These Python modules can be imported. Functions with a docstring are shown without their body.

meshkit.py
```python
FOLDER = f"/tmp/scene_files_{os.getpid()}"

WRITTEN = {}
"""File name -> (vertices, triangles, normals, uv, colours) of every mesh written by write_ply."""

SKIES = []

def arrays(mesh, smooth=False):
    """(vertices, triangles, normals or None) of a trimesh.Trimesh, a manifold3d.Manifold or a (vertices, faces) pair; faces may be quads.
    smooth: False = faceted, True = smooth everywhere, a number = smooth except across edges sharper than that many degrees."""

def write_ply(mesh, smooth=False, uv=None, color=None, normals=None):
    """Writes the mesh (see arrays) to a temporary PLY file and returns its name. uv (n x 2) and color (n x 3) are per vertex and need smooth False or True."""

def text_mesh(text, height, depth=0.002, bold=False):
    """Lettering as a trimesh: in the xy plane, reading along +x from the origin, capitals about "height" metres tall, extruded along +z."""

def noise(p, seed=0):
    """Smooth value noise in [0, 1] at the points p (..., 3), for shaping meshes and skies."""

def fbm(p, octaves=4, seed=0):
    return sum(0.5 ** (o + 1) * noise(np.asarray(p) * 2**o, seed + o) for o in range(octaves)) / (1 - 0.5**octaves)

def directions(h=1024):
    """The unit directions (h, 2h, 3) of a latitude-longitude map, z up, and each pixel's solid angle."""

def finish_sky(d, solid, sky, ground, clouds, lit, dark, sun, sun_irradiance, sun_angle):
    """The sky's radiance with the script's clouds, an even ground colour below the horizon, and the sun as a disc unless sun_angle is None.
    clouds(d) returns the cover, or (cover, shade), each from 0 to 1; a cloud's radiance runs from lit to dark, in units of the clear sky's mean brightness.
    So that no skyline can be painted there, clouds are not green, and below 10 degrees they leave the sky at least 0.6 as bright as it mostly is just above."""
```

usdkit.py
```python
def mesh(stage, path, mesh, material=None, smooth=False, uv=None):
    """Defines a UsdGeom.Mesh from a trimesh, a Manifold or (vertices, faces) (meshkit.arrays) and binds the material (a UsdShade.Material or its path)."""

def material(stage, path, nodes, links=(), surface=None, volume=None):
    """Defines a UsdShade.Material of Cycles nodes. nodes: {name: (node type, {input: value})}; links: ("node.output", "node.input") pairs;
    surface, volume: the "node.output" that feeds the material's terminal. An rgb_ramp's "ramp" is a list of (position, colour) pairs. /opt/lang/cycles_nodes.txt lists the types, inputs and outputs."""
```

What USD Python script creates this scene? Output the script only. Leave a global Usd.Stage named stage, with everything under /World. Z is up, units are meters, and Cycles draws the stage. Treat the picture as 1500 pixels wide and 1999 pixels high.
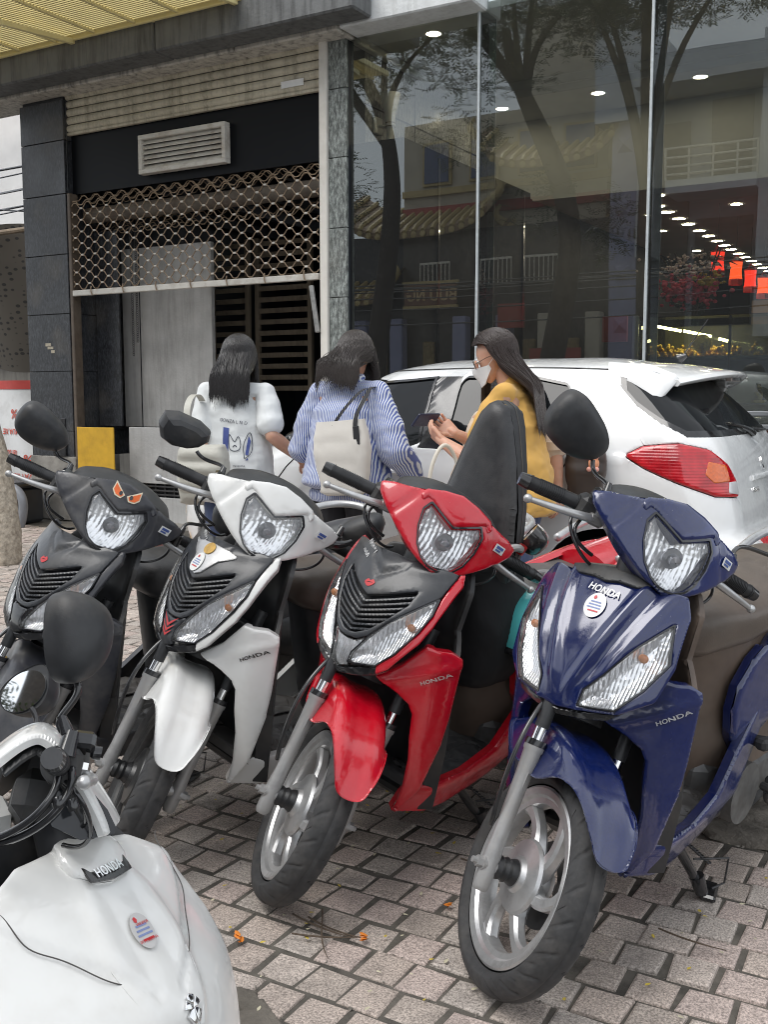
import math, random
import numpy as np, trimesh, manifold3d, shapely, usdkit, meshkit
from shapely.geometry import Polygon, Point, LineString
from scipy.spatial import Delaunay
from scipy.interpolate import CubicSpline, PchipInterpolator
from pxr import Usd, UsdGeom, UsdLux, UsdShade, Gf, Sdf, Vt

# ------------------------------------------------------------------ camera, sky, sun, exposure
stage = Usd.Stage.CreateInMemory()
UsdGeom.Xform.Define(stage, '/World')
UsdGeom.Scope.Define(stage, '/World/Looks')
CAMZ, PITCH, YAW = 1.2728, 6.5, 30.3
cam = UsdGeom.Camera.Define(stage, '/World/camera')
cam.CreateHorizontalApertureAttr(36.0)
cam.CreateFocalLengthAttr(48.0)
cam.CreateClippingRangeAttr((0.05, 2000.0))
cam.CreateExposureAttr(1.2)
cam.CreateFStopAttr(0.0)
_x = UsdGeom.Xformable(cam)
_x.AddTranslateOp().Set(Gf.Vec3d(0, 0, CAMZ))
_x.AddRotateZOp().Set(YAW)
_x.AddRotateXOp().Set(90 - PITCH)
SUN_EL, SUN_AZ = math.radians(58), math.radians(205)   # azimuth = atan2(x, y) of the direction towards the sun
sun = UsdLux.DistantLight.Define(stage, '/World/sun')
sun.CreateIntensityAttr(0.3)
sun.CreateAngleAttr(40.0)
sun.CreateColorAttr(Gf.Vec3f(1.0, 0.975, 0.94))
sun.CreateNormalizeAttr(True)
_x = UsdGeom.Xformable(sun)
_x.AddRotateZOp().Set(-math.degrees(SUN_AZ))
_x.AddRotateXOp().Set(-(90 - math.degrees(SUN_EL)))
dome = UsdLux.DomeLight.Define(stage, '/World/sky')
usdkit.material(stage, '/World/Looks/overcast_sky', {
    'sky': ('sky_texture', {'sky_type': 'single_scattering', 'sun_disc': False, 'sun_elevation': SUN_EL, 'sun_rotation': SUN_AZ}),
    'tc': ('texture_coordinate', {}),
    'n': ('noise_texture', {'scale': 2.2, 'detail': 5.0, 'roughness': 0.55}),
    'r': ('rgb_ramp', {'ramp': [(0.2, (2.8, 2.95, 3.15)), (0.6, (4.5, 4.6, 4.7)), (0.9, (5.6, 5.6, 5.55))]}),
    'm': ('mix_color', {'fac': 0.88, 'use_clamp': False}),
    'bg': ('background_shader', {'strength': 0.12})},
    [('tc.generated', 'n.vector'), ('n.fac', 'r.fac'), ('sky.color', 'm.a'), ('r.color', 'm.b'), ('m.result', 'bg.color')], surface='bg.background')
UsdShade.MaterialBindingAPI.Apply(dome.GetPrim()).Bind(UsdShade.Material.Get(stage, '/World/Looks/overcast_sky'))
dome.GetPrim().SetCustomDataByKey('kind', 'structure')

# ------------------------------------------------------------------ scene helpers
_used = {}
def numbered(parent, name):
    k = (parent, name); n = _used.get(k, 0); _used[k] = n + 1
    return name if n == 0 else f'{name}_{n:03d}'
def _cd(p, label=None, cat=None, group=None, kind=None):
    for k, v in (('label', label), ('category', cat), ('group', group), ('kind', kind)):
        if v: p.SetCustomDataByKey(k, v)
    return p
def thing(name, label, cat, group=None, M=None, kind=None):
    x = UsdGeom.Xform.Define(stage, '/World/' + numbered('/World', name))
    if M is not None:
        x.AddTransformOp().Set(Gf.Matrix4d(*np.asarray(M, float).T.ravel().tolist()))
    return _cd(x.GetPrim(), label, cat, group, kind)
def obj(name, mesh, mat, parent=None, label=None, cat=None, group=None, kind=None, smooth=35):
    pp = parent.GetPath().pathString if parent is not None else '/World'
    if isinstance(mesh, (list,)):
        mesh = trimesh.util.concatenate(mesh)
    m = usdkit.mesh(stage, pp + '/' + numbered(pp, name), mesh, mat, smooth)
    return _cd(m.GetPrim(), label, cat, group, kind)
def struct(name, mesh, mat, parent=None, smooth=30): return obj(name, mesh, mat, parent, kind='structure' if parent is None else None, smooth=smooth)

# ------------------------------------------------------------------ mesh helpers
def T(x=0, y=0, z=0):
    m = np.eye(4); m[:3, 3] = (x, y, z); return m
def R(deg, axis=(0, 0, 1), at=(0, 0, 0)): return trimesh.transformations.rotation_matrix(math.radians(deg), axis, at)
def tf(mesh, *Ms):
    m = mesh.copy()
    for M in Ms: m.apply_transform(M)
    return m
def box(x0, x1, y0, y1, z0, z1, b=0.0):
    x0, x1 = sorted((x0, x1)); y0, y1 = sorted((y0, y1)); z0, z1 = sorted((z0, z1))
    if b <= 0:
        m = trimesh.creation.box([x1 - x0, y1 - y0, z1 - z0])
    else:
        b = min(b, (x1 - x0) * .45, (y1 - y0) * .45, (z1 - z0) * .45)
        a = np.array([x1 - x0, y1 - y0, z1 - z0]) / 2
        pts = []
        for s in np.ndindex(2, 2, 2):
            s = np.array(s) * 2 - 1
            for k in range(3):
                q = s * (a - b); q = q.astype(float); q[k] = s[k] * a[k]; pts.append(q)
        m = trimesh.convex.convex_hull(np.array(pts))
    m.apply_translation([(x0 + x1) / 2, (y0 + y1) / 2, (z0 + z1) / 2]); return m
def cat(*ms): return trimesh.util.concatenate([m for l in ms for m in (l if isinstance(l, (list, tuple)) else [l])])
def spline(pts, n=24):
    p = np.asarray(pts, float)
    if len(p) < 3: return p
    t = np.r_[0, np.cumsum(np.linalg.norm(np.diff(p, axis=0), axis=1))]
    return CubicSpline(t, p)(np.linspace(0, t[-1], n))
def tube(pts, r, sides=10, n=None, caps=True):
    p = np.asarray(pts, float)
    if n: 
        t0 = np.linspace(0, 1, len(p)); p2 = spline(p, n)
        rr = np.interp(np.linspace(0, 1, n), t0, np.broadcast_to(r, (len(p),))); p = p2
    else: rr = np.broadcast_to(r, (len(p),)).astype(float)
    t = np.gradient(p, axis=0); t /= np.linalg.norm(t, axis=1, keepdims=True) + 1e-12
    up = np.array([0, 0, 1.]) if abs(t[0, 2]) < .9 else np.array([1., 0, 0])
    A = []; a = np.cross(t[0], up)
    for k in range(len(p)):
        a = a - t[k] * (a @ t[k]); a /= np.linalg.norm(a) + 1e-12; A.append(a)
    A = np.array(A); B = np.cross(t, A); an = np.arange(sides) * 2 * np.pi / sides
    v = p[:, None] + rr[:, None, None] * (np.cos(an)[None, :, None] * A[:, None] + np.sin(an)[None, :, None] * B[:, None])
    i, j = np.meshgrid(np.arange(len(p) - 1), np.arange(sides), indexing='ij')
    q = np.stack([i * sides + j, i * sides + (j + 1) % sides, (i + 1) * sides + (j + 1) % sides, (i + 1) * sides + j], -1).reshape(-1, 4)
    f = np.vstack([q[:, [0, 1, 2]], q[:, [0, 2, 3]]]); v = v.reshape(-1, 3)
    if caps:
        c0, c1 = len(v), len(v) + 1; v = np.vstack([v, p[0], p[-1]]); L = (len(p) - 1) * sides
        k = np.arange(sides)
        f = np.vstack([f, np.stack([np.full(sides, c0), (k + 1) % sides, k], 1), np.stack([np.full(sides, c1), L + k, L + (k + 1) % sides], 1)])
    m = trimesh.Trimesh(v, f, process=False)
    return m
def grid(P, closeu=False, closev=False):
    """P (n, m, 3) -> surface"""
    n, m = P.shape[:2]; i, j = np.meshgrid(np.arange(n if closeu else n - 1), np.arange(m if closev else m - 1), indexing='ij')
    a = i * m + j; b = i * m + (j + 1) % m; c = ((i + 1) % n) * m + (j + 1) % m; d = ((i + 1) % n) * m + j
    q = np.stack([a, b, c, d], -1).reshape(-1, 4)
    return trimesh.Trimesh(P.reshape(-1, 3), np.vstack([q[:, [0, 1, 2]], q[:, [0, 2, 3]]]), process=False)
def lathe(prof, n=32, axis='z', at=(0, 0, 0)):
    pr = np.asarray(prof, float); a = np.arange(n) * 2 * np.pi / n
    P = np.stack([pr[None, :, 0] * np.cos(a)[:, None], pr[None, :, 0] * np.sin(a)[:, None], np.broadcast_to(pr[None, :, 1], (n, len(pr)))], -1)
    m = grid(P, closeu=True)
    if axis == 'y': m.apply_transform(R(-90, (1, 0, 0)))
    if axis == 'x': m.apply_transform(R(90, (0, 1, 0)))
    m.apply_translation(at); return m
def ell(c, r, sub=3, M=None):
    m = trimesh.creation.icosphere(sub, 1.0); m.apply_scale(r)
    if M is not None: m.apply_transform(M)
    m.apply_translation(c); return m
def rnd_poly(p, r): return p.buffer(-r, join_style=1).buffer(2 * r, join_style=1).buffer(-r, join_style=1) if r > 0 else p
def smooth_poly(pts, n=80):
    p = np.vstack([pts, pts[:1]]).astype(float)
    t = np.r_[0, np.cumsum(np.linalg.norm(np.diff(p, axis=0), axis=1) ** .7)]
    return Polygon(CubicSpline(t, p, bc_type='periodic')(np.linspace(0, t[-1], n, endpoint=False))).buffer(0)
def mir(pts): return list(pts) + [(-a, b) for a, b in reversed(pts)]
def _rings(g, h):
    out = []
    for poly in getattr(g, 'geoms', [g]):
        for ring in [poly.exterior, *poly.interiors]:
            n = max(6, int(round(ring.length / h)))
            out.append(np.array([ring.interpolate(k / n, normalized=True).coords[0] for k in range(n)]))
    return out
def flat_tri(poly, h, bands=()):
    """Fine triangulation of a polygon: (points, faces, boundary loops)."""
    poly = poly.simplify(h * .05)
    # keep corners: rings sampled by length plus the corner points
    loops = []
    for g in getattr(poly, 'geoms', [poly]):
        for ring in [g.exterior, *g.interiors]:
            c = np.array(ring.coords)[:-1]; out = []
            for k in range(len(c)):
                a, b = c[k], c[(k + 1) % len(c)]; n = max(1, int(math.ceil(np.linalg.norm(b - a) / h)))
                out += [a + (b - a) * t / n for t in range(n)]
            loops.append(np.array(out))
    pts = [np.vstack(loops)]; last = 0
    for d in bands:
        inner = poly.buffer(-d)
        if not inner.is_empty: pts += _rings(inner, h); last = d
    inner = poly.buffer(-(last + .5 * h))
    if not inner.is_empty:
        x0, y0, x1, y1 = inner.bounds
        gx, gy = np.meshgrid(np.arange(x0, x1 + h, h), np.arange(y0, y1 + h, h * .87)); gx = gx + (np.arange(gx.shape[0]) % 2)[:, None] * h / 2
        g = np.stack([gx.ravel(), gy.ravel()], 1); pts.append(g[shapely.contains_xy(inner, g[:, 0], g[:, 1])])
    P = np.vstack(pts); tri = Delaunay(P).simplices; c = P[tri].mean(1)
    tri = tri[shapely.contains_xy(poly, c[:, 0], c[:, 1])]
    a = np.cross(P[tri[:, 1]] - P[tri[:, 0]], P[tri[:, 2]] - P[tri[:, 0]]); tri = tri[np.abs(a) > 1e-12]; a = a[np.abs(a) > 1e-12]
    tri[a < 0] = tri[a < 0][:, ::-1]
    return P, tri, loops
def patch(poly, M, h=.012, thick=.004, rnd=.003, off=0.0, back=False, disp=None, flip=False):
    """A panel: the polygon (2D) laid on the surface M(u, v) -> xyz, its edge rounded by rnd and turned back by thick."""
    if not isinstance(poly, (Polygon, shapely.MultiPolygon)): poly = Polygon(poly).buffer(0)
    bands = (rnd * .12, rnd * .35, rnd) if rnd > 0 else ()
    P, tri, loops = flat_tri(poly, h, bands)
    def lift(Q, o):
        e = 1e-4
        X = M(Q[:, 0], Q[:, 1]); du = M(Q[:, 0] + e, Q[:, 1]) - M(Q[:, 0] - e, Q[:, 1]); dv = M(Q[:, 0], Q[:, 1] + e) - M(Q[:, 0], Q[:, 1] - e)
        n = np.cross(du, dv); n /= np.linalg.norm(n, axis=1, keepdims=True) + 1e-15
        if flip: n = -n
        return X + n * np.asarray(o)[:, None] if np.ndim(o) else X + n * o
    o = np.full(len(P), off, float)
    if rnd > 0:
        d = shapely.distance(poly.boundary, shapely.points(P)); d = np.minimum(d, rnd); o -= rnd - np.sqrt(np.maximum(rnd ** 2 - (rnd - d) ** 2, 0))
    if disp is not None: o += disp(P)
    V = [lift(P, o)]; F = [tri[:, ::-1] if flip else tri]; n0 = len(P)
    if thick > 0:
        if back:
            V.append(lift(P, np.full(len(P), off - thick - rnd))); F.append((tri if flip else tri[:, ::-1]) + n0); n0 += len(P)
        for L in loops:
            k = len(L); V += [lift(L, off - rnd), lift(L, off - rnd - thick)]; i = np.arange(k); j = (i + 1) % k
            a = np.vstack([np.stack([i, i + k, j], 1), np.stack([j, i + k, j + k], 1)]) + n0
            F.append(a[:, ::-1] if flip else a); n0 += 2 * k
    return trimesh.Trimesh(np.vstack(V), np.vstack(F), process=False)
def plane_map(o, u, v):
    o, u, v = map(lambda q: np.asarray(q, float), (o, u, v))
    return lambda a, b: o + np.outer(a, u) + np.outer(b, v)
def prism(pts, M, depth=.01): return patch(Polygon(pts), M, h=10, thick=depth, rnd=0, back=True)
def hulls(chain):
    """[(p, r), ...] hull of consecutive spheres, as manifold list"""
    out = []
    for (a, ra), (b, rb) in zip(chain[:-1], chain[1:]):
        s = [manifold3d.Manifold.sphere(r, 20).translate(tuple(map(float, p))) for p, r in ((a, ra), (b, rb))]
        out.append(manifold3d.Manifold.batch_hull(s))
    return out
def fuse(ms, edge=.012, it=8):
    m = manifold3d.Manifold.batch_boolean(ms, manifold3d.OpType.Add).refine_to_length(edge)
    g = m.to_mesh(); t = trimesh.Trimesh(g.vert_properties[:, :3], g.tri_verts, process=True)
    if it: trimesh.smoothing.filter_taubin(t, lamb=.5, nu=.53, iterations=it)
    return t
def text(s, h, depth=.0015, bold=True, slant=0.0, stretch=1.0):
    m = meshkit.text_mesh(s, h, depth, bold); m.apply_translation([-(m.bounds[0][0] + m.bounds[1][0]) / 2, -h / 2, 0])
    A = np.eye(4); A[0, 0] = stretch; A[0, 1] = slant; m.apply_transform(A); return m
def on_map(mesh, M, u, v, ang=0, off=.001, flip=False, mirror=False):
    """lay a flat mesh (in xy) on the surface M about (u, v)"""
    m = mesh.copy(); V = np.array(m.vertices); c, s = math.cos(math.radians(ang)), math.sin(math.radians(ang))
    if mirror: V[:, 0] *= -1; m.faces = m.faces[:, ::-1]
    a = u + V[:, 0] * c - V[:, 1] * s; b = v + V[:, 0] * s + V[:, 1] * c; e = 1e-4
    X = M(a, b); n = np.cross(M(a + e, b) - M(a - e, b), M(a, b + e) - M(a, b - e)); n /= np.linalg.norm(n, axis=1, keepdims=True)
    m.vertices = X + n * ((V[:, 2] + off) * (-1 if flip else 1))[:, None]; return m
def scatter_noise(P, s, seed=0): return meshkit.fbm(np.asarray(P) * s, 4, seed) - .5

# ------------------------------------------------------------------ materials
LK = {}
def mat(name, nodes, links=(), surface='p.BSDF', volume=None):
    if name not in LK:
        LK[name] = usdkit.material(stage, '/World/Looks/' + name, nodes, links, surface=surface, volume=volume)
    return LK[name]
def surf(name, color, rough=.5, var=.15, scale=12., bump=0.0, bscale=60., metal=0., coat=0., spec=.5, dirt=0., dirtcol=(.17, .15, .125), dscale=5., rvar=.12, space='object', transl=0., sheen=0.):
    """Procedural surface: colour with grain, dust / dirt patches, roughness variation and fine relief."""
    if name in LK: return LK[name]
    c = np.array(color, float); lo, hi = c * (1 - var), np.minimum(c * (1 + var), .95)
    nodes = {'tc': ('texture_coordinate', {}), 'g': ('geometry', {}),
        'n': ('noise_texture', {'scale': scale, 'detail': 6.0, 'roughness': .62}),
        'r': ('rgb_ramp', {'ramp': [(.3, tuple(lo)), (.7, tuple(hi))]}),
        'n2': ('noise_texture', {'scale': dscale, 'detail': 8.0, 'roughness': .68}),
        'r2': ('rgb_ramp', {'ramp': [(.48, (0, 0, 0)), (.78, (dirt,) * 3)]}),
        'm': ('mix_color', {'b': tuple(dirtcol)}),
        'rr': ('map_range', {'from_min': .3, 'from_max': .7, 'to_min': max(rough - rvar, .03), 'to_max': min(rough + rvar, 1)}),
        'p': ('principled_bsdf', {'metallic': metal, 'coat_weight': coat, 'coat_roughness': .04, 'specular_ior_level': spec})}
    src = 'tc.object' if space == 'object' else 'g.position'
    links = [(src, 'n.vector'), ('n.fac', 'r.fac'), (src, 'n2.vector'), ('n2.fac', 'r2.fac'), ('r2.color', 'm.fac'), ('r.color', 'm.a'), ('m.result', 'p.base_color'), ('n2.fac', 'rr.value'), ('rr.result', 'p.roughness')]
    if sheen: nodes['p'][1].update({'sheen_weight': sheen, 'sheen_roughness': .4})
    if bump:
        nodes['nb'] = ('noise_texture', {'scale': bscale, 'detail': 5.0, 'roughness': .6}); nodes['b'] = ('bump', {'strength': 1.0, 'distance': bump})
        links += [(src, 'nb.vector'), ('nb.fac', 'b.height'), ('b.normal', 'p.normal')]
    return mat(name, nodes, links)
def paint(name, color, flake=0., rough=.32, dirt=.25, scr=0., coat=1.0, dirtcol=(.2, .185, .16)):
    """Scooter / car paint: clear coat over colour, road dust, fine scratches."""
    nodes = {'tc': ('texture_coordinate', {}), 'n': ('noise_texture', {'scale': 9., 'detail': 9.0, 'roughness': .7}),
        'r': ('rgb_ramp', {'ramp': [(.45, (0, 0, 0)), (.75, (dirt,) * 3)]}), 'm': ('mix_color', {'a': color, 'b': dirtcol}),
        'v': ('noise_texture', {'scale': 60., 'detail': 3., 'roughness': .8}), 'mp': ('mapping', {'scale': (3., 3., .5), 'rotation': (.4, .3, .7)}),
        'sr': ('rgb_ramp', {'ramp': [(.68, (0, 0, 0)), (.71, (scr,) * 3)]}), 'm2': ('mix_color', {'b': (.55, .55, .56)}),
        'mk': ('noise_texture', {'scale': 4., 'detail': 2.}), 'mr': ('rgb_ramp', {'ramp': [(.52, (0, 0, 0)), (.62, (1, 1, 1))]}), 'mm': ('mix_color', {'blend_type': 'multiply', 'fac': 1.0}),
        'rr': ('map_range', {'from_min': .35, 'from_max': .75, 'to_min': rough * .7, 'to_max': rough * 1.6}), 'cr': ('map_range', {'from_min': .4, 'from_max': .8, 'to_min': .02, 'to_max': .25}),
        'p': ('principled_bsdf', {'coat_weight': coat, 'coat_ior': 1.5, 'metallic': flake})}
    links = [('tc.object', 'n.vector'), ('n.fac', 'r.fac'), ('r.color', 'm.fac'), ('tc.object', 'mp.vector'), ('mp.vector', 'v.vector'), ('v.fac', 'sr.fac'), ('tc.object', 'mk.vector'), ('mk.fac', 'mr.fac'),
             ('sr.color', 'mm.a'), ('mr.color', 'mm.b'), ('mm.result', 'm2.fac'), ('m.result', 'm2.a'), ('m2.result', 'p.base_color'), ('n.fac', 'rr.value'), ('rr.result', 'p.roughness'), ('n.fac', 'cr.value'), ('cr.result', 'p.coat_roughness')]
    return mat(name, nodes, links)
def emit(name, color, strength): return mat(name, {'p': ('emission', {'color': color, 'strength': strength})}, surface='p.emission')
def pane(name, tint=(.9, .95, .93), ior=1.5, rough=0.0, bump=0., bscale=8., dust=0.):
    nodes = {'t': ('transparent_bsdf', {'color': tint}), 'g': ('glossy_bsdf', {'color': (1, 1, 1), 'roughness': rough}), 'f': ('fresnel', {'IOR': ior}), 'x': ('mix_closure', {})}
    links = [('f.fac', 'x.fac'), ('t.BSDF', 'x.closure1'), ('g.BSDF', 'x.closure2')]
    s = 'x.closure'
    if bump:
        nodes.update({'tc': ('texture_coordinate', {}), 'n': ('noise_texture', {'scale': bscale, 'detail': 2.}), 'b': ('bump', {'strength': 1., 'distance': bump})})
        links += [('tc.object', 'n.vector'), ('n.fac', 'b.height'), ('b.normal', 'g.normal')]
    if dust:
        nodes.update({'d': ('diffuse_bsdf', {'color': (.5, .5, .48)}), 'y': ('mix_closure', {'fac': dust})}); links += [('x.closure', 'y.closure1'), ('d.BSDF', 'y.closure2')]; s = 'y.closure'
    return mat(name, nodes, links, surface=s)
black_plastic = surf('black_plastic', (.022, .023, .025), .46, .25, 30, bump=.00025, bscale=450, dirt=.35, dscale=7)
gloss_black = surf('gloss_black', (.012, .012, .013), .16, .2, 20, dirt=.12, coat=.6)
grey_plastic = surf('grey_plastic', (.075, .07, .066), .5, .2, 20, bump=.0003, bscale=400, dirt=.45, dscale=6)
brown_plastic = surf('brown_plastic', (.105, .077, .06), .42, .18, 14, bump=.0003, bscale=400, dirt=.35, dscale=6)
rubber = surf('rubber', (.03, .03, .031), .75, .3, 40, bump=.0004, bscale=300, dirt=.45, dirtcol=(.13, .12, .11), dscale=14)
grip_rubber = surf('grip_rubber', (.016, .016, .017), .42, .25, 40, bump=.0003, bscale=500)
alloy = surf('alloy', (.52, .52, .52), .38, .1, 18, metal=.75, dirt=.5, dirtcol=(.22, .2, .17), dscale=10)
cast_alloy = surf('cast_alloy', (.36, .355, .35), .5, .18, 24, metal=.55, dirt=.6, dirtcol=(.2, .17, .13), dscale=12, bump=.0004, bscale=200)
chrome = surf('chrome', (.82, .82, .82), .1, .05, 12, metal=1., rvar=.05)
dark_steel = surf('dark_steel', (.05, .05, .052), .45, .3, 20, metal=.4, dirt=.5, dscale=14)
black_void = surf('black_void', (.006, .006, .007), .8, .2, 12)
seat_leather = surf('seat_leather', (.028, .028, .03), .42, .2, 20, bump=.0006, bscale=260, dirt=.2)
brown_leather = surf('brown_leather', (.095, .074, .06), .4, .2, 12, bump=.0005, bscale=260, dirt=.25)
white_letter = surf('white_letter', (.75, .75, .74), .35, .05)
red_sticker = surf('red_sticker', (.5, .03, .035), .4, .1)
lens_clear = None
# ------------------------------------------------------------------ ground and pavement
rng = np.random.default_rng(7); random.seed(7)
concrete = surf('concrete', (.27, .255, .23), .85, .35, 3, bump=.004, bscale=30, dirt=.6, dirtcol=(.1, .095, .085), dscale=1.2, space='pos')
asphalt = surf('asphalt', (.06, .06, .06), .9, .3, 6, bump=.003, bscale=120, dirt=.4, space='pos')
joint_earth = surf('joint_earth', (.1, .09, .076), .95, .5, 12, bump=.004, bscale=120, dirt=.5, dirtcol=(.09, .085, .07), dscale=9, space='pos')
def granite_sett(name, c):
    return mat(name, {'g': ('geometry', {}), 'n': ('noise_texture', {'scale': 210., 'detail': 3., 'roughness': .7}), 'r': ('rgb_ramp', {'ramp': [(.36, tuple(np.array(c) * .5)), (.5, c), (.63, tuple(np.minimum(np.array(c) * 1.5, .8)))]}),
        'w': ('white_noise_texture', {'dimensions': '1D'}), 'wm': ('map_range', {'to_min': .86, 'to_max': 1.08}), 'h': ('hsv', {}),
        'n2': ('noise_texture', {'scale': 6., 'detail': 8., 'roughness': .7}), 'r2': ('rgb_ramp', {'ramp': [(.47, (0, 0, 0)), (.72, (.6,) * 3)]}), 'm': ('mix_color', {'b': (.13, .112, .098)}),
        'nb': ('noise_texture', {'scale': 95., 'detail': 6., 'roughness': .7}), 'b': ('bump', {'strength': 1., 'distance': .0045}), 'rm': ('map_range', {'from_min': .35, 'from_max': .65, 'to_min': .45, 'to_max': .85}), 'p': ('principled_bsdf', {})},
        [('n2.fac', 'rm.value'), ('rm.result', 'p.roughness'), ('g.position', 'n.vector'), ('n.fac', 'r.fac'), ('g.random_per_island', 'w.w'), ('w.value', 'wm.value'), ('wm.result', 'h.value'), ('r.color', 'h.color'), ('g.position', 'n2.vector'), ('n2.fac', 'r2.fac'), ('r2.color', 'm.fac'), ('h.color', 'm.a'), ('m.result', 'p.base_color'), ('g.position', 'nb.vector'), ('nb.fac', 'b.height'), ('b.normal', 'p.normal')])
SETT = [granite_sett(f'granite_sett_{n}', c) for n, c in zip(('warm', 'pink', 'grey', 'pale', 'brown'), ((.46, .385, .335), (.47, .385, .345), (.43, .38, .34), (.50, .43, .38), (.41, .35, .305)))]
struct('road', box(-70, 70, -60, 60, -1.3, -.30), asphalt)
pavement = thing('pavement', None, None, kind='structure')
obj('bedding', box(-14, 6, 1.24, 7.9, -.31, -.0095), joint_earth, pavement)
for k in range(20): obj('kerb', box(-14 + k, -13.005 + k, 1.1, 1.235, -.31, .004, .02), concrete, pavement)
def f_of(P):
    d = P - [0, 0, CAMZ]; p, s, c = math.radians(PITCH), math.sin(math.radians(YAW)), math.cos(math.radians(YAW))
    fw = np.array([-s * math.cos(p), c * math.cos(p), -math.sin(p)]); r = np.array([c, s, 0]); z = d @ fw
    return np.abs(d @ r) / np.maximum(z, .01), (d @ np.cross(r, fw)) / np.maximum(z, .01), z
CONC1 = Polygon([(-.84, 3.28), (-.8, 3.62), (-.3, 3.7), (.15, 3.5), (.1, 3.05), (-.42, 2.93), (-.62, 2.93), (-.78, 3.08)])
CONC2 = Polygon([(-1.48, 1.64), (-1.28, 1.655), (-1.15, 1.58), (-1.08, 1.3), (-1.5, 1.25), (-1.7, 1.5)])
MANHOLE = CONC1.union(CONC2)
def sett(cx, cy, wx, wy, z, irregular):
    j = .0045 if not irregular else .012
    c = np.array([[-wx, -wy], [wx, -wy], [wx, wy], [-wx, wy]]) / 2 + rng.normal(0, j, (4, 2)) * .7
    inn = c * (1 - .011 / np.array([wx, wy])); mid = c * 1.0
    t = z + rng.normal(0, .0012, 4)
    V = np.vstack([np.c_[inn * .985, t], np.c_[inn + (mid - inn) * .75, t - .0028], np.c_[mid * 1.01, np.full(4, z - .011)], np.c_[mid * 1.02, np.full(4, -.03)]]); V[:, :2] += (cx, cy)
    F = [(0, 1, 2), (0, 2, 3)]
    for r in range(3):
        for k in range(4):
            a, b = r * 4 + k, r * 4 + (k + 1) % 4; F += [(a, a + 4, b + 4), (a, b + 4, b)]
    return trimesh.Trimesh(V, F, process=False)
PX, PY = .1115, .1105
cand = []
for r in range(8, 66):
    y = .55 + (r - 8) * PY
    if y < 1.3: continue
    for k in range(-110, 30):
        x = k * PX + (.5 * PX if r % 2 else 0) + .018 * math.sin(r * 2.3) + .004 * math.sin(k * 5.1 + r)
        X, Y, Z = f_of(np.array([[x, y, 0.]])); 
        if Z[0] < .3 or X[0] > .47 or Y[0] < -.62 or y > 7.3: continue
        if MANHOLE.contains(Point(x, y)): continue
        cand.append((Z[0], x, y))
cand.sort(); far = []; vis = 0
for i, (Z, x, y) in enumerate(cand):
    irr = x > -1.6 and 3.5 < y < 4.6
    wx, wy = PX - .0115 + rng.normal(0, .0042), PY - .0105 + rng.normal(0, .0042)
    zz = rng.normal(-.002, .0013) + .0018 * math.sin(x * 3.1) * math.sin(y * 2.3) - .002
    m = sett(x, y, wx, wy, zz, irr)
    under = any(abs(x - bx) < .02 for bx in ())
    if vis < 300: obj('sett', m, SETT[int(rng.integers(0, 5))], pavement, smooth=False); vis += 1
    else: far.append(m)
for k in range(5): obj('far_setts', far[k::5], SETT[k], pavement, kind='stuff', smooth=False)
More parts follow.
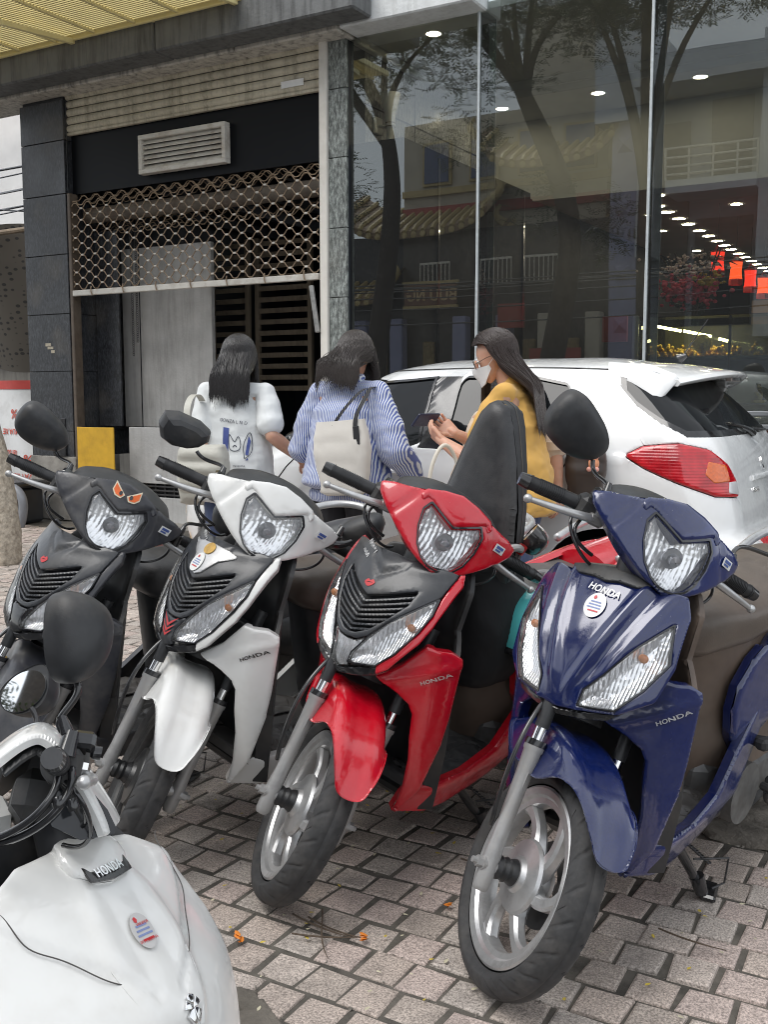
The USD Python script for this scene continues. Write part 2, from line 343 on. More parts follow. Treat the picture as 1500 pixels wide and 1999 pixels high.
def cracked(name, poly, z, seed):
    def disp(P):
        q = np.c_[P, np.zeros(len(P))]; n = meshkit.fbm(q * 9, 5, seed); cr = np.abs(meshkit.fbm(q * 5 + 7, 3, seed + 3) - .5)
        return (n - .5) * .02 - np.clip(.02 - cr, 0, .02) * .8
    return patch(poly, plane_map((0, 0, z), (1, 0, 0), (0, 1, 0)), h=.018, thick=.02, rnd=.012, disp=disp)
rough_conc = surf('rough_patch', (.17, .15, .125), .9, .4, 9, bump=.008, bscale=60, dirt=.7, dirtcol=(.06, .055, .045), dscale=5, space='pos')
obj('cracked_concrete', cracked('c1', CONC1.intersection(box_ := shapely.box(-.84, 2.9, .2, 3.75)).buffer(-.005), .004, 2), rough_conc, pavement, smooth=40)
obj('cracked_concrete', cracked('c2', CONC2, .001, 9), rough_conc, pavement, smooth=40)
# fallen petals and grit, twigs
def petal(x, y, s, z=.003):
    a = rng.uniform(0, 6.28); q = np.array([[-1, 0, 0], [-.3, .45, .2], [.6, .4, .1], [1, 0, .3], [.5, -.4, .2], [-.4, -.4, .05]]) * s * rng.uniform(.6, 1.2)
    c, s_ = math.cos(a), math.sin(a); V = np.c_[q[:, 0] * c - q[:, 1] * s_ + x, q[:, 0] * s_ + q[:, 1] * c + y, q[:, 2] + z + s * .15]
    return trimesh.Trimesh(V, [(0, 1, 2), (0, 2, 3), (0, 3, 4), (0, 4, 5)], process=False)
def vis_spot():
    while True:
        x, y = rng.uniform(-2.6, .3), rng.uniform(1.4, 4)
        X, Y, Z = f_of(np.array([[x, y, 0.]]))
        if X[0] < .4 and Y[0] > -.53: return x, y
grit = []
for _ in range(1500):
    x, y = vis_spot(); k = round((y - .55) / PY - .5); y = .55 + (k + .5) * PY + rng.normal(0, .006) if rng.random() < .75 else y; r_ = rng.uniform(.0012, .0032)
    grit.append(trimesh.Trimesh(rng.normal(0, r_, (4, 3)) + [x, y, -.004 if y else 0], [(0, 1, 2), (0, 2, 3), (0, 3, 1), (1, 3, 2)], process=False))
obj('grit', grit, surf('grit_stone', (.2, .18, .155), .9, .5, 90), kind='stuff', smooth=False, label='fine grit and crumbs of stone caught in the joints of the paving', cat='grit')
yel = surf('petal_yellow', (.5, .38, .06), .7, .3); pal = surf('petal_pale', (.5, .46, .33), .7, .3); orange = surf('petal_orange', (.65, .2, .02), .6, .2)
obj('petals', [petal(*vis_spot(), .008) for _ in range(230)], pal, kind='stuff', smooth=False, label='pale dry petals and seeds scattered over the granite setts', cat='petals')
obj('petals', [petal(*vis_spot(), .0085) for _ in range(110)], yel, kind='stuff', smooth=False, label='small yellow petals fallen on the granite setts', cat='petals')
for i, (x, y, t) in enumerate([(-1.19, 1.94, 'orange flower head lying beside the bundle of dry twigs'), (-1.545, 2.06, 'orange flower head on the setts near the red scooter front wheel'), (-1.44, 1.79, 'orange petal by the cracked sandy patch at the bottom left'), (-1.09, 2.18, 'orange petal on a joint between the red and blue scooter wheels')]):
    obj('fallen_flower', [petal(x + rng.normal(0, .004), y + rng.normal(0, .004), .011, .002 + .003 * k) for k in range(5)], orange, label=t, cat='flower', smooth=False)
twig_m = surf('twig_bark', (.09, .065, .045), .8, .3, 40)
for i, (pts, t) in enumerate([([(-1.36, 1.96), (-1.27, 1.94), (-1.18, 1.945)], 'longest straight dry twig of the bundle near the orange flower'), ([(-1.4, 1.95), (-1.3, 1.93), (-1.21, 1.93)], 'thin dry twig lying parallel beside the longest twig'), ([(-1.345, 1.87), (-1.26, 1.9), (-1.2, 1.935)], 'bent dry twig fanning out from the orange flower'),
        ([(-1.345, 2.0), (-1.3, 1.93), (-1.25, 1.86), (-1.21, 1.82)], 'curved dry twig crossing under the bundle of twigs'), ([(-1.17, 2.42), (-1.06, 2.38), (-.99, 2.31), (-.97, 2.24)], 'curved dry stem near the tyre of the blue scooter'), ([(-.6, 2.32), (-.5, 2.3), (-.44, 2.3)], 'thin straight dry stem below the blue scooter side stand')]):
    obj('dry_twig', tube([(x, y, .006 + .002 * i) for x, y in pts], [.0022] * (len(pts) - 1) + [.001], 6, 14), twig_m, label=t, cat='twig')

# ------------------------------------------------------------------ the shop building
FY = 7.38
def granite(name, c, s=1.0, rough=.3):
    return mat(name, {'g': ('geometry', {}), 'n': ('noise_texture', {'scale': 26. * s, 'detail': 8., 'roughness': .75}), 'mp': ('mapping', {'scale': (1.6, 1.6, .55), 'rotation': (0, .5, .2)}),
        'r': ('rgb_ramp', {'ramp': [(.38, tuple(np.array(c) * .35)), (.5, c), (.62, tuple(np.minimum(np.array(c) * 2.3, .6)))]}), 'n2': ('noise_texture', {'scale': 2.2, 'detail': 6.}), 'r2': ('rgb_ramp', {'ramp': [(.55, (0, 0, 0)), (.8, (.35,) * 3)]}), 'm': ('mix_color', {'b': (.22, .2, .17)}),
        'mr': ('map_range', {'from_min': .3, 'from_max': .7, 'to_min': rough * .8, 'to_max': rough * 1.7}), 'p': ('principled_bsdf', {})},
        [('g.position', 'mp.vector'), ('mp.vector', 'n.vector'), ('n.fac', 'r.fac'), ('g.position', 'n2.vector'), ('n2.fac', 'r2.fac'), ('r2.color', 'm.fac'), ('r.color', 'm.a'), ('m.result', 'p.base_color'), ('n2.fac', 'mr.value'), ('mr.result', 'p.roughness')])
black_granite = granite('black_granite', (.026, .028, .032), 1.6, .3)
green_granite = granite('green_granite', (.17, .185, .175), 1.1, .35)
dim_granite = granite('dim_granite', (.17, .17, .16), 1.1, .35)
def stained(name, c, stain=(.07, .065, .055), amt=.8):
    return mat(name, {'g': ('geometry', {}), 'mp': ('mapping', {'scale': (9., 9., .9)}), 'n': ('noise_texture', {'scale': 1.6, 'detail': 8., 'roughness': .7}), 'r': ('rgb_ramp', {'ramp': [(.46, (0, 0, 0)), (.7, (amt,) * 3)]}), 'm': ('mix_color', {'a': c, 'b': stain}),
        'nb': ('noise_texture', {'scale': 40., 'detail': 6.}), 'b': ('bump', {'distance': .003}), 'n3': ('noise_texture', {'scale': 5., 'detail': 6.}), 'r3': ('rgb_ramp', {'ramp': [(.3, (.6, .6, .6)), (.7, (1, 1, 1))]}), 'mr': ('mix_color', {'blend_type': 'multiply', 'fac': .5}), 'p': ('principled_bsdf', {'roughness': .75})},
        [('g.position', 'mp.vector'), ('mp.vector', 'n.vector'), ('n.fac', 'r.fac'), ('r.color', 'm.fac'), ('g.position', 'nb.vector'), ('nb.fac', 'b.height'), ('b.normal', 'p.normal'), ('g.position', 'n3.vector'), ('m.result', 'mr.a'), ('n3.fac', 'r3.fac'), ('r3.color', 'mr.b'), ('mr.result', 'p.base_color')])
cornice_m = stained('stained_cornice', (.62, .59, .53), (.06, .055, .05), .85)
white_cornice = stained('white_cornice', (.72, .74, .74), (.3, .3, .28), .35)
slab_m = stained('grey_slab', (.16, .165, .165), (.03, .03, .03), .7)
slat_m = stained('shutter_slat', (.62, .57, .45), (.2, .165, .11), .75)
cream = surf('cream_paint', (.8, .7, .36), .5, .1, 8, dirt=.35, dirtcol=(.3, .25, .12), dscale=4, space='pos')
rusty = surf('rusty_galvanised', (.29, .22, .15), .55, .3, 30, metal=.3, dirt=.9, dirtcol=(.13, .06, .03), dscale=14, space='pos')
pale_metal = surf('aged_white_metal', (.58, .56, .51), .5, .1, 8, dirt=.6, dirtcol=(.2, .12, .06), dscale=9, space='pos')
white_post_m = surf('cream_white_post', (.72, .69, .63), .5, .06, 8, dirt=.35, dirtcol=(.3, .26, .2), dscale=3, space='pos')
grey_board = stained('grey_board', (.47, .465, .45), (.2, .19, .17), .5)
white_board = stained('white_board', (.5, .5, .49), (.25, .24, .22), .4)
yellow_paint = surf('yellow_sheet', (.62, .36, .02), .5, .12, 6, dirt=.45, dirtcol=(.3, .16, .02), dscale=7, space='pos')
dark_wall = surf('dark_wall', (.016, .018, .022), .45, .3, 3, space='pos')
glass_black = surf('black_glass_cladding', (.008, .009, .01), .6, .2, 3, rvar=.06, spec=.1, space='pos')
ceiling_m = surf('ceiling_paint', (.5, .5, .46), .7, .06, 2, space='pos')
building = thing('shop_building', 'shop building with black granite pillar, rolling gate and tall glass shopfront', 'building')
B_ = building
def tiles(name, x0, x1, zs, y, th, m):
    for a, b in zip(zs[:-1], zs[1:]): obj(name, box(x0, x1, y - th, y, a + .003, b - .003, .003), m, B_)
obj('pillar', box(-8.51, -7.94, FY, 8.3, .66, 4.2), dark_wall, B_)
PZ = [.65, .91, 1.51, 2.08, 2.66, 3.24, 3.75, 4.13]
tiles('granite_tile', -8.53, -7.925, PZ, FY + .0, .025, black_granite)
for a, b in zip(PZ[:-1], PZ[1:]): obj('granite_tile', box(-7.94, -7.918, FY + .004, 8.28, a + .003, b - .003, .002), black_granite, B_)
obj('plinth', patch(shapely.box(0, 0, .66, .655), plane_map((-8.56, FY - .03, 0), (1, 0, 0), (0, 0, 1)), h=.03, thick=.6, rnd=.01, disp=lambda P: .02 * scatter_noise(np.c_[P, P[:, :1]], 12)), concrete, B_)
obj('meter_box', cat(box(-8.2, -8.02, FY - .05, FY - .026, .66, .9, .004), box(-8.09, -8.03, FY - .035, FY - .026, .93, 1.04, .003)), gloss_black, B_)
obj('sticker_remnant', cat(box(-8.28, -8.2, FY - .0275, FY - .025, 1.765, 1.795), box(-8.25, -8.17, FY - .0275, FY - .025, 1.735, 1.76), box(-8.2, -8.15, FY - .0275, FY - .025, 1.695, 1.725)), surf('paper_remnant', (.4, .36, .28), .8, .3, 40), B_)
# guide rails
obj('guide_rail', box(-7.915, -7.875, FY - .02, FY + .09, .0, 3.24, .006), surf('brown_rail', (.1, .075, .055), .55, .3, 10, dirt=.6, dscale=8, space='pos'), B_)
# dark room behind the opening
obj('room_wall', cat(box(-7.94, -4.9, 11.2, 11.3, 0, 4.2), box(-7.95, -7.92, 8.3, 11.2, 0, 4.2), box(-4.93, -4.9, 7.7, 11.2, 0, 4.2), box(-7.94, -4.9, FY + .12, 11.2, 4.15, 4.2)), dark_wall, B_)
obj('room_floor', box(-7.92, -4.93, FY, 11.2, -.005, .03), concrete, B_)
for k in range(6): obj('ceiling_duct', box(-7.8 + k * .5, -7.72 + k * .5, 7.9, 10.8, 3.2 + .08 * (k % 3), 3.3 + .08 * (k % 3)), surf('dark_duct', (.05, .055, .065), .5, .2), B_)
# granite inner jamb, grey boards
obj('granite_tile', box(-7.87, -7.56, 7.66, 7.69, .96, 2.9, .004), black_granite, B_)
obj('wall_board', box(-7.74, -6.56, 7.9, 7.95, .95, 2.75, .004), grey_board, B_)
obj('board_seam', box(-7.5, -7.492, 7.892, 7.899, .95, 2.75), dark_wall, B_)
obj('lower_board', box(-7.37, -6.3, 7.56, 7.6, .405, .958, .005), white_board, B_)
obj('lower_board', box(-7.37, -6.3, 7.565, 7.6, .0, .27, .005), white_board, B_)
g_ = obj('floor_grille', box(-7.37, -6.3, 7.6, 7.64, .27, .405), black_void, B_)
for k in range(3): obj('grille_bar', box(-7.37, -6.3, 7.57, 7.585, .29 + k * .04, .305 + k * .04, .002), dark_steel, g_)
for k in range(9): obj('grille_bar', box(-7.3 + k * .12, -7.285 + k * .12, 7.585, 7.597, .272, .403), dark_steel, g_)
for x, t in ((-7.33, 0), (-7.27, 1)):
    obj('hanging_chain', [tf(trimesh.creation.torus(.0125, .003, 10, 5), R(90, (1, 0, 0)), R(90 * (k % 2)), T(x, 7.62, 2.9 - k * .0215)) for k in range(58 if t == 0 else 52)], dark_steel, B_, smooth=True)
wood_slat = stained('weathered_slat', (.2, .165, .12), (.06, .05, .04), .7)
for x0, x1 in ((-7.32, -6.79), (-6.71, -5.99)):
    pnl = obj('slat_panel', cat(box(x0, x0 + .05, 8.78, 8.83, 1.3, 2.9, .004), box(x1 - .05, x1, 8.78, 8.83, 1.3, 2.9, .004)), wood_slat, B_)
    for k in range(14): obj('slat', tf(box(x0 + .04, x1 - .04, -.006, .006, -.026, .026, .003), R(18 + 4 * math.sin(k * 3), (1, 0, 0)), T(0, 8.795, 1.345 + k * .115)), wood_slat, pnl)
bw = obj('back_window', box(-6.35, -5.75, 11.13, 11.17, 2.9, 3.5, .004), dark_wall, B_)
day = emit('daylit_pane', (.9, .95, 1.0), 1.1)
for i in range(2):
    for j in range(3): obj('pane', box(-6.3 + i * .27, -6.08 + i * .27, 11.115, 11.128, 2.95 + j * .18, 3.08 + j * .18), day, bw)
# louvre vent
lv = obj('louvre_vent', cat(box(-6.96, -5.93, FY - .02, FY + .06, 3.63, 3.67, .004), box(-6.96, -5.93, FY - .02, FY + .06, 3.32, 3.36, .004), box(-6.96, -6.92, FY - .02, FY + .06, 3.36, 3.63, .004), box(-5.97, -5.93, FY - .02, FY + .06, 3.36, 3.63, .004)), pale_metal, B_)
for k in range(6): obj('slat', tf(box(-6.925, -5.965, -.004, .004, -.03, .03, .002), R(-40, (1, 0, 0)), T(0, FY + .02, 3.385 + k * .045)), pale_metal, lv)
obj('vent_back', box(-6.92, -5.97, FY + .05, FY + .058, 3.36, 3.63), black_void, lv)
obj('header_panel', box(-7.92, -4.93, FY + .07, FY + .1, 3.24, 3.9), mat('dark_glass_header', {'p': ('principled_bsdf', {'base_color': (.006, .007, .009), 'roughness': .45, 'specular_ior_level': .15})}), B_)
# roller shutter
rs = obj('roller_shutter', box(-7.93, -4.93, FY + .02, FY + .06, 3.795, 3.82, .004), slat_m, B_)
for k in range(5):
    z0 = 3.82 + k * .076; a = np.linspace(0, math.pi, 9); P = np.stack([np.full(9, 0.), -.022 * np.sin(a) ** .8, .003 + .07 * a / math.pi], -1)
    obj('shutter_slat', grid(np.stack([P + [-7.93, FY + .035, z0], P + [-4.93, FY + .035, z0]])), slat_m, rs, smooth=True)
obj('paper_label', box(-5.33, -5.1, FY + .005, FY + .0095, 3.86, 3.915), white_letter, rs)
# wavy mesh rolling gate
mg = obj('mesh_gate', cat(box(-7.87, -4.94, FY - .03, FY + .01, 2.245, 2.3, .006)), pale_metal, B_)
NX, ZR = 17, .0555
def wave_rod(z, y, ph, x0=-7.86, x1=-4.945, amp=.0265):
    per = (x1 - x0) / NX; xs = np.linspace(x0, x1, NX * 12 + 1); u = ((xs - x0) / per + ph) % 1
    w = np.clip(1.35 * np.sin(2 * np.pi * u), -1, 1); return tube(np.stack([xs, np.full_like(xs, y), z + amp * w], 1), .0055, 5, caps=False)
for k in range(15): obj('wavy_rod', wave_rod(2.335 + k * ZR, FY - .008, .5 * (k % 2)), rusty, mg, smooth=True)
for k in range(10):
    a = .35 + k * .42; obj('wavy_rod', wave_rod(3.05 + .17 * math.sin(a + .2), FY + .19 - .2 * math.cos(a), .5 * (k % 2) + .1, amp=.02), rusty, mg, smooth=True)
clips = []
for k in range(14):
    for i in range(NX):
        x = -7.86 + (i + (.25 if k % 2 == 0 else .75)) * (2.915 / NX); clips.append(tf(trimesh.creation.cylinder(.0095, .03, sections=6), R(90, (0, 1, 0)), T(x, FY - .008, 2.335 + (k + .5) * ZR)))
obj('link_clip', clips, pale_metal, mg, kind='stuff', smooth=30)
obj('gate_drum', tf(trimesh.creation.cylinder(.075, 2.9, sections=20), R(90, (0, 1, 0)), T(-6.4, FY + .2, 3.05)), surf('drum', (.12, .1, .08), .7, .3, 9, dirt=.8, dirtcol=(.1, .05, .03), space='pos'), mg)
for k in range(7): obj('latch_hook', tube([(-7.6 + k * .42, FY - .035, 2.33), (-7.6 + k * .42, FY - .042, 2.28), (-7.59 + k * .42, FY - .036, 2.245)], .006, 6, 8), rusty, mg)
obj('yellow_sheet', box(-7.84, -7.34, FY - .06, FY - .045, .1, .958, .003), yellow_paint, B_)
obj('post', box(-4.925, -4.85, FY - .03, FY + .1, 0, 4.24, .006), white_post_m, B_)
obj('door_lever', cat(tf(box(-.02, .02, -.03, .0, -.2, .2, .006), R(-9, (0, 1, 0)), T(-4.97, FY - .03, 2.0)), box(-4.96, -4.93, FY - .05, FY - .03, 1.8, 1.86, .004)), surf('aged_lever', (.3, .3, .29), .5, .3, 20, metal=.5, dirt=.6, space='pos'), B_)
GZ = [0, .38, .95, 1.52, 2.09, 2.66, 3.23, 3.78, 4.24]
tiles('granite_tile', -4.848, -4.672, GZ, FY + .03, .03, green_granite)
obj('pilaster', box(-4.85, -4.673, FY + .03, FY + .3, 0, 4.6), dark_wall, B_)
# cornice, slab and cream grating
for a, b in zip([-9.4, -7.76, -6.83, -5.67, -4.62], [-7.765, -6.835, -5.675, -4.625, -4.62]):
    if b > a + .1: obj('cornice_block', box(a, b - .006, FY - .2, FY + .25, 4.16 + rng.uniform(-.004, .004), 4.36, .012), cornice_m, B_)
obj('cornice_block', box(-4.615, -3.44, FY - .2, FY + .1, 4.17, 4.62, .012), white_cornice, B_)
for a, b in ((-9.4, -6.31), (-6.305, -4.3)):
    obj('slab_fascia', cat(box(a, b - .004, FY - .48, FY - .2, 4.19, 4.45, .015), box(a, b - .004, FY - .3, FY + .5, 4.36, 4.44, .01)), slab_m, B_)
obj('upper_wall', box(-9.4, -4.6, FY + .25, FY + .5, 4.36, 9), stained('upper_facade', (.5, .48, .42), (.2, .19, .17), .4), B_)
gr = obj('balcony_grating', cat(box(-9.6, -5.36, 6.88, 6.93, 4.43, 4.49, .006), box(-9.6, -7.6, 5.6, 6.2, 4.40, 4.56, .01), box(-5.40, -5.36, 5.6, 6.88, 4.45, 4.5, .004)), cream, B_)
for k in range(38): obj('grating_bar', box(-9.6, -5.38, 5.62 + k * .0335, 5.636 + k * .0335, 4.47, 4.495, .002), cream, gr)
for k in range(9): obj('grating_cross_bar', box(-9.4 + k * .48, -9.372 + k * .48, 5.6, 6.9, 4.445, 4.468, .002), cream, gr)
for x in (-7.27, -5.42): obj('grating_bracket', cat(tf(box(-.022, .022, -.62, .25, -.022, .022, .004), R(5, (1, 0, 0)), T(x, 6.72, 4.41)), box(x - .02, x + .02, 6.96, 6.975, 4.33, 4.45)), cream, gr)
# ---- glass shopfront
shop_glass = mat('shop_glass', {'t': ('transparent_bsdf', {'color': (.66, .71, .7)}), 'g': ('glossy_bsdf', {'color': (.95, 1, .98), 'roughness': 0.0}), 'f': ('fresnel', {'IOR': 2.3}), 'x': ('mix_closure', {}), 'd': ('diffuse_bsdf', {'color': (.5, .5, .48)}), 'y': ('mix_closure', {'fac': .012}),
    'q': ('geometry', {}), 'n': ('noise_texture', {'scale': .8, 'detail': 1.5}), 'b': ('bump', {'distance': .0011})},
    [('f.fac', 'x.fac'), ('t.BSDF', 'x.closure1'), ('g.BSDF', 'x.closure2'), ('x.closure', 'y.closure1'), ('d.BSDF', 'y.closure2'), ('q.position', 'n.vector'), ('n.fac', 'b.height'), ('b.normal', 'g.normal')], surface='y.closure')
seam_m = surf('seam_silicone', (.5, .53, .54), .35, .1, 30, metal=.3, space='pos')
for x0, x1 in ((-4.668, -3.503), (-3.497, -2.163), (-2.157, -.803), (-.797, .6)):
    obj('glass_pane', trimesh.Trimesh([(x0, FY + .06, .32), (x1, FY + .06, .32), (x1, FY + .06, 5.6), (x0, FY + .06, 5.6)], [(0, 1, 2), (0, 2, 3)], process=False), shop_glass, B_, smooth=False)
    xs = [(x1 + .003)]
    z = np.linspace(.32, 5.6, 70); obj('glass_seam', tube(np.stack([np.full(70, x1 + .003), np.full(70, FY + .05), z], 1), .011 + .0035 * (meshkit.noise(np.stack([z * 3, z * 0, z * 0 + x1], 1)) - .3), 8), seam_m, B_, smooth=True)
fin_glass = pane('fin_glass', (.7, .8, .78), 1.5)
for x in (-3.497, -2.157, -.797): 
    obj('glass_fin', box(x, x + .012, FY + .075, FY + .33, .32, 4.2), fin_glass, B_)
    obj('fin_edge', box(x - .001, x + .013, FY + .331, FY + .336, .32, 4.2), seam_m, B_)
obj('sill', cat(box(-4.67, .8, FY - .02, FY + .3, 0, .31, .01)), surf('dark_sill', (.09, .095, .1), .4, .15, 6, space='pos'), B_)
for z in (.95, 1.04, 1.13): obj('guard_rail', box(-2.16, .8, FY - .06, FY - .02, z, z + .035, .006), surf('grey_rail', (.16, .17, .18), .4, .15, 6, space='pos'), B_)
# interior shell
obj('interior_wall', box(-4.69, -4.6725, FY + .3, 19.8, 0, 4.6), dim_granite, B_)
for y in (8.55, 9.75): obj('wall_joint', box(-4.672, -4.669, y, y + .012, 3.3, 4.2), black_void, B_)
obj('wall_joint', box(-4.672, -4.669, FY + .3, 10, 3.71, 3.722), black_void, B_)
obj('ceiling', cat(box(-4.67, 3, FY + .1, 9.4, 4.2, 4.25), box(-4.67, 3, 9.4, 10.3, 4.09, 4.12), box(-4.67, 3, 10.3, 20, 3.3, 3.35)), ceiling_m, B_)
obj('ceiling_beam', cat(box(-4.67, 3, 9.33, 9.4, 4.06, 4.25, .01), box(-4.67, 3, 10.25, 10.3, 3.28, 4.1), box(-4.67, 3, 9.28, 9.33, 4.12, 4.2, .008), box(-4.665, -4.6, FY + .1, 9.3, 4.13, 4.2, .01)), ceiling_m, B_)
obj('black_vestibule', cat(box(-4.668, -4.2, FY + .12, FY + .16, .3, 3.33), box(-4.22, -4.2, FY + .16, 19.9, .3, 3.295), box(-4.668, -4.2, FY + .12, 10.2, 3.33, 3.35), box(-4.22, -4.2, FY + .16, 10.2, 3.295, 3.33)), glass_black, B_)
for y in (8.1, 8.9, 10.0): obj('vestibule_mullion', box(-4.199, -4.185, y, y + .03, .3, 3.3), gloss_black, B_)
obj('back_wall', box(-4.67, 3, 20, 20.1, 0, 4.2), surf('shop_back_wall', (.03, .024, .022), .5, .4, 1.5, space='pos'), B_)
obj('side_wall', box(3, 3.1, FY + .3, 20, 0, 4.2), surf('shop_side_wall', (.03, .024, .02), .5, .4, 1.5, space='pos'), B_)
obj('shop_floor', box(-4.67, 3, FY + .3, 20, -.005, .3), surf('shop_floor_tile', (.08, .07, .06), .2, .2, 2, space='pos'), B_)
obj('cream_panel', box(-3.6, -2.6, 18.8, 18.85, .3, 2.9), surf('warm_panel', (.22, .13, .07), .5, .2, 2, space='pos'), B_)
bulb = emit('downlight_glow', (1.0, .86, .62), 38.0)
def downlight(x, y, z, r=.055):
    d = obj('downlight', lathe([(r, -.004), (r * 1.25, -.006), (r * 1.3, 0), (r, 0)], 20, at=(x, y, z - .001)), white_letter, B_)
    obj('bulb', lathe([(.0005, -.003), (r, -.003)], 16, at=(x, y, z)), bulb, d)
for x, y, z in [(-4.06, 7.75, 4.2), (-4.3, 9.68, 4.09), (-3.31, 9.65, 4.09), (-2.36, 9.63, 4.09), (-1.4, 9.6, 4.09)]: downlight(x, y, z, .06)
for y in (11.3, 11.7, 12.2, 12.65, 13.2, 13.7, 14.2, 14.65, 15.1, 15.6, 16.05, 16.55, 17.0, 17.5, 18.0): downlight(-3.19 - .004 * (y - 14), y, 3.298, .075)
for x, y in [(-3.0, 10.7), (-2.42, 11.6), (-3.39, 11.8), (-3.6, 13), (-3.65, 15), (-2.4, 14.5), (-1.8, 12), (-1.8, 15)]: downlight(x, y, 3.298, .06)
# wall lamp
sc = thing('wall_lamp', 'white torch shaped wall lamp mounted on the granite wall inside the glass', 'lamp')
wl_m = surf('white_lamp_shade', (.72, .71, .66), .4, .04, 10)
obj('shade', lathe([(.018, 0), (.03, .05), (.034, .14), (.042, .155), (.042, .17), (.036, .175), (.05, .26), (.085, .41), (.09, .42), (.08, .42), (.045, .27)], 28, at=(-4.53, 7.86, 3.4)), wl_m, sc, smooth=40)
for z in (3.545, 3.575): obj('band', lathe([(.0435, 0), (.0445, .004), (.0435, .008)], 24, at=(-4.53, 7.86, z)), surf('brass', (.12, .09, .05), .3, .1, metal=.8), sc)
obj('wall_bracket', cat(box(-4.67, -4.64, 7.8, 7.92, 3.5, 3.64, .006), tube([(-4.65, 7.86, 3.57), (-4.56, 7.86, 3.55)], .014, 8)), wl_m, sc)
obj('finial', lathe([(.001, -.02), (.012, -.012), (.016, 0)], 16, at=(-4.53, 7.86, 3.4)), wl_m, sc)
import shapely.affinity
# ------------------------------------------------------------------ scooters (local frame: x forward, y left, z up, origin under the front axle)
CA = math.radians(26.5)
def lerp(z, a, b): return np.interp(z, a, b)
def A_map(u, v): u, v = np.asarray(u, float), np.asarray(v, float); return np.stack([PchipInterpolator([.5, .58, .61, .72, .81, .87, .93], [-.10, -.088, -.085, -.12, -.175, -.23, -.31])(np.clip(v, .5, .93)) - 2.3 * u * u, u, v], -1)
def B_map(u, v): u, v = np.asarray(u, float), np.asarray(v, float); return np.stack([PchipInterpolator([.8, .90, .96, 1.02, 1.08, 1.14], [-.19, -.20, -.232, -.27, -.34, -.45])(np.clip(v, .8, 1.14)) - 2.0 * u * u, u, v], -1)
def L_map(u, v): u, v = np.asarray(u, float), np.asarray(v, float); return np.stack([-.17 - .7 * (np.abs(u) - .12) - 1.1 * np.maximum(np.abs(u) - .2, 0) ** 1.0 - .10 * np.clip(.45 - v, 0, 1), u, v], -1)
def half(pts): return Polygon(list(pts) + [(-a, b) for a, b in reversed(pts)]).buffer(0)
def side(pts, s): return Polygon([(s * a, b) for a, b in pts]).buffer(0)
def fend_map(u, v):
    """u = angle around the axle (radians), v = arc length across"""
    u, v = np.asarray(u, float), np.asarray(v, float); av = np.abs(v); th = np.clip((av - .045) / .03, 0, 1.35)
    y = np.where(av < .045, av, .045 + .03 * np.sin(th)); dr = np.where(av < .045, 1.2 * av ** 2, 1.2 * .045 ** 2 + .03 * (1 - np.cos(th)))
    ex = np.maximum(av - .045 - .03 * 1.35, 0); y = y + ex * math.cos(1.35); dr = dr + ex * math.sin(1.35)
    r = .292 - dr + .07 * np.clip(u - 1.45, 0, 2) ** 1.3; return np.stack([r * np.cos(u), np.sign(v) * y, .25 + r * np.sin(u)], -1)
HEAD = rnd_poly(half([(0, 1.006), (.03, 1.017), (.05, 1.024), (.073, 1.031), (.086, 1.012), (.081, .975), (.066, .941), (.045, .921), (.02, .91), (0, .908)]), .004)
COWL = rnd_poly(half([(0, 1.072), (.04, 1.067), (.085, 1.056), (.125, 1.041), (.175, 1.024), (.207, 1.006), (.20, .985), (.17, .965), (.13, .945), (.085, .924), (.05, .909), (0, .895)]), .008)
VISOR = rnd_poly(half([(0, 1.011), (.03, 1.022), (.05, 1.029), (.074, 1.037), (.086, 1.038), (.098, 1.025), (.108, 1.035), (.095, 1.051), (.05, 1.066), (0, 1.074)]), .005)
SIG_G = [(.165, .815), (.125, .775), (.09, .742), (.06, .70), (.034, .655), (.031, .63), (.10, .641), (.13, .676), (.158, .736), (.168, .779)]
SIG_B = [(.168, .813), (.124, .762), (.082, .698), (.054, .662), (.05, .629), (.12, .634), (.158, .682), (.186, .738)]
PANEL_G = half([(0, .886), (.08, .882), (.14, .879), (.172, .873), (.166, .82), (.124, .779), (.088, .745), (.056, .702), (.03, .688), (0, .686)])
PANEL_B = half([(0, .889), (.06, .883), (.11, .873), (.168, .87), (.19, .83), (.199, .73), (.185, .66), (.13, .625), (.06, .619), (0, .612)])
GRILLE = half([(0, .787), (.06, .806), (.118, .826), (.112, .79), (.085, .752), (.05, .715), (.02, .7), (0, .697)])
SIDE_G = [(.172, .876), (.18, .878), (.192, .853), (.188, .80), (.183, .753), (.172, .712), (.13, .637), (.106, .618), (.103, .641), (.134, .676), (.162, .736), (.172, .779), (.169, .815)]
LEG = [(.13, .637), (.177, .70), (.222, .688), (.236, .672), (.236, .634), (.232, .51), (.227, .436), (.204, .302), (.158, .221), (.152, .225), (.166, .30), (.173, .388), (.169, .513), (.159, .537), (.131, .562), (.079, .597), (.106, .617)]
CHROME_REFL = mat('lamp_reflector', {'tc': ('texture_coordinate', {}), 'w': ('wave_texture', {'scale': 42., 'bands_direction': 'y', 'distortion': .6}), 'v': ('voronoi_texture', {'scale': 70.}), 'a': ('math', {'math_type': 'add'}), 'b': ('bump', {'strength': .5, 'distance': .0018}), 'p': ('principled_bsdf', {'base_color': (.93, .93, .94), 'metallic': .82, 'roughness': .2})},
    [('tc.object', 'w.vector'), ('tc.object', 'v.vector'), ('w.fac', 'a.value1'), ('v.distance', 'a.value2'), ('a.value', 'b.height'), ('b.normal', 'p.normal')])
def facets(amp, seed): return lambda Q: amp * (np.random.default_rng(seed + len(Q)).random(len(Q)) - .5)
LENS = pane('flute_lens', (.98, .985, .99), 1.45, .02, bump=.0004, bscale=40., dust=.035)
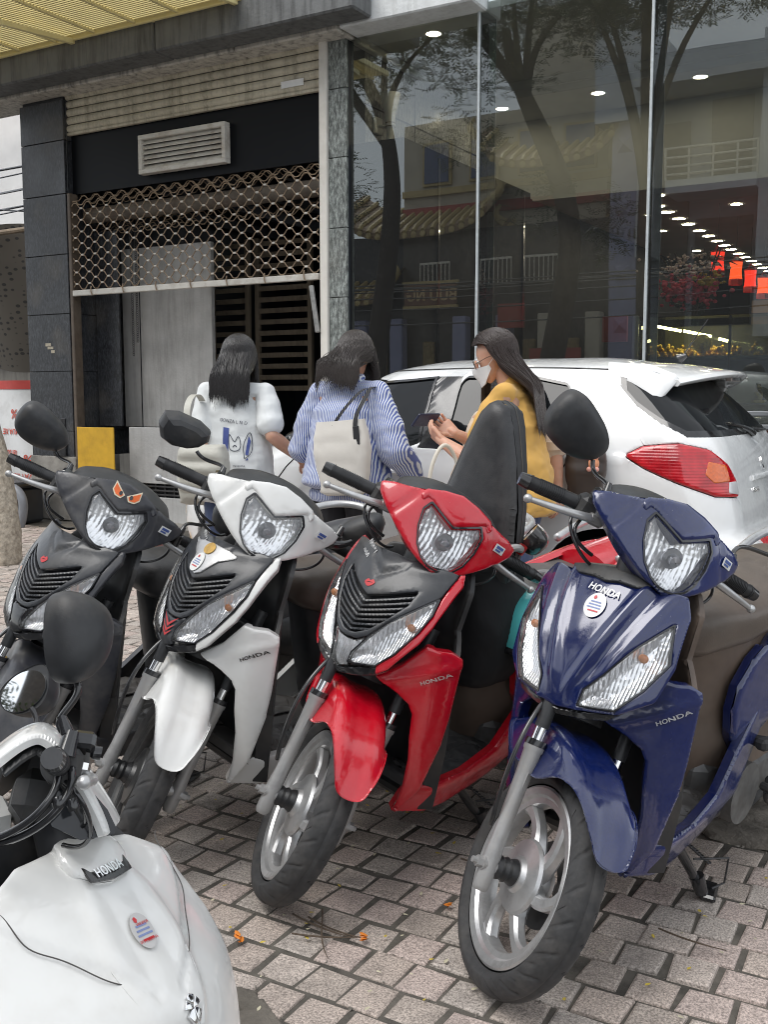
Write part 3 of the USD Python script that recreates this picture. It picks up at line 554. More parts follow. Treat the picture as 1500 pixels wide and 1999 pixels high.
AMBER = mat('amber_bulb', {'p': ('principled_bsdf', {'base_color': (.55, .2, .06), 'roughness': .3})})
BULB = mat('clear_bulb', {'p': ('principled_bsdf', {'base_color': (.35, .35, .37), 'roughness': .1, 'metallic': .6})})
mirror_glass = mat('mirror_glass', {'p': ('principled_bsdf', {'base_color': (.85, .87, .88), 'metallic': 1., 'roughness': .02})})
decal_white = surf('decal_white', (.7, .7, .68), .4, .05)
def sticker_print(b, parent, cy, cz, M, off, ang=0, sc=1.0):
    b('printed_line', [on_map(cat(*[trimesh.creation.box([w * sc, .003 * sc, .0004]).apply_translation([0, dy * sc, 0]) for w, dy in ((.03, .008), (.036, .001), (.04, -.006))]), M, cy, cz, ang, off)], surf('print_blue', (.2, .25, .45), .5, .1), parent)
    b('printed_line', [on_map(cat(trimesh.creation.cylinder(.005 * sc, .0004, sections=5).apply_translation([-.008 * sc, .018 * sc, 0]), trimesh.creation.box([.03 * sc, .0035 * sc, .0004]).apply_translation([.002 * sc, -.014 * sc, 0])), M, cy, cz, ang, off)], red_sticker, parent)
_cache = {}
def cached(k, fn):
    if k not in _cache: _cache[k] = fn()
    return _cache[k]
def tyre_mesh(r0, r1, w, nt=300, ns=18, groove=True, seed=0):
    """r0 rim radius, r1 outer radius, half width w; tread grooves cut in"""
    a = np.linspace(0, 2 * np.pi, nt, endpoint=False); s = np.linspace(-1, 1, 2 * ns + 1)
    ph = s * 2.25; cy = w * np.sin(np.clip(ph, -2.25, 2.25)) ; rc = (r1 + r0 + .012) / 2; hr = (r1 - r0 - .012) / 2
    rr = r1 - hr + hr * np.cos(ph * 1.2); yy = w * np.sign(s) * np.minimum(1, np.abs(np.sin(ph * .98)) ** .85); yy = np.where(np.abs(ph) > 1.6, np.sign(s) * w * (1 - .35 * (np.abs(ph) - 1.6) / .65), yy)
    Ag, Sg = np.meshgrid(a, s, indexing='ij'); dr = np.zeros_like(Ag)
    if groove:
        n = 22; u = (Ag * n / (2 * np.pi) + 1.1 * np.abs(Sg) ** 1.3 + np.where(Sg > 0, .5, 0)) % 1
        g = np.clip(1 - np.abs(u - .5) / .075, 0, 1) * (np.abs(Sg) > .12) * (np.abs(Sg) < .66)
        u2 = (Ag * n / (2 * np.pi) + .45 + 1.1 * np.abs(Sg) ** 1.3 + np.where(Sg > 0, .5, 0)) % 1
        g2 = np.clip(1 - np.abs(u2 - .5) / .06, 0, 1) * (np.abs(Sg) > .42) * (np.abs(Sg) < .72); dr = -.0035 * np.clip(2 * np.maximum(g, g2), 0, 1); dr += -.003 * (np.abs(Sg) < .04)
    P = np.stack([(rr[None] + dr) * np.cos(Ag), np.broadcast_to(yy, Ag.shape), (rr[None] + dr) * np.sin(Ag)], -1)
    return grid(P, closeu=True)
def rim_mesh(r):
    prof = [(r - .03, -.018), (r - .018, -.02), (r - .012, -.027), (r + .002, -.031), (r + .007, -.028), (r + .007, .028), (r + .002, .031), (r - .012, .027), (r - .018, .02), (r - .03, .018), (r - .034, 0), (r - .03, -.018)]
    return lathe(prof, 72, 'y')
def spokes(r, n=6):
    out = []
    for k in range(n):
        a0 = 2 * np.pi * k / n; t = np.linspace(0, 1, 9); rad = .036 + (r - .02 - .036) * t; an = a0 + .55 * t ** 1.4; hw = lerp(t, [0, .25, .8, 1], [.022, .016, .0125, .02]); hy = lerp(t, [0, .5, 1], [.022, .014, .016])
        c = np.stack([rad * np.cos(an), 0 * t, rad * np.sin(an)], -1); tg = np.gradient(c, axis=0); tg /= np.linalg.norm(tg, axis=1, keepdims=True); nn = np.stack([-tg[:, 2], 0 * t, tg[:, 0]], -1)
        q = [(-1, -.55), (-.6, -1), (.6, -1), (1, -.55), (1, .55), (.6, 1), (-.6, 1), (-1, .55)]
        P = np.stack([c + nn * (hw * x)[:, None] + np.array([0, 1., 0]) * (hy * y)[:, None] for x, y in q], 1); out.append(grid(P, closev=True))
    return out
def superring(cx, a_f, a_b, w, z, n=40, p=2.6):
    t = np.linspace(0, 2 * np.pi, n, endpoint=False); c, s = np.cos(t), np.sin(t)
    x = np.sign(c) * np.abs(c) ** (2 / p); y = np.sign(s) * np.abs(s) ** (2 / p)
    return np.stack([cx + np.where(x > 0, x * a_f, x * a_b), w * y, np.full(n, z)], -1)
def loft(rings, cap=True):
    P = np.array(rings); m = grid(P, closev=True)
    if cap:
        n = P.shape[1]; V = np.vstack([m.vertices, P[0].mean(0), P[-1].mean(0)]); k = np.arange(n); c = len(m.vertices); b = (len(P) - 1) * n
        F = np.vstack([m.faces, np.stack([np.full(n, c), (k + 1) % n, k], 1), np.stack([np.full(n, c + 1), b + k, b + (k + 1) % n], 1)]); m = trimesh.Trimesh(V, F, process=False)
    m.fix_normals(); return m
def seat_mesh(grow=1.0):
    rings = []
    for x, zt, zb, w in [(-.50, .73, .70, .02), (-.505, .755, .675, .06), (-.53, .775, .655, .095), (-.58, .785, .64, .118), (-.66, .785, .64, .128), (-.78, .775, .64, .14), (-.9, .782, .66, .148), (-1.02, .80, .69, .146), (-1.15, .822, .72, .13), (-1.26, .835, .75, .105), (-1.31, .825, .77, .06), (-1.325, .81, .79, .02)]:
        t = np.linspace(0, 2 * np.pi, 36, endpoint=False); c, s = np.cos(t), np.sin(t); h = (zt - zb) / 2
        rings.append(np.stack([np.full(36, x), w * np.sign(c) * np.abs(c) ** .7, (zt + zb) / 2 + h * np.sign(s) * np.abs(s) ** .7], -1))
    return loft(rings)
def mirror_shell(hl, hh, facet=False):
    rings = []
    for d, k in [(-.018, .98), (-.02, 1.0), (0.0, 1.02), (.012, .98), (.026, .86), (.036, .62), (.041, .3), (.042, .03)]:
        t = np.linspace(0, 2 * np.pi, 10 if facet else 40, endpoint=False); c, s = np.cos(t), np.sin(t); p = 2.5
        y = hl * k * np.sign(c) * np.abs(c) ** (2 / p) * (1 + .18 * s); z = hh * k * np.sign(s) * np.abs(s) ** (2 / p) * (1 - .22 * c)
        rings.append(np.stack([np.full_like(y, d), y, z], -1))
    return loft(rings, True)
def scooter(name, label, pose, S):
    x, y, th, lean, st = pose[:5]; z0 = pose[5] if len(pose) > 5 else 0.
    cl, sl = math.cos(math.radians(lean)), math.sin(math.radians(lean)); Ml = np.eye(4); Ml[1, 1] = cl; Ml[1, 2] = sl; Ml[2, 1] = -sl; Ml[2, 2] = cl
    # tyres stand on the ground: a leaning round tyre touches beside its middle line
    Mw = T(x, y, z0) @ R(th) @ Ml
    t = thing(name, label, 'scooter', M=Mw)
    St = trimesh.transformations.rotation_matrix(math.radians(st), [-math.sin(CA), 0, math.cos(CA)], [.08, 0, 0])
    def s(n, m, mt, parent=t, **k): return obj(n, tf(cat(m), St), mt, parent, **k)
    def b(n, m, mt, parent=t, **k): return obj(n, cat(m), mt, parent, **k)
    P, dk = S['paint'], S.get('dark', black_plastic)
    # ---- front wheel
    fw = s('front_wheel', [tf(cat(cached('rim', lambda: rim_mesh(.19)), *cached('spokes', lambda: spokes(.19)), lathe([(.001, -.04), (.034, -.04), (.04, -.03), (.078, -.024), (.082, -.016), (.078, -.01), (.045, -.006), (.045, .03), (.034, .045), (.001, .045)], 40, 'y')), T(0, 0, .25))], S.get('rim', alloy), smooth=30)
    s('tyre', [tf(cached('tyre', lambda: tyre_mesh(.186, .25, .043)), T(0, 0, .25))], rubber, fw, smooth=40)
    s('brake_disc', [tf(lathe([(.05, .04), (.095, .04), (.095, .044), (.05, .044), (.05, .04)], 40, 'y'), T(0, 0, .25))], dark_steel, fw)
    s('gaiter', [tf(lathe([(.001, -.088), (.022, -.088), (.026, -.078), (.023, -.07), (.027, -.062), (.024, -.054), (.028, -.046), (.03, -.038), (.001, -.038)], 28, 'y'), T(0, 0, .25))], grip_rubber, fw)
    a = np.array([-math.sin(CA), 0, math.cos(CA)])
    for sg in (-1, 1):
        o = np.array([.004, sg * .102, .25]); pts = [o - a * .055, o - a * .045, o + a * .02, o + a * .06, o + a * .2, o + a * .255, o + a * .258, o + a * .275]
        fl = s('fork_leg', [tube(pts, [.014, .0185, .0195, .0165, .018, .02, .0225, .0225], 18), tube([o + [0, sg * .018, 0], o - [0, sg * .03, 0]], .017, 14), tube([o - a * .02 + [.0, 0, 0], o + a * .22 + [0.018, 0, 0]], [.006, .004], 8)], cast_alloy, smooth=40)
        s('fork_tube', [tube([o + a * .27, o + a * .315], .0135, 14)], chrome, fl); s('fork_cover', [tube([o + a * .31, o + a * (.36 if S['kind'] == 'fore' else .55)], [.016, .018], 14)], black_plastic, fl); s('dust_seal', [tube([o + a * .268, o + a * .282], .0235, 14)], gloss_black, fl)
        s('axle_bolt', [tf(trimesh.creation.cylinder(.0125, .014, sections=6), R(90, (1, 0, 0)), T(*(o + [0, sg * .024, 0]))), tf(trimesh.creation.cylinder(.007, .03, sections=8), R(90, (1, 0, 0)), T(*(o + [0, sg * .026, 0])))], S.get('bolt', cast_alloy), fl)
    s('brake_hose', [tube([(-.05, -.12, .31), (-.07, -.145, .42), (-.12, -.14, .52), (-.2, -.09, .60), (-.26, -.03, .66)], .0055, 8, 30)], gloss_black, smooth=True)
    fe = S.get('fender', [(47.5, -.020), (47, 0), (47.5, .020), (52, .042), (62, .058), (74, .071), (84, .088), (92, .115), (99, .148), (107, .17), (120, .178), (136, .176), (146, .14), (151, .07), (152, 0), (151, -.07), (146, -.14), (136, -.176), (120, -.178), (107, -.17), (99, -.148), (92, -.115), (84, -.088), (74, -.071), (62, -.058), (52, -.042)])
    fp = smooth_poly(np.array([(math.radians(q), v) for q, v in fe]), 160)
    crease = lambda Q: .006 * np.exp(-(Q[:, 1] / .03) ** 4)
    fm = cached('fender', lambda: patch(fp, fend_map, h=.009, thick=.003, rnd=.004, flip=False, disp=crease))
    s('fender', [fm], P, smooth=40)
    # ---- apron
    if S['kind'] == 'grille':
        pd = lambda Q: -.006 * np.exp(-((Q[:, 1] - .835 - .55 * np.abs(Q[:, 0])) / .006) ** 2) * (np.abs(Q[:, 0]) < .06) + .004 * np.exp(-((Q[:, 1] - .86 - .1 * np.abs(Q[:, 0])) / .012) ** 2)
        pn = b('front_panel', [cached('panel', lambda: patch(rnd_poly(PANEL_G, .006).difference(rnd_poly(GRILLE, .004)), A_map, h=.008, thick=.012, rnd=.003, off=.003, disp=pd))], S['panel'], smooth=40)
        b('grille_back', [cached('gback', lambda: patch(GRILLE.buffer(.004), A_map, h=.02, thick=0, rnd=0, off=-.018))], black_void, pn)
        for k in range(8):
            z0 = .776 - k * .0115; strip = Polygon([(0, z0), (.13, z0 + .13 * (.33 - .012 * k)), (.13, z0 - .0055 + .13 * (.33 - .012 * k)), (0, z0 - .0055), (-.13, z0 - .0055 + .13 * (.33 - .012 * k)), (-.13, z0 + .13 * (.33 - .012 * k))]).intersection(GRILLE.buffer(.002))
            if not strip.is_empty: b('grille_slat', [cached(('slat', k), lambda: patch(strip, A_map, h=.01, thick=.01, rnd=.0015, off=-.001))], S['panel'], pn)
        for sg in (-1, 1): b('side_panel', [cached(('sideg', sg), lambda: patch(rnd_poly(side(SIDE_G, sg), .002), A_map, h=.01, thick=.02, rnd=.004, off=.001))], P, smooth=40)
        mid = half([(0, .682), (.028, .684), (.052, .698), (.03, .655), (.027, .63), (.03, .618), (0, .606)])
        if S['center'] == 'clear':
            b('position_lamp', [patch(mid, A_map, h=.012, thick=.006, rnd=.004, off=.002)], LENS); b('lamp_reflector', [patch(mid.buffer(-.002), A_map, h=.008, thick=0, rnd=0, off=-.009, disp=facets(.0008, 8))], CHROME_REFL, smooth=False)
        else: b('nose_panel', [patch(rnd_poly(mid, .003), A_map, h=.012, thick=.01, rnd=.004, off=.003)], S['center'])
        b('lower_lip', [cached('lip', lambda: patch(half([(0, .604), (.03, .613), (.1, .638), (.13, .634), (.106, .616), (.06, .6), (0, .588)]), A_map, h=.012, thick=.02, rnd=.003, off=-.002))], gloss_black)
        SIG = SIG_G
    elif S['kind'] == 'fore':
        FM = lambda u, v: np.stack([PchipInterpolator([.3, .40, .55, .653, .74, .82, .88, .95], [-.04, -.02, -.05, -.089, -.17, -.261, -.36, -.5])(np.clip(v, .3, .95)) - 1.6 * np.asarray(u) ** 2, u, v], -1)
        def pdf(Q):
            au = np.abs(Q[:, 0]); rw = .05 + .03 * np.sin(np.clip((Q[:, 1] - .62) / .22, 0, 1) * np.pi)
            gv = .69 + .62 * (au - .034); o = .009 / (1 + np.exp((au - rw) / .004)) * np.clip((Q[:, 1] - .60) / .06, 0, 1) - .006 * np.exp(-((Q[:, 1] - gv) / .0035) ** 2) * (au > .02) + .007 / (1 + np.exp(-(Q[:, 1] - gv) / .006)) * np.clip((au - .03) / .04, 0, 1)
            return o
        b('front_panel', [patch(rnd_poly(half([(0, .868), (.05, .862), (.12, .852), (.2, .815), (.25, .72), (.235, .6), (.18, .5), (.1, .43), (0, .40)]), .02), FM, h=.008, thick=.03, rnd=.01, disp=pdf)], P, smooth=45)
        hmp = rnd_poly(half([(0, .812), (.03, .815), (.058, .828), (.062, .845), (.05, .862), (0, .87)]), .008)
        b('nose_hump', [patch(hmp, FM, h=.006, thick=.014, rnd=.010, off=.022)], P, smooth=45)
        b('lettering', [on_map(text('HONDA', .0085, .002, True, 0, 1.35), FM, -.002, .8225, 3, .0225)], chrome); b('badge_bar', [patch(rnd_poly(half([(0, .812), (.044, .815), (.045, .833), (0, .831)]), .002), FM, h=.01, thick=.003, rnd=.001, off=.0215)], gloss_black)
        s5 = b('round_sticker', [on_map(trimesh.creation.cylinder(.021, .0006, sections=40), FM, .0, .752, 0, .0135)], surf('grey_sticker', (.5, .49, .48), .35, .06)); sticker_print(b, s5, 0, .752, FM, .0145, 0, .75)
        b('lettering', [on_map(text('0977.000.746', .0036, .0003, False, 0, 1.1), FM, .001, .7405, 0, .0148), on_map(text('VAN KHOA', .0032, .0003, False, 0, 1.1), FM, .004, .760, 0, .0148)], red_sticker, s5)
        for sg in (-1, 1):
            gq = spline([(sg * a, c_) for a, c_ in ((.012, .648), (.034, .69), (.09, .715), (.143, .751), (.172, .769), (.18, .803), (.215, .83), *(((.24, .845),) if sg < 0 else ()))], 60); b('panel_gap', [tube(np.array(FM(gq[:, 0], gq[:, 1])) + np.outer(.002 + .0045 * np.clip((np.abs(gq[:, 0]) - .03) / .04, 0, 1), [.75, 0, .66]), .0011, 6)], grey_plastic, smooth=True)
            rq = spline([(sg * a, c_) for a, c_ in ((.055, .86), (.062, .80), (.08, .757), (.074, .70), (.04, .63))], 60); rw_ = FM(rq[:, 0], rq[:, 1]); b('crease', [loft([rw_[k] + [.0, 0, 0] + np.array([[-.004, .0, -.004], [.0065, sg * .001, .0035], [.006, -sg * .007, .004], [-.004, -sg * .012, -.003]]) for k in range(60)])], P, smooth=50)
        for q in ([(0, 0), (-.5, .5), (-.9, .1), (-.35, -.05)], [(0, 0), (.5, .5), (.9, .1), (.35, -.05)], [(0, 0), (-.35, -.1), (-.75, -.35), (-.3, -.9), (-.1, -.9)], [(0, 0), (.35, -.1), (.75, -.35), (.3, -.9), (.1, -.9)], [(-.42, .6), (0, .15), (.42, .6), (0, .75)]):
            b('emblem_segment', [on_map(patch(Polygon([(a * .021, c_ * .021) for a, c_ in q]), plane_map((0, 0, 0), (1, 0, 0), (0, 1, 0)), h=.02, thick=.004, rnd=.001), FM, .02, .656, 0, .014)], chrome)
    else:
        def pd(Q):
            ay = np.abs(Q[:, 0]); c = .012 + .33 * (Q[:, 1] - .64); return .010 * np.exp(-((ay - c) / .013) ** 2) * np.clip((Q[:, 1] - .63) / .05, 0, 1) - .007 * np.exp(-((ay - c - .025) / .012) ** 2) * np.clip((Q[:, 1] - .66) / .05, 0, 1) + .004 * np.exp(-((ay - .12 - .4 * (Q[:, 1] - .8)) / .008) ** 2)
        hole = side(SIG_B, 1).union(side(SIG_B, -1)).buffer(.002)
        b('front_panel', [patch(rnd_poly(PANEL_B, .012).difference(hole), A_map, h=.007, thick=.016, rnd=.005, off=.002, disp=pd)], P, smooth=45)
        b('top_garnish', [patch(rnd_poly(half([(0, .868), (.03, .872), (.075, .868), (.105, .878), (.06, .888), (0, .894)]), .003), A_map, h=.01, thick=.01, rnd=.003, off=.012)], black_plastic)
        b('lower_lip', [patch(half([(0, .608), (.06, .615), (.14, .63), (.11, .606), (.06, .598), (0, .592)]), A_map, h=.012, thick=.02, rnd=.003, off=-.004)], gloss_black)
        SIG = SIG_B
    for sg in ((-1, 1) if S['kind'] != 'fore' else ()):
        sp = side(SIG, sg); tl = b('turn_signal', [cached((S['kind'], 'sig', sg), lambda: patch(rnd_poly(sp, .003), A_map, h=.01, thick=.006, rnd=.004, off=.0045))], LENS, smooth=40)
        b('reflector', [cached((S['kind'], 'sigr', sg), lambda: patch(sp.buffer(-.001), A_map, h=.0075, thick=0, rnd=0, off=-.008, disp=lambda Q: -.014 * np.clip(shapely.distance(sp.boundary, shapely.points(Q)) / .022, 0, 1) + facets(.0008, 3)(Q)))], CHROME_REFL, tl, smooth=False)
        b('bezel', [cached((S['kind'], 'bez', sg), lambda: patch(sp.buffer(.0025).difference(sp.buffer(-.001)), A_map, h=.01, thick=.01, rnd=0, off=.0035))], gloss_black, tl)
        b('amber_bulb', [tf(ell((0, 0, 0), (.008, .012, .010), 2), T(*(A_map([sg * .138], [.742])[0] - [.010, 0, 0])))], AMBER, tl)
    # ---- leg shields, well liner, inner parts
    for sg in (-1, 1):
        b('leg_shield', [cached(('leg', sg), lambda: patch(rnd_poly(side(LEG, sg), .004), L_map, h=.012, thick=.022, rnd=.006, flip=False, disp=lambda Q: .006 * np.exp(-((Q[:, 1] - .655 + .5 * (.236 - np.abs(Q[:, 0]))) / .012) ** 2)))], S.get('leg', P), smooth=40)
    b('wheel_well', [patch(half([(0, .62), (.1, .63), (.17, .60), (.19, .4), (.17, .22), (0, .2)]), lambda u, v: np.stack([-.345 + 2.2 * np.asarray(u) ** 2, u, v], -1), h=.03, thick=.04, rnd=.01)], S.get('well', black_plastic), smooth=40)
    b('steering_column', [tube([(-.2, 0, .55), (-.38, 0, .92)], [.05, .045], 16)], black_plastic)
    b('inner_cover', [cached('inner', lambda: patch(rnd_poly(half([(0, .875), (.14, .862), (.168, .82), (.162, .72), (.205, .67), (.21, .63), (.203, .44), (.176, .3), (.135, .245), (0, .245)]), .012), lambda u, v: np.stack([-.375 + .082 * (np.abs(np.asarray(u)) / .2) ** 3 - .25 * np.clip(np.asarray(v) - .72, 0, 1), u, v], -1), h=.02, thick=.012, rnd=.006, back=True, flip=False))], S.get('inner', black_plastic), smooth=40)
    # ---- floor, skirts
    fl = b('floorboard', [patch(rnd_poly(Polygon([(-.25, .175), (-.3, .186), (-.45, .18), (-.62, .165), (-.66, .12), (-.66, -.12), (-.62, -.165), (-.45, -.18), (-.3, -.186), (-.25, -.175)]), .03), lambda u, v: np.stack([u, v, .285 + .9 * np.clip(-.36 - 0 * u, -9, u * 0 - .36) * 0 + .35 * np.clip(u + .34, 0, 1)], -1), h=.02, thick=.02, rnd=.008)], S.get('floor', grey_plastic), smooth=40)
    b('under_tray', [box(-.62, -.3, -.14, .14, .19, .265, .03)], black_plastic)
    for sg in (-1, 1):
        b('foot_mat', [patch(rnd_poly(Polygon([(-.27, sg * .165), (-.34, sg * .176), (-.6, sg * .155), (-.62, sg * .1), (-.58, sg * .02), (-.3, sg * .05)]), .02), lambda u, v: np.stack([u, v, .290 + .35 * np.clip(u + .34, 0, 1)], -1), h=.008, thick=.004, rnd=.003, disp=lambda Q: .004 * np.clip(np.sin(55 * meshkit.fbm(np.c_[Q * 9, Q[:, :1] * 0], 2, 5)) * 2, -1, 1))], S.get('mat', rubber), fl, smooth=40)
        sk = rnd_poly(Polygon([(-.222, .212), (-.235, .30), (-.25, .302), (-.45, .293), (-.6, .32), (-.7, .40), (-.85, .50), (-.9, .43), (-.75, .28), (-.6, .225), (-.4, .198)]), .01)
        b('side_skirt', [patch(sk, lambda u, v: np.stack([u, sg * (.203 - .1 * np.clip(-.3 - u, 0, 1) ** 1.5 - .5 * np.clip(u + .31, 0, 1) - .3 * np.clip(.28 - v, 0, 1)), v], -1), h=.015, thick=.02, rnd=.008, flip=(sg > 0))], S.get('skirt', P), smooth=40)
    # ---- centre cover, seat, rear body
    b('centre_cover', [loft([superring(-.95, f, .35, w, z, p=2.4) for z, f, w in ((.27, .32, .14), (.36, .35, .145), (.5, .39, .135), (.6, .415, .13), (.66, .43, .128), (.70, .43, .12))])], S.get('cover', brown_plastic), smooth=45)
    if S.get('lid') is None: b('seat', [cached('seat', seat_mesh)], S.get('seat', brown_leather), smooth=50)
    for sg in (-1, 1):
        q = rnd_poly(Polygon([(-.76, .37), (-.70, .44), (-.68, .51), (-.695, .57), (-.76, .63), (-.88, .68), (-1.0, .71), (-1.12, .74), (-1.35, .79), (-1.6, .80), (-1.62, .76), (-1.4, .62), (-1.15, .52), (-.95, .44), (-.8, .35)]), .015)
        b('side_cover', [patch(q, lambda u, v: np.stack([u, sg * (.158 + .008 * np.sin((u + .6) * -3) - .30 * np.clip(u + .66, 0, 1) - .55 * np.clip(v - .66, 0, 1) - .5 * np.clip(-1.25 - u, 0, 1) ** 1.3 - .2 * np.clip(.45 - v, 0, 1)), v], -1), h=.018, thick=.02, rnd=.012, flip=(sg > 0))], P, smooth=45)
    b('tail', [loft([np.stack([np.full(24, X), w * np.cos(np.linspace(0, 2 * np.pi, 24, endpoint=False)), zc + h * np.sin(np.linspace(0, 2 * np.pi, 24, endpoint=False))], -1) for X, w, zc, h in ((-1.2, .1, .72, .06), (-1.45, .09, .75, .06), (-1.6, .06, .78, .04), (-1.66, .03, .785, .02))])], P)
    b('grab_rail', [tube([(-1.2, .12, .79), (-1.4, .13, .83), (-1.52, .08, .85), (-1.55, 0, .855), (-1.52, -.08, .85), (-1.4, -.13, .83), (-1.2, -.12, .79)], .014, 10, 40)], S.get('rail', alloy), smooth=True)
    rw = b('rear_wheel', [tf(cat(cached('rim2', lambda: rim_mesh(.19)), *cached('spokes', lambda: spokes(.19))), T(-1.255, 0, .255)), tf(trimesh.creation.cylinder(.05, .12, sections=24), R(90, (1, 0, 0)), T(-1.255, 0, .255))], alloy)
    b('tyre', [tf(cached('tyre2', lambda: tyre_mesh(.186, .258, .047, 160, 9)), T(-1.255, 0, .257))], rubber, rw, smooth=40)
    eng = b('engine', [box(-1.33, -.72, .07, .15, .17, .33, .04), box(-.85, -.65, -.1, .12, .2, .36, .03), tf(trimesh.creation.cylinder(.075, .1, sections=28), R(90, (1, 0, 0)), T(-1.25, .12, .25)), tf(trimesh.creation.cylinder(.085, .1, sections=28), R(90, (1, 0, 0)), T(-.82, .12, .25))], surf('engine_grey', (.13, .128, .124), .55, .3, 18, metal=.3, dirt=.7, dirtcol=(.08, .065, .05), dscale=12))
    b('air_box', [ell((-1.12, .15, .46), (.17, .055, .085), 3, R(-14, (0, 1, 0)))], black_plastic, eng, smooth=True)
    b('exhaust', [tube([(-1.0, -.15, .2), (-1.2, -.19, .26), (-1.62, -.2, .40)], [.04, .055, .05], 18)], dark_steel, smooth=40)
    b('kick_lever', [tube([(-.98, .17, .24), (-1.02, .2, .21), (-.9, .215, .22), (-.84, .22, .27)], [.014, .014, .011, .011], 10, 20), tube([(-.85, .2, .275), (-.83, .255, .28)], .012, 10)], dark_steel)
    for sg in (-1, 1): b('passenger_peg', [tf(box(-.05, .05, -.018, .018, -.015, .015, .008), R(sg * -20), R(8, (1, 0, 0)), T(-.85, sg * .205, .40)), tube([(-.86, sg * .13, .38), (-.85, sg * .19, .395)], .016, 8)], rubber)
    g = math.tan(math.radians(lean)); fy = .185; fz = g * fy + .006
    ss = b('side_stand', [tube([(-.50, .105, .24), (-.56, .135, .15), (-.62, fy - .02, fz + .03)], [.013, .013, .012], 12, 16), tube([(-.61, fy - .025, fz + .055), (-.625, fy - .01, fz + .01)], [.02, .017], 12), tf(box(-.055, .03, -.02, .02, -.007, .012, .006), R(18), T(-.645, fy, fz))], gloss_black)
    b('stand_wire', [tube([(-.60, .15, .13), (-.70, .2, fz + .09), (-.70, .2, fz + .02), (-.66, fy, fz + .012)], .003, 6)], dark_steel, ss)
    b('stand_spring', [tube([(-.55 - .10 * q + .006 * math.cos(q * 75), .125 + .05 * q + .006 * math.sin(q * 75), .2 - .09 * q) for q in np.linspace(0, 1, 100)], .0018, 5)], dark_steel, ss, smooth=True)
    # ---- handlebar
    if S['kind'] != 'fore':
        cw = s('handlebar_cowl', [cached(('cowl', S['kind'] == 'fore'), lambda: patch(COWL.difference(HEAD.buffer(-.002)), B_map, h=.009, thick=(.016 if S['kind'] == 'fore' else .045), rnd=.007, disp=lambda Q: -.004 * np.exp(-((np.abs(Q[:, 0]) - .115 - .6 * (1.03 - Q[:, 1])) / .007) ** 2)))], P, smooth=40)
        s('cowl_liner', [cached(('liner', S['kind'] == 'fore'), lambda: patch(COWL.buffer(-.005), B_map, h=.015, thick=.03, rnd=0, off=-.048) if S['kind'] == 'fore' else patch(COWL.buffer(-.006).difference(HEAD.buffer(.012)), B_map, h=.015, thick=0, rnd=0, off=-.022))], black_plastic, cw)
        s('visor', [cached('visor', lambda: patch(VISOR, B_map, h=.008, thick=.008, rnd=.006, off=.006))], P, cw, smooth=40)
        s('rear_cowl', [loft([np.stack([np.full(40, X), w * np.cos(np.linspace(0, 2 * np.pi, 40, endpoint=False)), zc + h * np.sin(np.linspace(0, 2 * np.pi, 40, endpoint=False))], -1) for X, w, zc, h in ((-.30, .13, .985, .065), (-.36, .165, .99, .06), (-.42, .15, 1.0, .05), (-.45, .11, 1.01, .035))])], dk, cw, smooth=45)
        hl = s('headlight', [cached('hl', lambda: patch(HEAD, B_map, h=.01, thick=.008, rnd=.012, off=.002))], LENS, smooth=40)
        hd = lambda Q: -.035 * np.sqrt(np.clip(1 - (Q[:, 0] / .1) ** 2 - ((Q[:, 1] - .965) / .085) ** 2, 0, 1)) + facets(.0007, 5)(Q)
        s('reflector', [cached('hlr', lambda: patch(HEAD.buffer(-.002), B_map, h=.0075, thick=0, rnd=0, off=-.006, disp=hd))], CHROME_REFL, hl, smooth=False)
        s('bulb', [tf(lathe([(.001, .0), (.019, 0), (.024, .006), (.024, .012), (.014, .014), (.012, .03), (.001, .034)], 24, 'x'), T(-.265, 0, .965))], BULB, hl)
        s('bezel', [cached('hlb', lambda: patch(HEAD.buffer(.004).difference(HEAD), B_map, h=.01, thick=.012, rnd=0, off=.002))], gloss_black, hl)
    else:
        pf = CubicSpline(np.linspace(0, 1, 7), np.array([(-.495, .962), (-.468, .99), (-.431, 1.008), (-.395, .992), (-.365, .966), (-.315, .915), (-.272, .862)]))
        def cm(u, v): q = pf(np.clip(u, -.02, 1.02)); k = np.clip(u, 0, 1); return np.stack([q[:, 0] - .9 * v ** 2 * k ** 2, v * (1 - .12 * k ** 2), q[:, 1] + .045 * (1 - (v / .18) ** 2) - .02 * (1 - k)], -1)
        cp = rnd_poly(shapely.box(.0, -.18, 1.0, .18), .03)
        def sweep(n, h_, o_, th_, mt_, par_): return s(n, [patch(shapely.affinity.scale(cp, .45, 1, origin=(0, 0)), lambda u, v: cm(np.asarray(u) / .45, np.asarray(v)), h=h_, thick=th_, rnd=.006, off=o_, back=True)], mt_, par_, smooth=45)
        cw = sweep('handlebar_cowl', .012, 0., .010, P, t); sweep('cowl_liner', .02, -.022, .004, black_plastic, cw)
        for sg in (-1, 1): s('smoked_visor', [patch(rnd_poly(Polygon([(-.40, .945), (-.36, .945), (-.31, .905), (-.285, .872), (-.34, .855), (-.39, .87)]), .01), lambda u, v: np.stack([u, sg * .148 + 0 * u, v], -1), h=.03, thick=.004, rnd=.001, back=True, flip=sg > 0)], mat('smoke_plastic', {'p': ('principled_bsdf', {'base_color': (.02, .022, .025), 'roughness': .06})}), cw)
        s('clamp_block', [box(-.45, -.37, -.09, .09, .88, .96, .02)], black_plastic, cw)
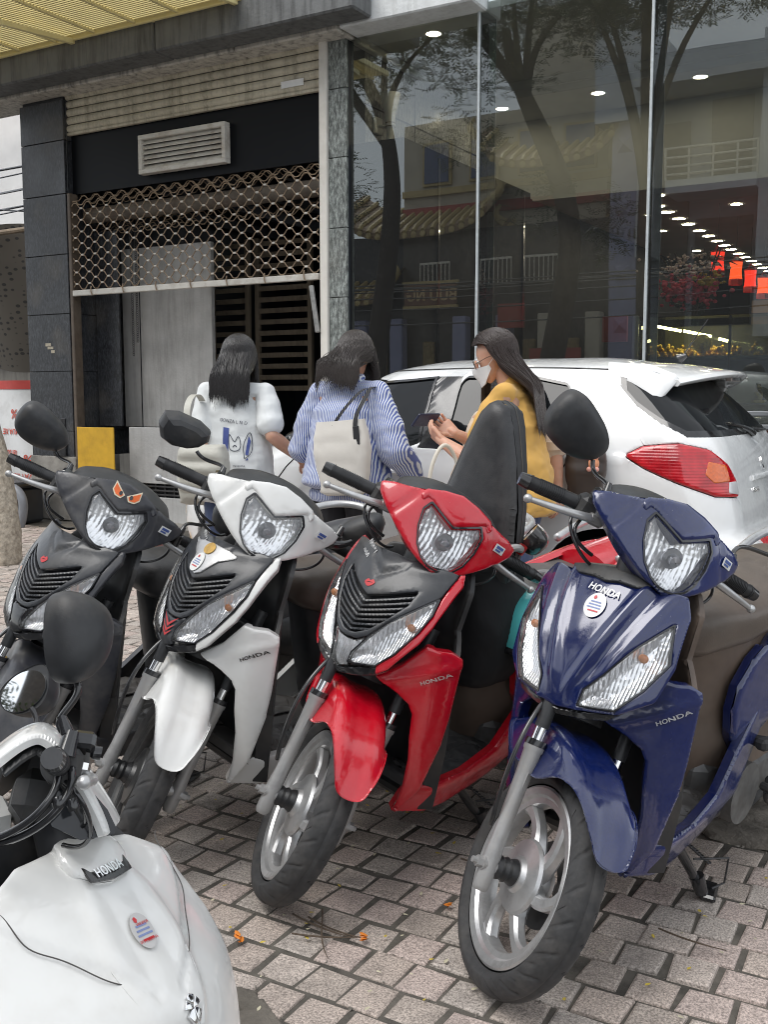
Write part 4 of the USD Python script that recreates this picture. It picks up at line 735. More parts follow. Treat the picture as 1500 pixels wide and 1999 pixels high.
    for sg in (-1, 1):
        gp = s('grip', [tube([(-.398, sg * .195, .952), (-.414, sg * .318, .941)], .0165, 20), *[tube([(-.398 - .016 * q, sg * (.195 + .123 * q), .952 - .011 * q), (-.398 - .016 * (q + .02), sg * (.195 + .123 * (q + .02)), .952 - .011 * (q + .02))], .0182, 16) for q in (.02, .3, .34, .38, .42, .46, .5, .54, .58, .62, .66, .7, .74, .78, .94)]], grip_rubber)
        s('bar_end', [tube([(-.414, sg * .316, .941), (-.418, sg * .338, .939)], [.0175, .015], 16)], gloss_black, gp)
        s('switch_housing', [tf(box(-.025, .03, -.03, .03, -.026, .026, .01), R(sg * 6), T(-.392, sg * .168, .955)), tube([(-.39, sg * .1, .975), (-.395, sg * .2, .952)], .0135, 10)], black_plastic)
        lv = s('brake_lever', [tf(cat(tube([(-.36, sg * .15, .945), (-.35, sg * .19, .94), (-.352, sg * .25, .93), (-.366, sg * .31, .918)], [.011, .0095, .008, .0065], 10, 24), trimesh.creation.icosphere(2, .0105, ).apply_translation([-.367, sg * .316, .917])), np.diag([1, 1, 1, 1]))], S.get('lever', alloy), smooth=50)
        s('lever_bracket', [box(-.385, -.345, sg * .135, sg * .175, .93, .955, .006)], cast_alloy, lv)
        s('pivot_bolt', [tf(trimesh.creation.cylinder(.009, .016, sections=6), T(-.358, sg * .158, .958))], chrome, lv)
    s('master_cylinder', [tf(box(-.018, .018, -.04, .04, -.014, .014, .006), R(-8), R(-12, (1, 0, 0)), T(-.365, -.150, .99)), tf(trimesh.creation.cylinder(.011, .012, sections=16), R(90, (0, 1, 0)), T(-.344, -.155, .985))], gloss_black)
    for sg in (-1, 1): s('cable', [tube([(-.40, sg * .18, .94), (-.36, sg * .2, .91), (-.33, sg * .16, .87), (-.36, sg * .08, .85)], .004, 6, 30)], gloss_black, smooth=True)
    s('cable', [tube([(-.39, -.165, .935), (-.35, -.185, .90), (-.345, -.12, .87)], .0045, 6, 24)], gloss_black, smooth=True)
    for (cy, cz, hl_, hh, tilt, facet, base, *more) in S.get('mirrors', []):
        sg = 1 if cy > 0 else -1; mx, myaw = more if more else (-.5, -sg * 12)
        mr = s('mirror', [tf(mirror_shell(hl_, hh, facet), R(0), R(tilt, (1, 0, 0)), R(myaw), T(mx, cy, cz))], black_plastic, smooth=(20 if facet else 50))
        s('mirror_glass', [tf(trimesh.creation.cylinder(1, .002, sections=40), np.diag([hh * .9, hl_ * .9, 1, 1]), R(90, (0, 1, 0)), T(-.021, 0, 0), R(tilt, (1, 0, 0)), R(myaw), T(mx, cy, cz))], mirror_glass, mr)
        bx, by, bz = base; ey, ez = cy - sg * hl_ * .75, cz - hh * .75
        s('mirror_stem', [tube([(bx, by, bz), (bx - .02, by, bz + .02), (mx + .03 if not more else (bx + mx) / 2, (by + ey) / 2 + .0, (bz + ez) / 2), (mx + .005, ey, ez)], .0055, 10, 20), tube([(bx, by, bz - .03), (bx, by, bz + .008)], [.015, .012], 12), tube([(bx - .005, by, bz + .005), (bx - .02, by + .002 * sg, bz + .028)], [.011, .007], 10)], gloss_black, mr, smooth=40)
    # ---- lettering
    if S.get('word') is not None:
        b('lettering', [on_map(text('HONDA', .0088, .0008, True, .2, 1.3), L_map, .2, .618, 33, .0022)], S['word'])
    if S['kind'] != 'fore': s('spec_label', [on_map(cat(*[trimesh.creation.box([.034, .018, .0008])]), B_map, .15, 1.0, -14, .001)], decal_white, cw); s('label_print', [on_map(cat(trimesh.creation.box([.024, .006, .0008]).apply_translation([0, .003, 0]), trimesh.creation.box([.018, .004, .0008]).apply_translation([-.003, -.004, 0])), B_map, .15, 1.0, -14, .0018)], surf('label_blue', (.06, .1, .3), .4, .1), cw)
    return t, s, b
P_BLUE = paint('blue_paint', (.004, .010, .062), .1, .2, .06, .5); P_RED = paint('red_paint', (.5, .002, .014), .0, .25, .07, .3); P_WHITE = paint('white_paint', (.7, .7, .68), 0, .3, .32, 0., dirtcol=(.42, .39, .34)); P_DARK = paint('matt_dark_paint', (.03, .031, .037), 0, .42, .35, .1, .25)
panel_dark = surf('panel_dark', (.03, .032, .036), .34, .2, 20, bump=.0002, bscale=500, dirt=.35, dscale=6, coat=.15)
bl, bs, bb = scooter('scooter', 'dark blue scooter, rightmost of the row, with round white sticker on its nose', (-.86, 1.977, -102.2, 7.3, 56.1), dict(kind='plain', paint=P_BLUE, word=surf('silver_letter', (.5, .5, .52), .3, .05, metal=.5), leg=P_BLUE, inner=brown_plastic, floor=grey_plastic, mat=grey_plastic, seat=brown_leather,
    mirrors=[(-.245, 1.083, .092, .06, -22, False, (-.385, -.15, .995)), (.52, 1.12, .08, .055, 14, False, (-.36, .20, .985))]))
bb('lettering', [on_map(text('HONDA', .0115, .0008, True, .12, 1.35), A_map, .012, .852, -4, .0065)], white_letter)
st_ = bb('round_sticker', [on_map(trimesh.creation.cylinder(.0235, .0008, sections=40), A_map, .008, .822, 0, .0065)], decal_white)
sticker_print(bb, st_, .008, .822, A_map, .0077, 0, .78)
rd, rs_, rb = scooter('scooter', 'red scooter with black grille panel and its black seat lid flipped upright', (-1.517, 2.069, -102.5, 11.6, 53), dict(kind='grille', paint=P_RED, panel=panel_dark, center='clear', word=surf('pale_red_letter', (.5, .38, .36), .35, .05), inner=black_plastic, floor=rubber, cover=brown_plastic, lid=True, mirrors=[]))
wh, ws, wb = scooter('scooter', 'white scooter with black grille panel and red chevron sticker between black and red scooters', (-2.009, 2.002, -106.2, 9.2, 59.1), dict(kind='grille', paint=P_WHITE, panel=panel_dark, center=panel_dark, word=gloss_black, rim=surf('dark_rim', (.05, .05, .05), .4, .2, 20, metal=.4, dirt=.5), inner=black_plastic, floor=grey_plastic, mat=grey_plastic, cover=black_plastic, seat=brown_leather,
    mirrors=[(-.305, 1.02, .075, .046, 3, True, (-.39, -.165, .985)), (.30, .99, .07, .045, 60, False, (-.38, .21, .985))]))
bk, ks, kb = scooter('scooter', 'matt black scooter with orange angry eyes sticker, leftmost of the row', (-2.523, 1.902, -100.4, 11.6, 56.3), dict(kind='grille', paint=P_DARK, panel=panel_dark, center=gloss_black, word=None, inner=black_plastic, cover=black_plastic, seat=seat_leather, floor=grey_plastic, mat=grey_plastic,
    mirrors=[(-.292, 1.03, .085, .056, -20, False, (-.39, -.17, .985)), (.36, 1.04, .075, .05, 14, False, (-.36, .205, .975))]))
# stickers
for (b_, col) in ((rb, red_sticker), (kb, red_sticker)):
    b_('lips_sticker', [on_map(cat(*[patch(smooth_poly(np.array(p) * .001), plane_map((0, 0, 0), (1, 0, 0), (0, 1, 0)), h=.004, thick=.0006, rnd=0) for p in ([(-16, 0), (-7, 7), (0, 4), (7, 7), (16, 0), (0, 1)], [(-15, -1), (0, -1), (15, -1), (6, -8), (-6, -8)])]), A_map, -.012, .812, 8, .0045)], col)
chev = lambda w, h, t: [(-w, h), (-w * .35, t), (0, -t * .2), (w * .35, t), (w, h), (w * .8, h - 6), (0, -8 - t * .2), (-w * .8, h - 6)]
wb('chevron_sticker', [on_map(cat(*[patch(Polygon(np.array(chev(w, h, t)) * .001 + [0, dz * .001]), plane_map((0, 0, 0), (1, 0, 0), (0, 1, 0)), h=.006, thick=.0006, rnd=0) for w, h, t, dz in ((32, 20, 8, 8), (27, 16, 5, -6), (20, 12, 3, -18))]), A_map, 0, .66, 0, .0075)], red_sticker)
wb('panel_plate', [patch(rnd_poly(half([(0, .872), (.06, .868), (.1, .858), (.05, .838), (.02, .805), (0, .797)]), .004), A_map, h=.01, thick=.003, rnd=.002, off=.008)], alloy)
st2 = wb('round_sticker', [on_map(trimesh.creation.cylinder(.022, .0006, sections=30), A_map, -.012, .822, 0, .0105)], decal_white); sticker_print(wb, st2, -.012, .822, A_map, .0117, 0, .7)
wb('oval_badge', [on_map(tf(trimesh.creation.cylinder(.016, .0015, sections=24), np.diag([1.3, .8, 1, 1])), A_map, -.005, .858, 0, .010)], surf('gold_badge', (.5, .3, .06), .35, .3, 60))
for b_ in (rb, wb): b_('scrawl', [on_map(cat(*[tube([(x0, .0, 0), (x0 + .004, .010, 0), (x0 + .008, .002, 0), (x0 + .012, .012, 0)], .0013, 5, 10) for x0 in (-.03, -.016, -.002, .012)] + [tube([(x0, -.014, 0), (x0 + .005, -.006, 0), (x0 + .009, -.014, 0)], .0011, 5, 8) for x0 in (-.022, -.009, .004)]), A_map, -.085, .868, -14, .005)], white_letter)
for sg in (-1, 1):
    eye = Polygon([(sg * .003, .004), (sg * .04, .024), (sg * .042, .004), (sg * .03, -.005), (sg * .012, -.006)]); inn = eye.buffer(-.003)
    e_ = ks('angry_eye_sticker', [on_map(patch(eye, plane_map((0, 0, 0), (1, 0, 0), (0, 1, 0)), h=.01, thick=.0006, rnd=0), B_map, .0, 1.043, 0, .008)], surf('cream_sticker', (.68, .6, .45), .45, .05))
    ks('eye_fill', [on_map(patch(inn, plane_map((0, 0, 0), (1, 0, 0), (0, 1, 0)), h=.01, thick=.0006, rnd=0), B_map, .0, 1.043, 0, .0088)], surf('orange_sticker', (.72, .14, .03), .4, .15, 50), e_)
    ks('eye_pupil', [on_map(patch(Point(sg * .016, .004).buffer(.005), plane_map((0, 0, 0), (1, 0, 0), (0, 1, 0)), h=.01, thick=.0006, rnd=0), B_map, .0, 1.043, 0, .0096)], gloss_black, e_)
# ---- red scooter: seat lid flipped up, storage tray with filler cap
lid = rnd_poly(Polygon([(-.045, 1.285), (.005, 1.27), (.035, 1.22), (.075, 1.12), (.11, 1.0), (.13, .88), (.125, .78), (.09, .71), (-.09, .71), (-.13, .78), (-.165, .88), (-.15, 1.0), (-.125, 1.12), (-.085, 1.24)]), .03)
lm = lambda u, v: np.stack([-.545 - .28 * (np.asarray(v) - .72) * .25 - .9 * np.asarray(u) ** 2, u, v], -1)
ld = rb('seat', [patch(lid, lm, h=.018, thick=.05, rnd=.035, disp=lambda Q: .012 * np.exp(-((Q[:, 1] - .95) / .12) ** 2))], seat_leather, label='black seat lid standing upright on its front hinge', smooth=50)
rb('seat_base', [patch(lid.buffer(-.012), lm, h=.03, thick=.02, rnd=.01, off=-.085, back=True)], black_plastic, ld)
rb('seat_piping', [patch(lid.buffer(.002).difference(lid.buffer(-.004)), lm, h=.02, thick=.004, rnd=0, off=-.062)], grey_plastic, ld)
tr = rb('storage_tray', [patch(rnd_poly(Polygon([(-.56, .11), (-.56, -.11), (-.8, -.14), (-1.2, -.13), (-1.2, .13), (-.8, .14)]), .04), lambda u, v: np.stack([u, v, .70 + .07 * np.clip(-u - .8, 0, 1)], -1), h=.03, thick=.05, rnd=.012)], grey_plastic)
rb('filler_cap', [tf(lathe([(.001, .022), (.036, .022), (.041, .016), (.043, 0)], 32), T(-1.0, .03, .715)), tf(trimesh.creation.torus(.07, .012, 40, 10), T(-1.0, .03, .716))], surf('filler_grey', (.2, .2, .2), .45, .1, 20, dirt=.4), tr)
rs_('mirror', [tf(mirror_shell(.062, .04), R(70, (0, 0, 1)), R(-10, (1, 0, 0)), T(-.52, .30, 1.0))], gloss_black)
rs_('mirror_clamp', [tube([(-.40, .2, .965), (-.40, .215, .985), (-.43, .25, .985)], .011, 10, 12)], cast_alloy); rs_('mirror_stem', [tube([(-.43, .25, .985), (-.47, .27, .98)], .009, 10), tube([(-.455, .262, .965), (-.455, .262, .99)], .013, 10), tube([(-.47, .27, .98), (-.51, .29, .985)], .006, 8)], surf('red_anodised', (.5, .03, .03), .25, .05, metal=.6))
ws('bar_stub', [tube([(-.37, .2, .965), (-.365, .225, .975), (-.37, .25, 1.0)], [.016, .012, .006], 10, 12)], gloss_black)

fg, fs, fb = scooter('scooter', 'white scooter cut off in the lower left foreground, round grey sticker on its nose', (-.906, .999, 1.4, 8.8, 53, -.304), dict(kind='fore', paint=P_WHITE, word=None, inner=black_plastic, cover=black_plastic, seat=seat_leather, floor=grey_plastic, mat=grey_plastic,
    mirrors=[(-.255, 1.132, .052, .066, 14, False, (-.392, -.2, .995), -.414, -50), (.25, 1.138, .056, .044, -22, False, (-.41, .2, .99), -.454, 48)]))
for q in (0, 1): fs('throttle_cable', [tube([(-.40 + .02 * q, -.20, .95), (-.40 + .02 * q, -.212, .905), (-.43 + .02 * q, -.19, .86), (-.50, -.12, .84)], .006, 8, 24), tube([(-.392 + .02 * q, -.21, .905), (-.385 + .022 * q, -.209, .89)], .009, 8)], gloss_black, smooth=True)
fs('throttle_housing', [tube([(-.395, -.165, .956), (-.397, -.2, .952)], .026, 20), tube([(-.396, -.185, .954), (-.3965, -.192, .953)], .029, 20)], black_plastic)
fb('inner_panel', [box(-.52, -.43, -.15, -.02, .78, .925, .025)], P_WHITE); fb('panel_screw', [tf(trimesh.creation.cylinder(.006, .004, sections=12), R(90, (0, 1, 0)), T(-.428, -.06, .83))], gloss_black)

# ------------------------------------------------------------------ white hatchback (local: X forward from the rear bumper, Y left, Z up)
car_white = paint('car_white_paint', (.76, .77, .77), 0, .25, .12, 0., dirtcol=(.45, .42, .38))
car_glass = mat('car_glass', {'p': ('principled_bsdf', {'base_color': (.006, .007, .008), 'roughness': .03, 'ior': 1.42})})
red_lens = mat('red_lens', {'tc': ('texture_coordinate', {}), 'w': ('wave_texture', {'scale': 22., 'bands_direction': 'z'}), 'b': ('bump', {'distance': .0015, 'strength': .6}), 'n': ('noise_texture', {'scale': 14.}), 'r': ('rgb_ramp', {'ramp': [(.3, (.30, .003, .008)), (.7, (.55, .012, .02))]}), 'p': ('principled_bsdf', {'roughness': .12, 'coat_weight': 1.})}, [('tc.object', 'w.vector'), ('w.fac', 'b.height'), ('b.normal', 'p.normal'), ('tc.object', 'n.vector'), ('n.fac', 'r.fac'), ('r.color', 'p.base_color')])
amber_lens = mat('amber_lens', {'tc': ('texture_coordinate', {}), 'w': ('voronoi_texture', {'scale': 60.}), 'b': ('bump', {'distance': .002}), 'p': ('principled_bsdf', {'base_color': (.62, .12, .015), 'roughness': .15, 'coat_weight': 1.})}, [('tc.object', 'w.vector'), ('w.distance', 'b.height'), ('b.normal', 'p.normal')])
_V = [.2, .3, .5, .58, .62, .72, .85, .95, 1.02, 1.1, 1.2, 1.3, 1.38, 1.42, 1.48, 1.54, 1.60]
_pc = lambda y: PchipInterpolator(_V, y)
_xr = _pc([.04, .0, .0, .03, .09, .11, .14, .165, .19, .235, .33, .44, .54, .60, .72, .9, 1.1]); _b = _pc([.76, .80, .83, .832, .833, .835, .832, .82, .80, .77, .725, .675, .625, .57, .42, .22, .02])
_xf = _pc([3.55, 3.66, 3.71, 3.7, 3.68, 3.6, 3.35, 3.05, 2.88, 2.76, 2.58, 2.42, 2.28, 2.2, 2.05, 1.9, 1.75]); _zv = _pc([.2, .3, .5, .58, .62, .72, .85, .95, 1.02, 1.1, 1.2, 1.3, 1.38, 1.413, 1.45, 1.475, 1.482])
U1, U2, U3, U4, U5 = .56, 1.0, 3.5, 4.3, 4.75
def car_map(u, v):
    u, v = np.asarray(u, float), np.clip(np.asarray(v, float), .2, 1.6); s = np.sign(u); a = np.abs(u); xr, b, xf = _xr(v), _b(v), _xf(v)
    sc = b / .83; rc = .27 * np.clip(sc, .2, 1); rf = .5 * np.clip(sc, .2, 1); by = b - rc; bf = b - rf
    p = np.clip((a - U1) / (U2 - U1), 0, 1) * np.pi / 2; q = np.clip((a - U3) / (U4 - U3), 0, 1) * np.pi / 2; k = np.clip((a - U2) / (U3 - U2), 0, 1)
    xs, xe = xr + rc, xf - rf
    x = np.where(a < U1, xr + .02 * (a / U1) ** 2, np.where(a < U2, xr + .02 + (rc - .02) * (1 - np.cos(p)), np.where(a < U3, xs + (xe - xs) * k, np.where(a < U4, xe + rf * np.sin(q), xf + 0 * a))))
    y = np.where(a < U1, by * a / U1, np.where(a < U2, by + rc * np.sin(p), np.where(a < U3, b - .03 * (2 * k - .9) ** 2 * (k > .45), np.where(a < U4, bf + rf * np.cos(q) - .03 * 1.21 * np.cos(q), bf * np.clip((U5 - a) / (U5 - U4), 0, 1)))))
    return np.stack([x, s * y, _zv(v)], -1)
def su(X, z): xr, b, xf = _xr(z), _b(z), _xf(z); sc = min(b / .83, 1); xs, xe = xr + .27 * sc, xf - .5 * sc; return (U2 + (U3 - U2) * (X - xs) / (xe - xs), z)
def spoly(pts):
    q = []
    for a, b in zip(pts, pts[1:] + pts[:1]): q += [su(a[0] + (b[0] - a[0]) * t, a[1] + (b[1] - a[1]) * t) for t in np.linspace(0, 1, 6, endpoint=False)]
    return Polygon(q).buffer(0)
car = thing('parked_hatchback', 'white five door hatchback parked along the shop front behind the people', 'car', M=T(-.85, 5.68, 0) @ R(180))
def c(n, m, mt, parent=car, **k): return obj(n, cat(m), mt, parent, **k)
G_F = rnd_poly(spoly([(1.79, 1.00), (2.74, 1.0), (2.42, 1.2), (2.2, 1.335), (1.77, 1.372)]), .02)
G_R = rnd_poly(spoly([(1.63, .995), (1.61, 1.372), (1.2, 1.368), (1.0, 1.33), (.92, 1.24), (.93, 1.12), (1.08, .995)]), .03)
PIL = spoly([(1.79, .99), (1.77, 1.378), (1.61, 1.378), (1.63, .985)])
RW = rnd_poly(Polygon([(.86, 1.075), (.97, 1.14), (1.06, 1.23), (1.08, 1.31), (.98, 1.385), (-.98, 1.385), (-1.08, 1.31), (-1.06, 1.23), (-.97, 1.14), (-.86, 1.075)]), .03)
TL = rnd_poly(Polygon([(1.27, .985), (1.14, 1.035), (.92, 1.05), (.76, 1.02), (.65, .95), (.585, .86), (.60, .785), (.78, .795), (.98, .86), (1.14, .922)]), .015)
def flipu(p): return shapely.affinity.scale(p, -1, 1, origin=(0, 0)) if True else p
import shapely.affinity
arch = []
for X0 in (.74, 3.12):
    a = np.linspace(0, 2 * np.pi, 40, endpoint=False); arch.append(Polygon([su(X0 + .34 * math.cos(t), max(.285 + .335 * math.sin(t), .2)) for t in a]).buffer(0))
WS = rnd_poly(Polygon([(4.0, 1.02), (3.72, 1.36), (4.75, 1.40), (4.75, 1.0)]), .02)
holes = [G_F, G_R, PIL, TL, WS] + arch; holes = holes + [flipu(h) for h in holes] + [RW]
shellp = shapely.box(-U5 + .001, .26, U5 - .001, 1.58).difference(shapely.union_all(holes))
bodyd = lambda Q: -.006 * np.exp(-((Q[:, 1] - .60) / .006) ** 2) * (np.abs(Q[:, 0]) < .9) + .010 * np.exp(-((Q[:, 1] - .93 - .02 * Q[:, 0]) / .02) ** 2) * (np.abs(Q[:, 0]) > .9) - .012 * np.exp(-((Q[:, 1] - .70) / .05) ** 2) * (np.abs(np.abs(Q[:, 0]) - 2.1) < .9)
c('body', [patch(shellp, car_map, h=.03, thick=.015, rnd=.006, flip=True, disp=bodyd)], car_white, smooth=45)
for sg in (1, -1):
    F = (lambda p: p) if sg > 0 else flipu
    for n, p in (('door_window', G_F), ('door_window', G_R)): c(n, [patch(F(p), car_map, h=.04, thick=0, rnd=0, off=-.008, flip=True)], car_glass)
    c('door_pillar', [patch(F(PIL), car_map, h=.04, thick=.01, rnd=.002, off=-.003, flip=True)], gloss_black)
    for p in (G_F, G_R): c('window_seal', [patch(F(p).buffer(.006).difference(F(p).buffer(-.008)), car_map, h=.03, thick=.006, rnd=0, off=.001, flip=True)], gloss_black)
    tl = c('tail_light', [patch(F(TL).buffer(-.004), car_map, h=.014, thick=.01, rnd=.012, off=.008, flip=True)], red_lens, smooth=45)
    c('amber_segment', [patch(F(rnd_poly(Polygon([(.68, .94), (.79, .96), (.82, .90), (.78, .86), (.67, .865)]), .01)), car_map, h=.012, thick=.004, rnd=.004, off=.0115, flip=True)], amber_lens, tl)
    c('clear_segment', [patch(F(rnd_poly(Polygon([(.605, .862), (.68, .862), (.70, .81), (.615, .80)]), .008)), car_map, h=.012, thick=.004, rnd=.004, off=.0115, flip=True)], surf('clear_plastic_lens', (.55, .55, .56), .15, .1, coat=1.), tl)
    c('bumper_reflector', [patch(F(rnd_poly(shapely.box(.40, .555, .53, .585), .004)), car_map, h=.02, thick=.004, rnd=.002, off=.004, flip=True)], red_lens)
    for X in ([(1.70, .33), (1.70, .98)], [(.93, 1.24), (.90, 1.1), (.95, .92), (1.08, .75), (1.12, .6)], [(2.72, .98), (2.76, .7), (2.7, .33)]):
        q = spline([su(*p) for p in X], 40); P = car_map(q[:, 0] * sg, q[:, 1]); c('door_gap', [tube(P, .004, 6)], black_void, smooth=True)
    q = spline([su(*p) for p in [(.5, 1.37), (1.0, 1.405), (1.6, 1.415), (2.15, 1.40)]], 40); c('roof_gutter', [tube(car_map(q[:, 0] * sg, q[:, 1] + .012), .006, 6)], gloss_black, smooth=True)
    c('door_handle', [tf(box(-.09, .09, -.012, .02, -.016, .016, .01), T(1.9 - .72 * (0), sg * .845, .86))], car_white); c('door_handle', [tf(box(-.09, .09, -.012, .02, -.016, .016, .01), T(1.14, sg * .845, .88))], car_white)
    mr = c('side_mirror', [ell((2.50, sg * .93, 1.0), (.06, .10, .075), 3)], gloss_black, smooth=True)
    c('mirror_foot', [tube([(2.52, sg * .8, .985), (2.5, sg * .9, .985)], .025, 10)], gloss_black, mr)
    for X0 in (.74, 3.12):
        wl = c('wheel', [tf(lathe([(.02, .06), (.06, .065), (.1, .055), (.17, .06), (.185, .07), (.19, .0), (.02, 0)], 40, 'y'), np.diag([1, sg, 1, 1]), T(X0, sg * .70, .285))], alloy)
        c('tyre', [tf(lathe([(.185, -.08), (.25, -.085), (.28, -.06), (.285, 0), (.28, .06), (.25, .085), (.185, .075)], 48, 'y'), T(X0, sg * .70, .285))], rubber, wl, smooth=True)
c('rear_window', [patch(RW, car_map, h=.04, thick=0, rnd=0, off=-.006, flip=True)], car_glass)
c('window_seal', [patch(RW.buffer(.004).difference(RW.buffer(-.03)), car_map, h=.03, thick=.004, rnd=0, off=-.002, flip=True)], gloss_black)
c('windscreen', [patch(p, car_map, h=.05, thick=0, rnd=0, off=-.004, flip=True) for p in (WS, flipu(WS))], car_glass)
c('underbody', [box(.5, 3.3, -.6, .6, .2, .9)], black_void); c('cabin_lining', [box(1.0, 2.2, -.45, .45, .9, 1.25)], black_void)
# spoiler
rings = []
for Yk in np.linspace(-.60, .60, 25):
    e = abs(Yk) / .60; xt = .27 + .17 * e ** 2.2; xroot = .80 - .12 * e ** 2; zt = 1.395 - .05 * e ** 2.4; zr = 1.452 - .05 * e ** 2; th = .05 * (1 - .35 * e ** 6)
    rings.append([(xroot, Yk, zr + .004), ((xroot + xt) / 2, Yk, (zr + zt) / 2 + .014), (xt + .05, Yk, zt + .008), (xt + .012, Yk, zt + .001), (xt, Yk, zt - .014), (xt + .015, Yk, zt - .03), (xt + .06, Yk, zt - th * .8), ((xroot + xt) / 2, Yk, (zr + zt) / 2 - th), (xroot, Yk, zr - .03)])
sp = c('spoiler', [loft(rings)], car_white, smooth=50)
for sg in (-1, 1): c('spoiler_end', [loft([[(.82, sg * .55, 1.44), (.6, sg * .57, 1.425), (.47, sg * .585, 1.375), (.45, sg * .59, 1.35), (.48, sg * .59, 1.325), (.6, sg * .58, 1.36)], [(.8, sg * .615, 1.40), (.62, sg * .625, 1.385), (.52, sg * .635, 1.33), (.50, sg * .64, 1.29), (.53, sg * .645, 1.24), (.6, sg * .64, 1.30)], [(.78, sg * .63, 1.37), (.64, sg * .65, 1.34), (.56, sg * .665, 1.28), (.55, sg * .67, 1.24), (.57, sg * .68, 1.2), (.62, sg * .665, 1.26)]])], car_white, sp, smooth=50)
bl_ = c('brake_lamp', [box(.30, .33, -.12, .12, 1.345, 1.369, .004)], surf('brake_lamp_grey', (.35, .3, .28), .25, .2, 60), sp)
for k in range(6): c('lamp_cell', [box(.296, .301, -.11 + k * .037, -.085 + k * .037, 1.349, 1.365)], gloss_black, bl_)
c('wiper_arm', [tube([(.20, .02, 1.075), (.26, -.05, 1.09), (.235, -.2, 1.09), (.225, -.4, 1.085)], [.02, .012, .009, .006], 8, 20)], gloss_black); c('wiper_arm', [tube([(.20, .02, 1.075), (.23, .2, 1.115), (.30, .36, 1.13)], [.018, .01, .007], 8, 16)], gloss_black)
for q in ([(0, 0), (-.5, -.29), (-.5, -.87), (0, -.58)], [(0, 0), (.5, -.29), (.5, -.87), (0, -.58)], [(0, .05), (.29, .5), (0, 1.0), (-.29, .5)]):
    c('emblem_diamond', [on_map(patch(Polygon([(a * .034, b * .034) for a, b in q]), plane_map((0, 0, 0), (1, 0, 0), (0, 1, 0)), h=.02, thick=.004, rnd=.001), lambda u, v: car_map(-u, v), 0, .915, 0, .006)], chrome)
c('model_badge', [on_map(text('MIRAGE', .02, .003, True, .1, 1.25), lambda u, v: car_map(-u, v), -.27, .80, 0, .003)], chrome)
c('plate_garnish', [patch(shapely.box(-.3, .845, .3, .87), car_map, h=.03, thick=.01, rnd=.004, off=.012, flip=True)], car_white)
an = c('antenna', [tube([(.62, -.05, 1.47), (.58, -.05, 1.49)], [.028, .012], 12), tube([(.6, -.05, 1.485), (.47, -.05, 1.68)], [.0045, .003], 8)], gloss_black)
# ------------------------------------------------------------------ people
MF = manifold3d.Manifold
def sph(c, r): return (MF.sphere(1.0, 24).scale(tuple(map(float, r)) if np.ndim(r) else (float(r),) * 3)).translate(tuple(map(float, c)))
def hull2(*s): return MF.batch_hull(list(s))
def unit(v): v = np.asarray(v, float); return v / (np.linalg.norm(v) + 1e-12)
skin = mat('skin', {'tc': ('texture_coordinate', {}), 'n': ('noise_texture', {'scale': 18., 'detail': 5.}), 'r': ('rgb_ramp', {'ramp': [(.3, (.50, .27, .185)), (.7, (.60, .35, .25))]}), 'nb': ('noise_texture', {'scale': 350., 'detail': 2.}), 'b': ('bump', {'distance': .0006}), 'p': ('principled_bsdf', {'roughness': .45, 'subsurface_weight': .25, 'subsurface_scale': .006, 'subsurface_radius': (1., .35, .2)})},
    [('tc.object', 'n.vector'), ('n.fac', 'r.fac'), ('r.color', 'p.base_color'), ('tc.object', 'nb.vector'), ('nb.fac', 'b.height'), ('b.normal', 'p.normal')])
def hand(wrist, d, palm, curl=.5, thumb=1.0, sc=.92):
    """palm and five fingers: d = direction of the fingers, palm = normal out of the palm, thumb side = thumb * (d x palm)"""
    d, palm = unit(d), unit(palm); palm = unit(palm - d * (palm @ d)); sd = np.cross(d, palm) * thumb; w = np.asarray(wrist, float); out = []
    pt = [w + sd * .018 * sc, w - sd * .018 * sc, w + d * .075 * sc + sd * .036 * sc, w + d * .07 * sc - sd * .034 * sc, w + d * .035 * sc + sd * .034 * sc]
    out.append(hull2(*[sph(p, .0125 * sc) for p in pt]))
    for k, (o, L) in enumerate(zip((.030, .010, -.011, -.030), (.066, .074, .069, .054))):
        p = w + d * (.078 - .004 * abs(k - 1)) * sc + sd * o * sc; q = unit(d + sd * .05 * (1.2 - k)); ang = 0; ch = [(p, .0088 * sc)]
        for j, f in enumerate((.44, .32, .24)):
            ang += curl * (.55 + .25 * j + .06 * k); v = q * math.cos(ang) + palm * math.sin(ang); p = p + v * L * f * sc; ch.append((p, (.0082 - .0007 * j) * sc))
        out += hulls(ch)
    p = w + d * .022 * sc + sd * .026 * sc; ch = [(p, .0115 * sc)]
    for j, L in enumerate((.034, .028, .024)):
        v = unit(d * (.62 + .25 * j) + sd * (.75 - .3 * j) + palm * (.45 + .2 * curl)); p = p + v * L * sc; ch.append((p, (.0098 - .0008 * j) * sc))
    return out + hulls(ch)
def wrinkle(m, amp, s=(9, 9, 16), seed=0, extra=None):
    m = m.copy(); V = np.array(m.vertices); n = np.array(m.vertex_normals); q = V * np.asarray(s); f = meshkit.fbm(q + .6 * meshkit.fbm(V * 7, 2, seed + 5)[:, None], 4, seed) - .5
    r = 1 - 2 * np.abs(meshkit.fbm(q * .8 + 3, 3, seed + 9) - .5); m.vertices = V + n * (amp * (1.2 * f + .9 * (r - .75)))[:, None]; return m
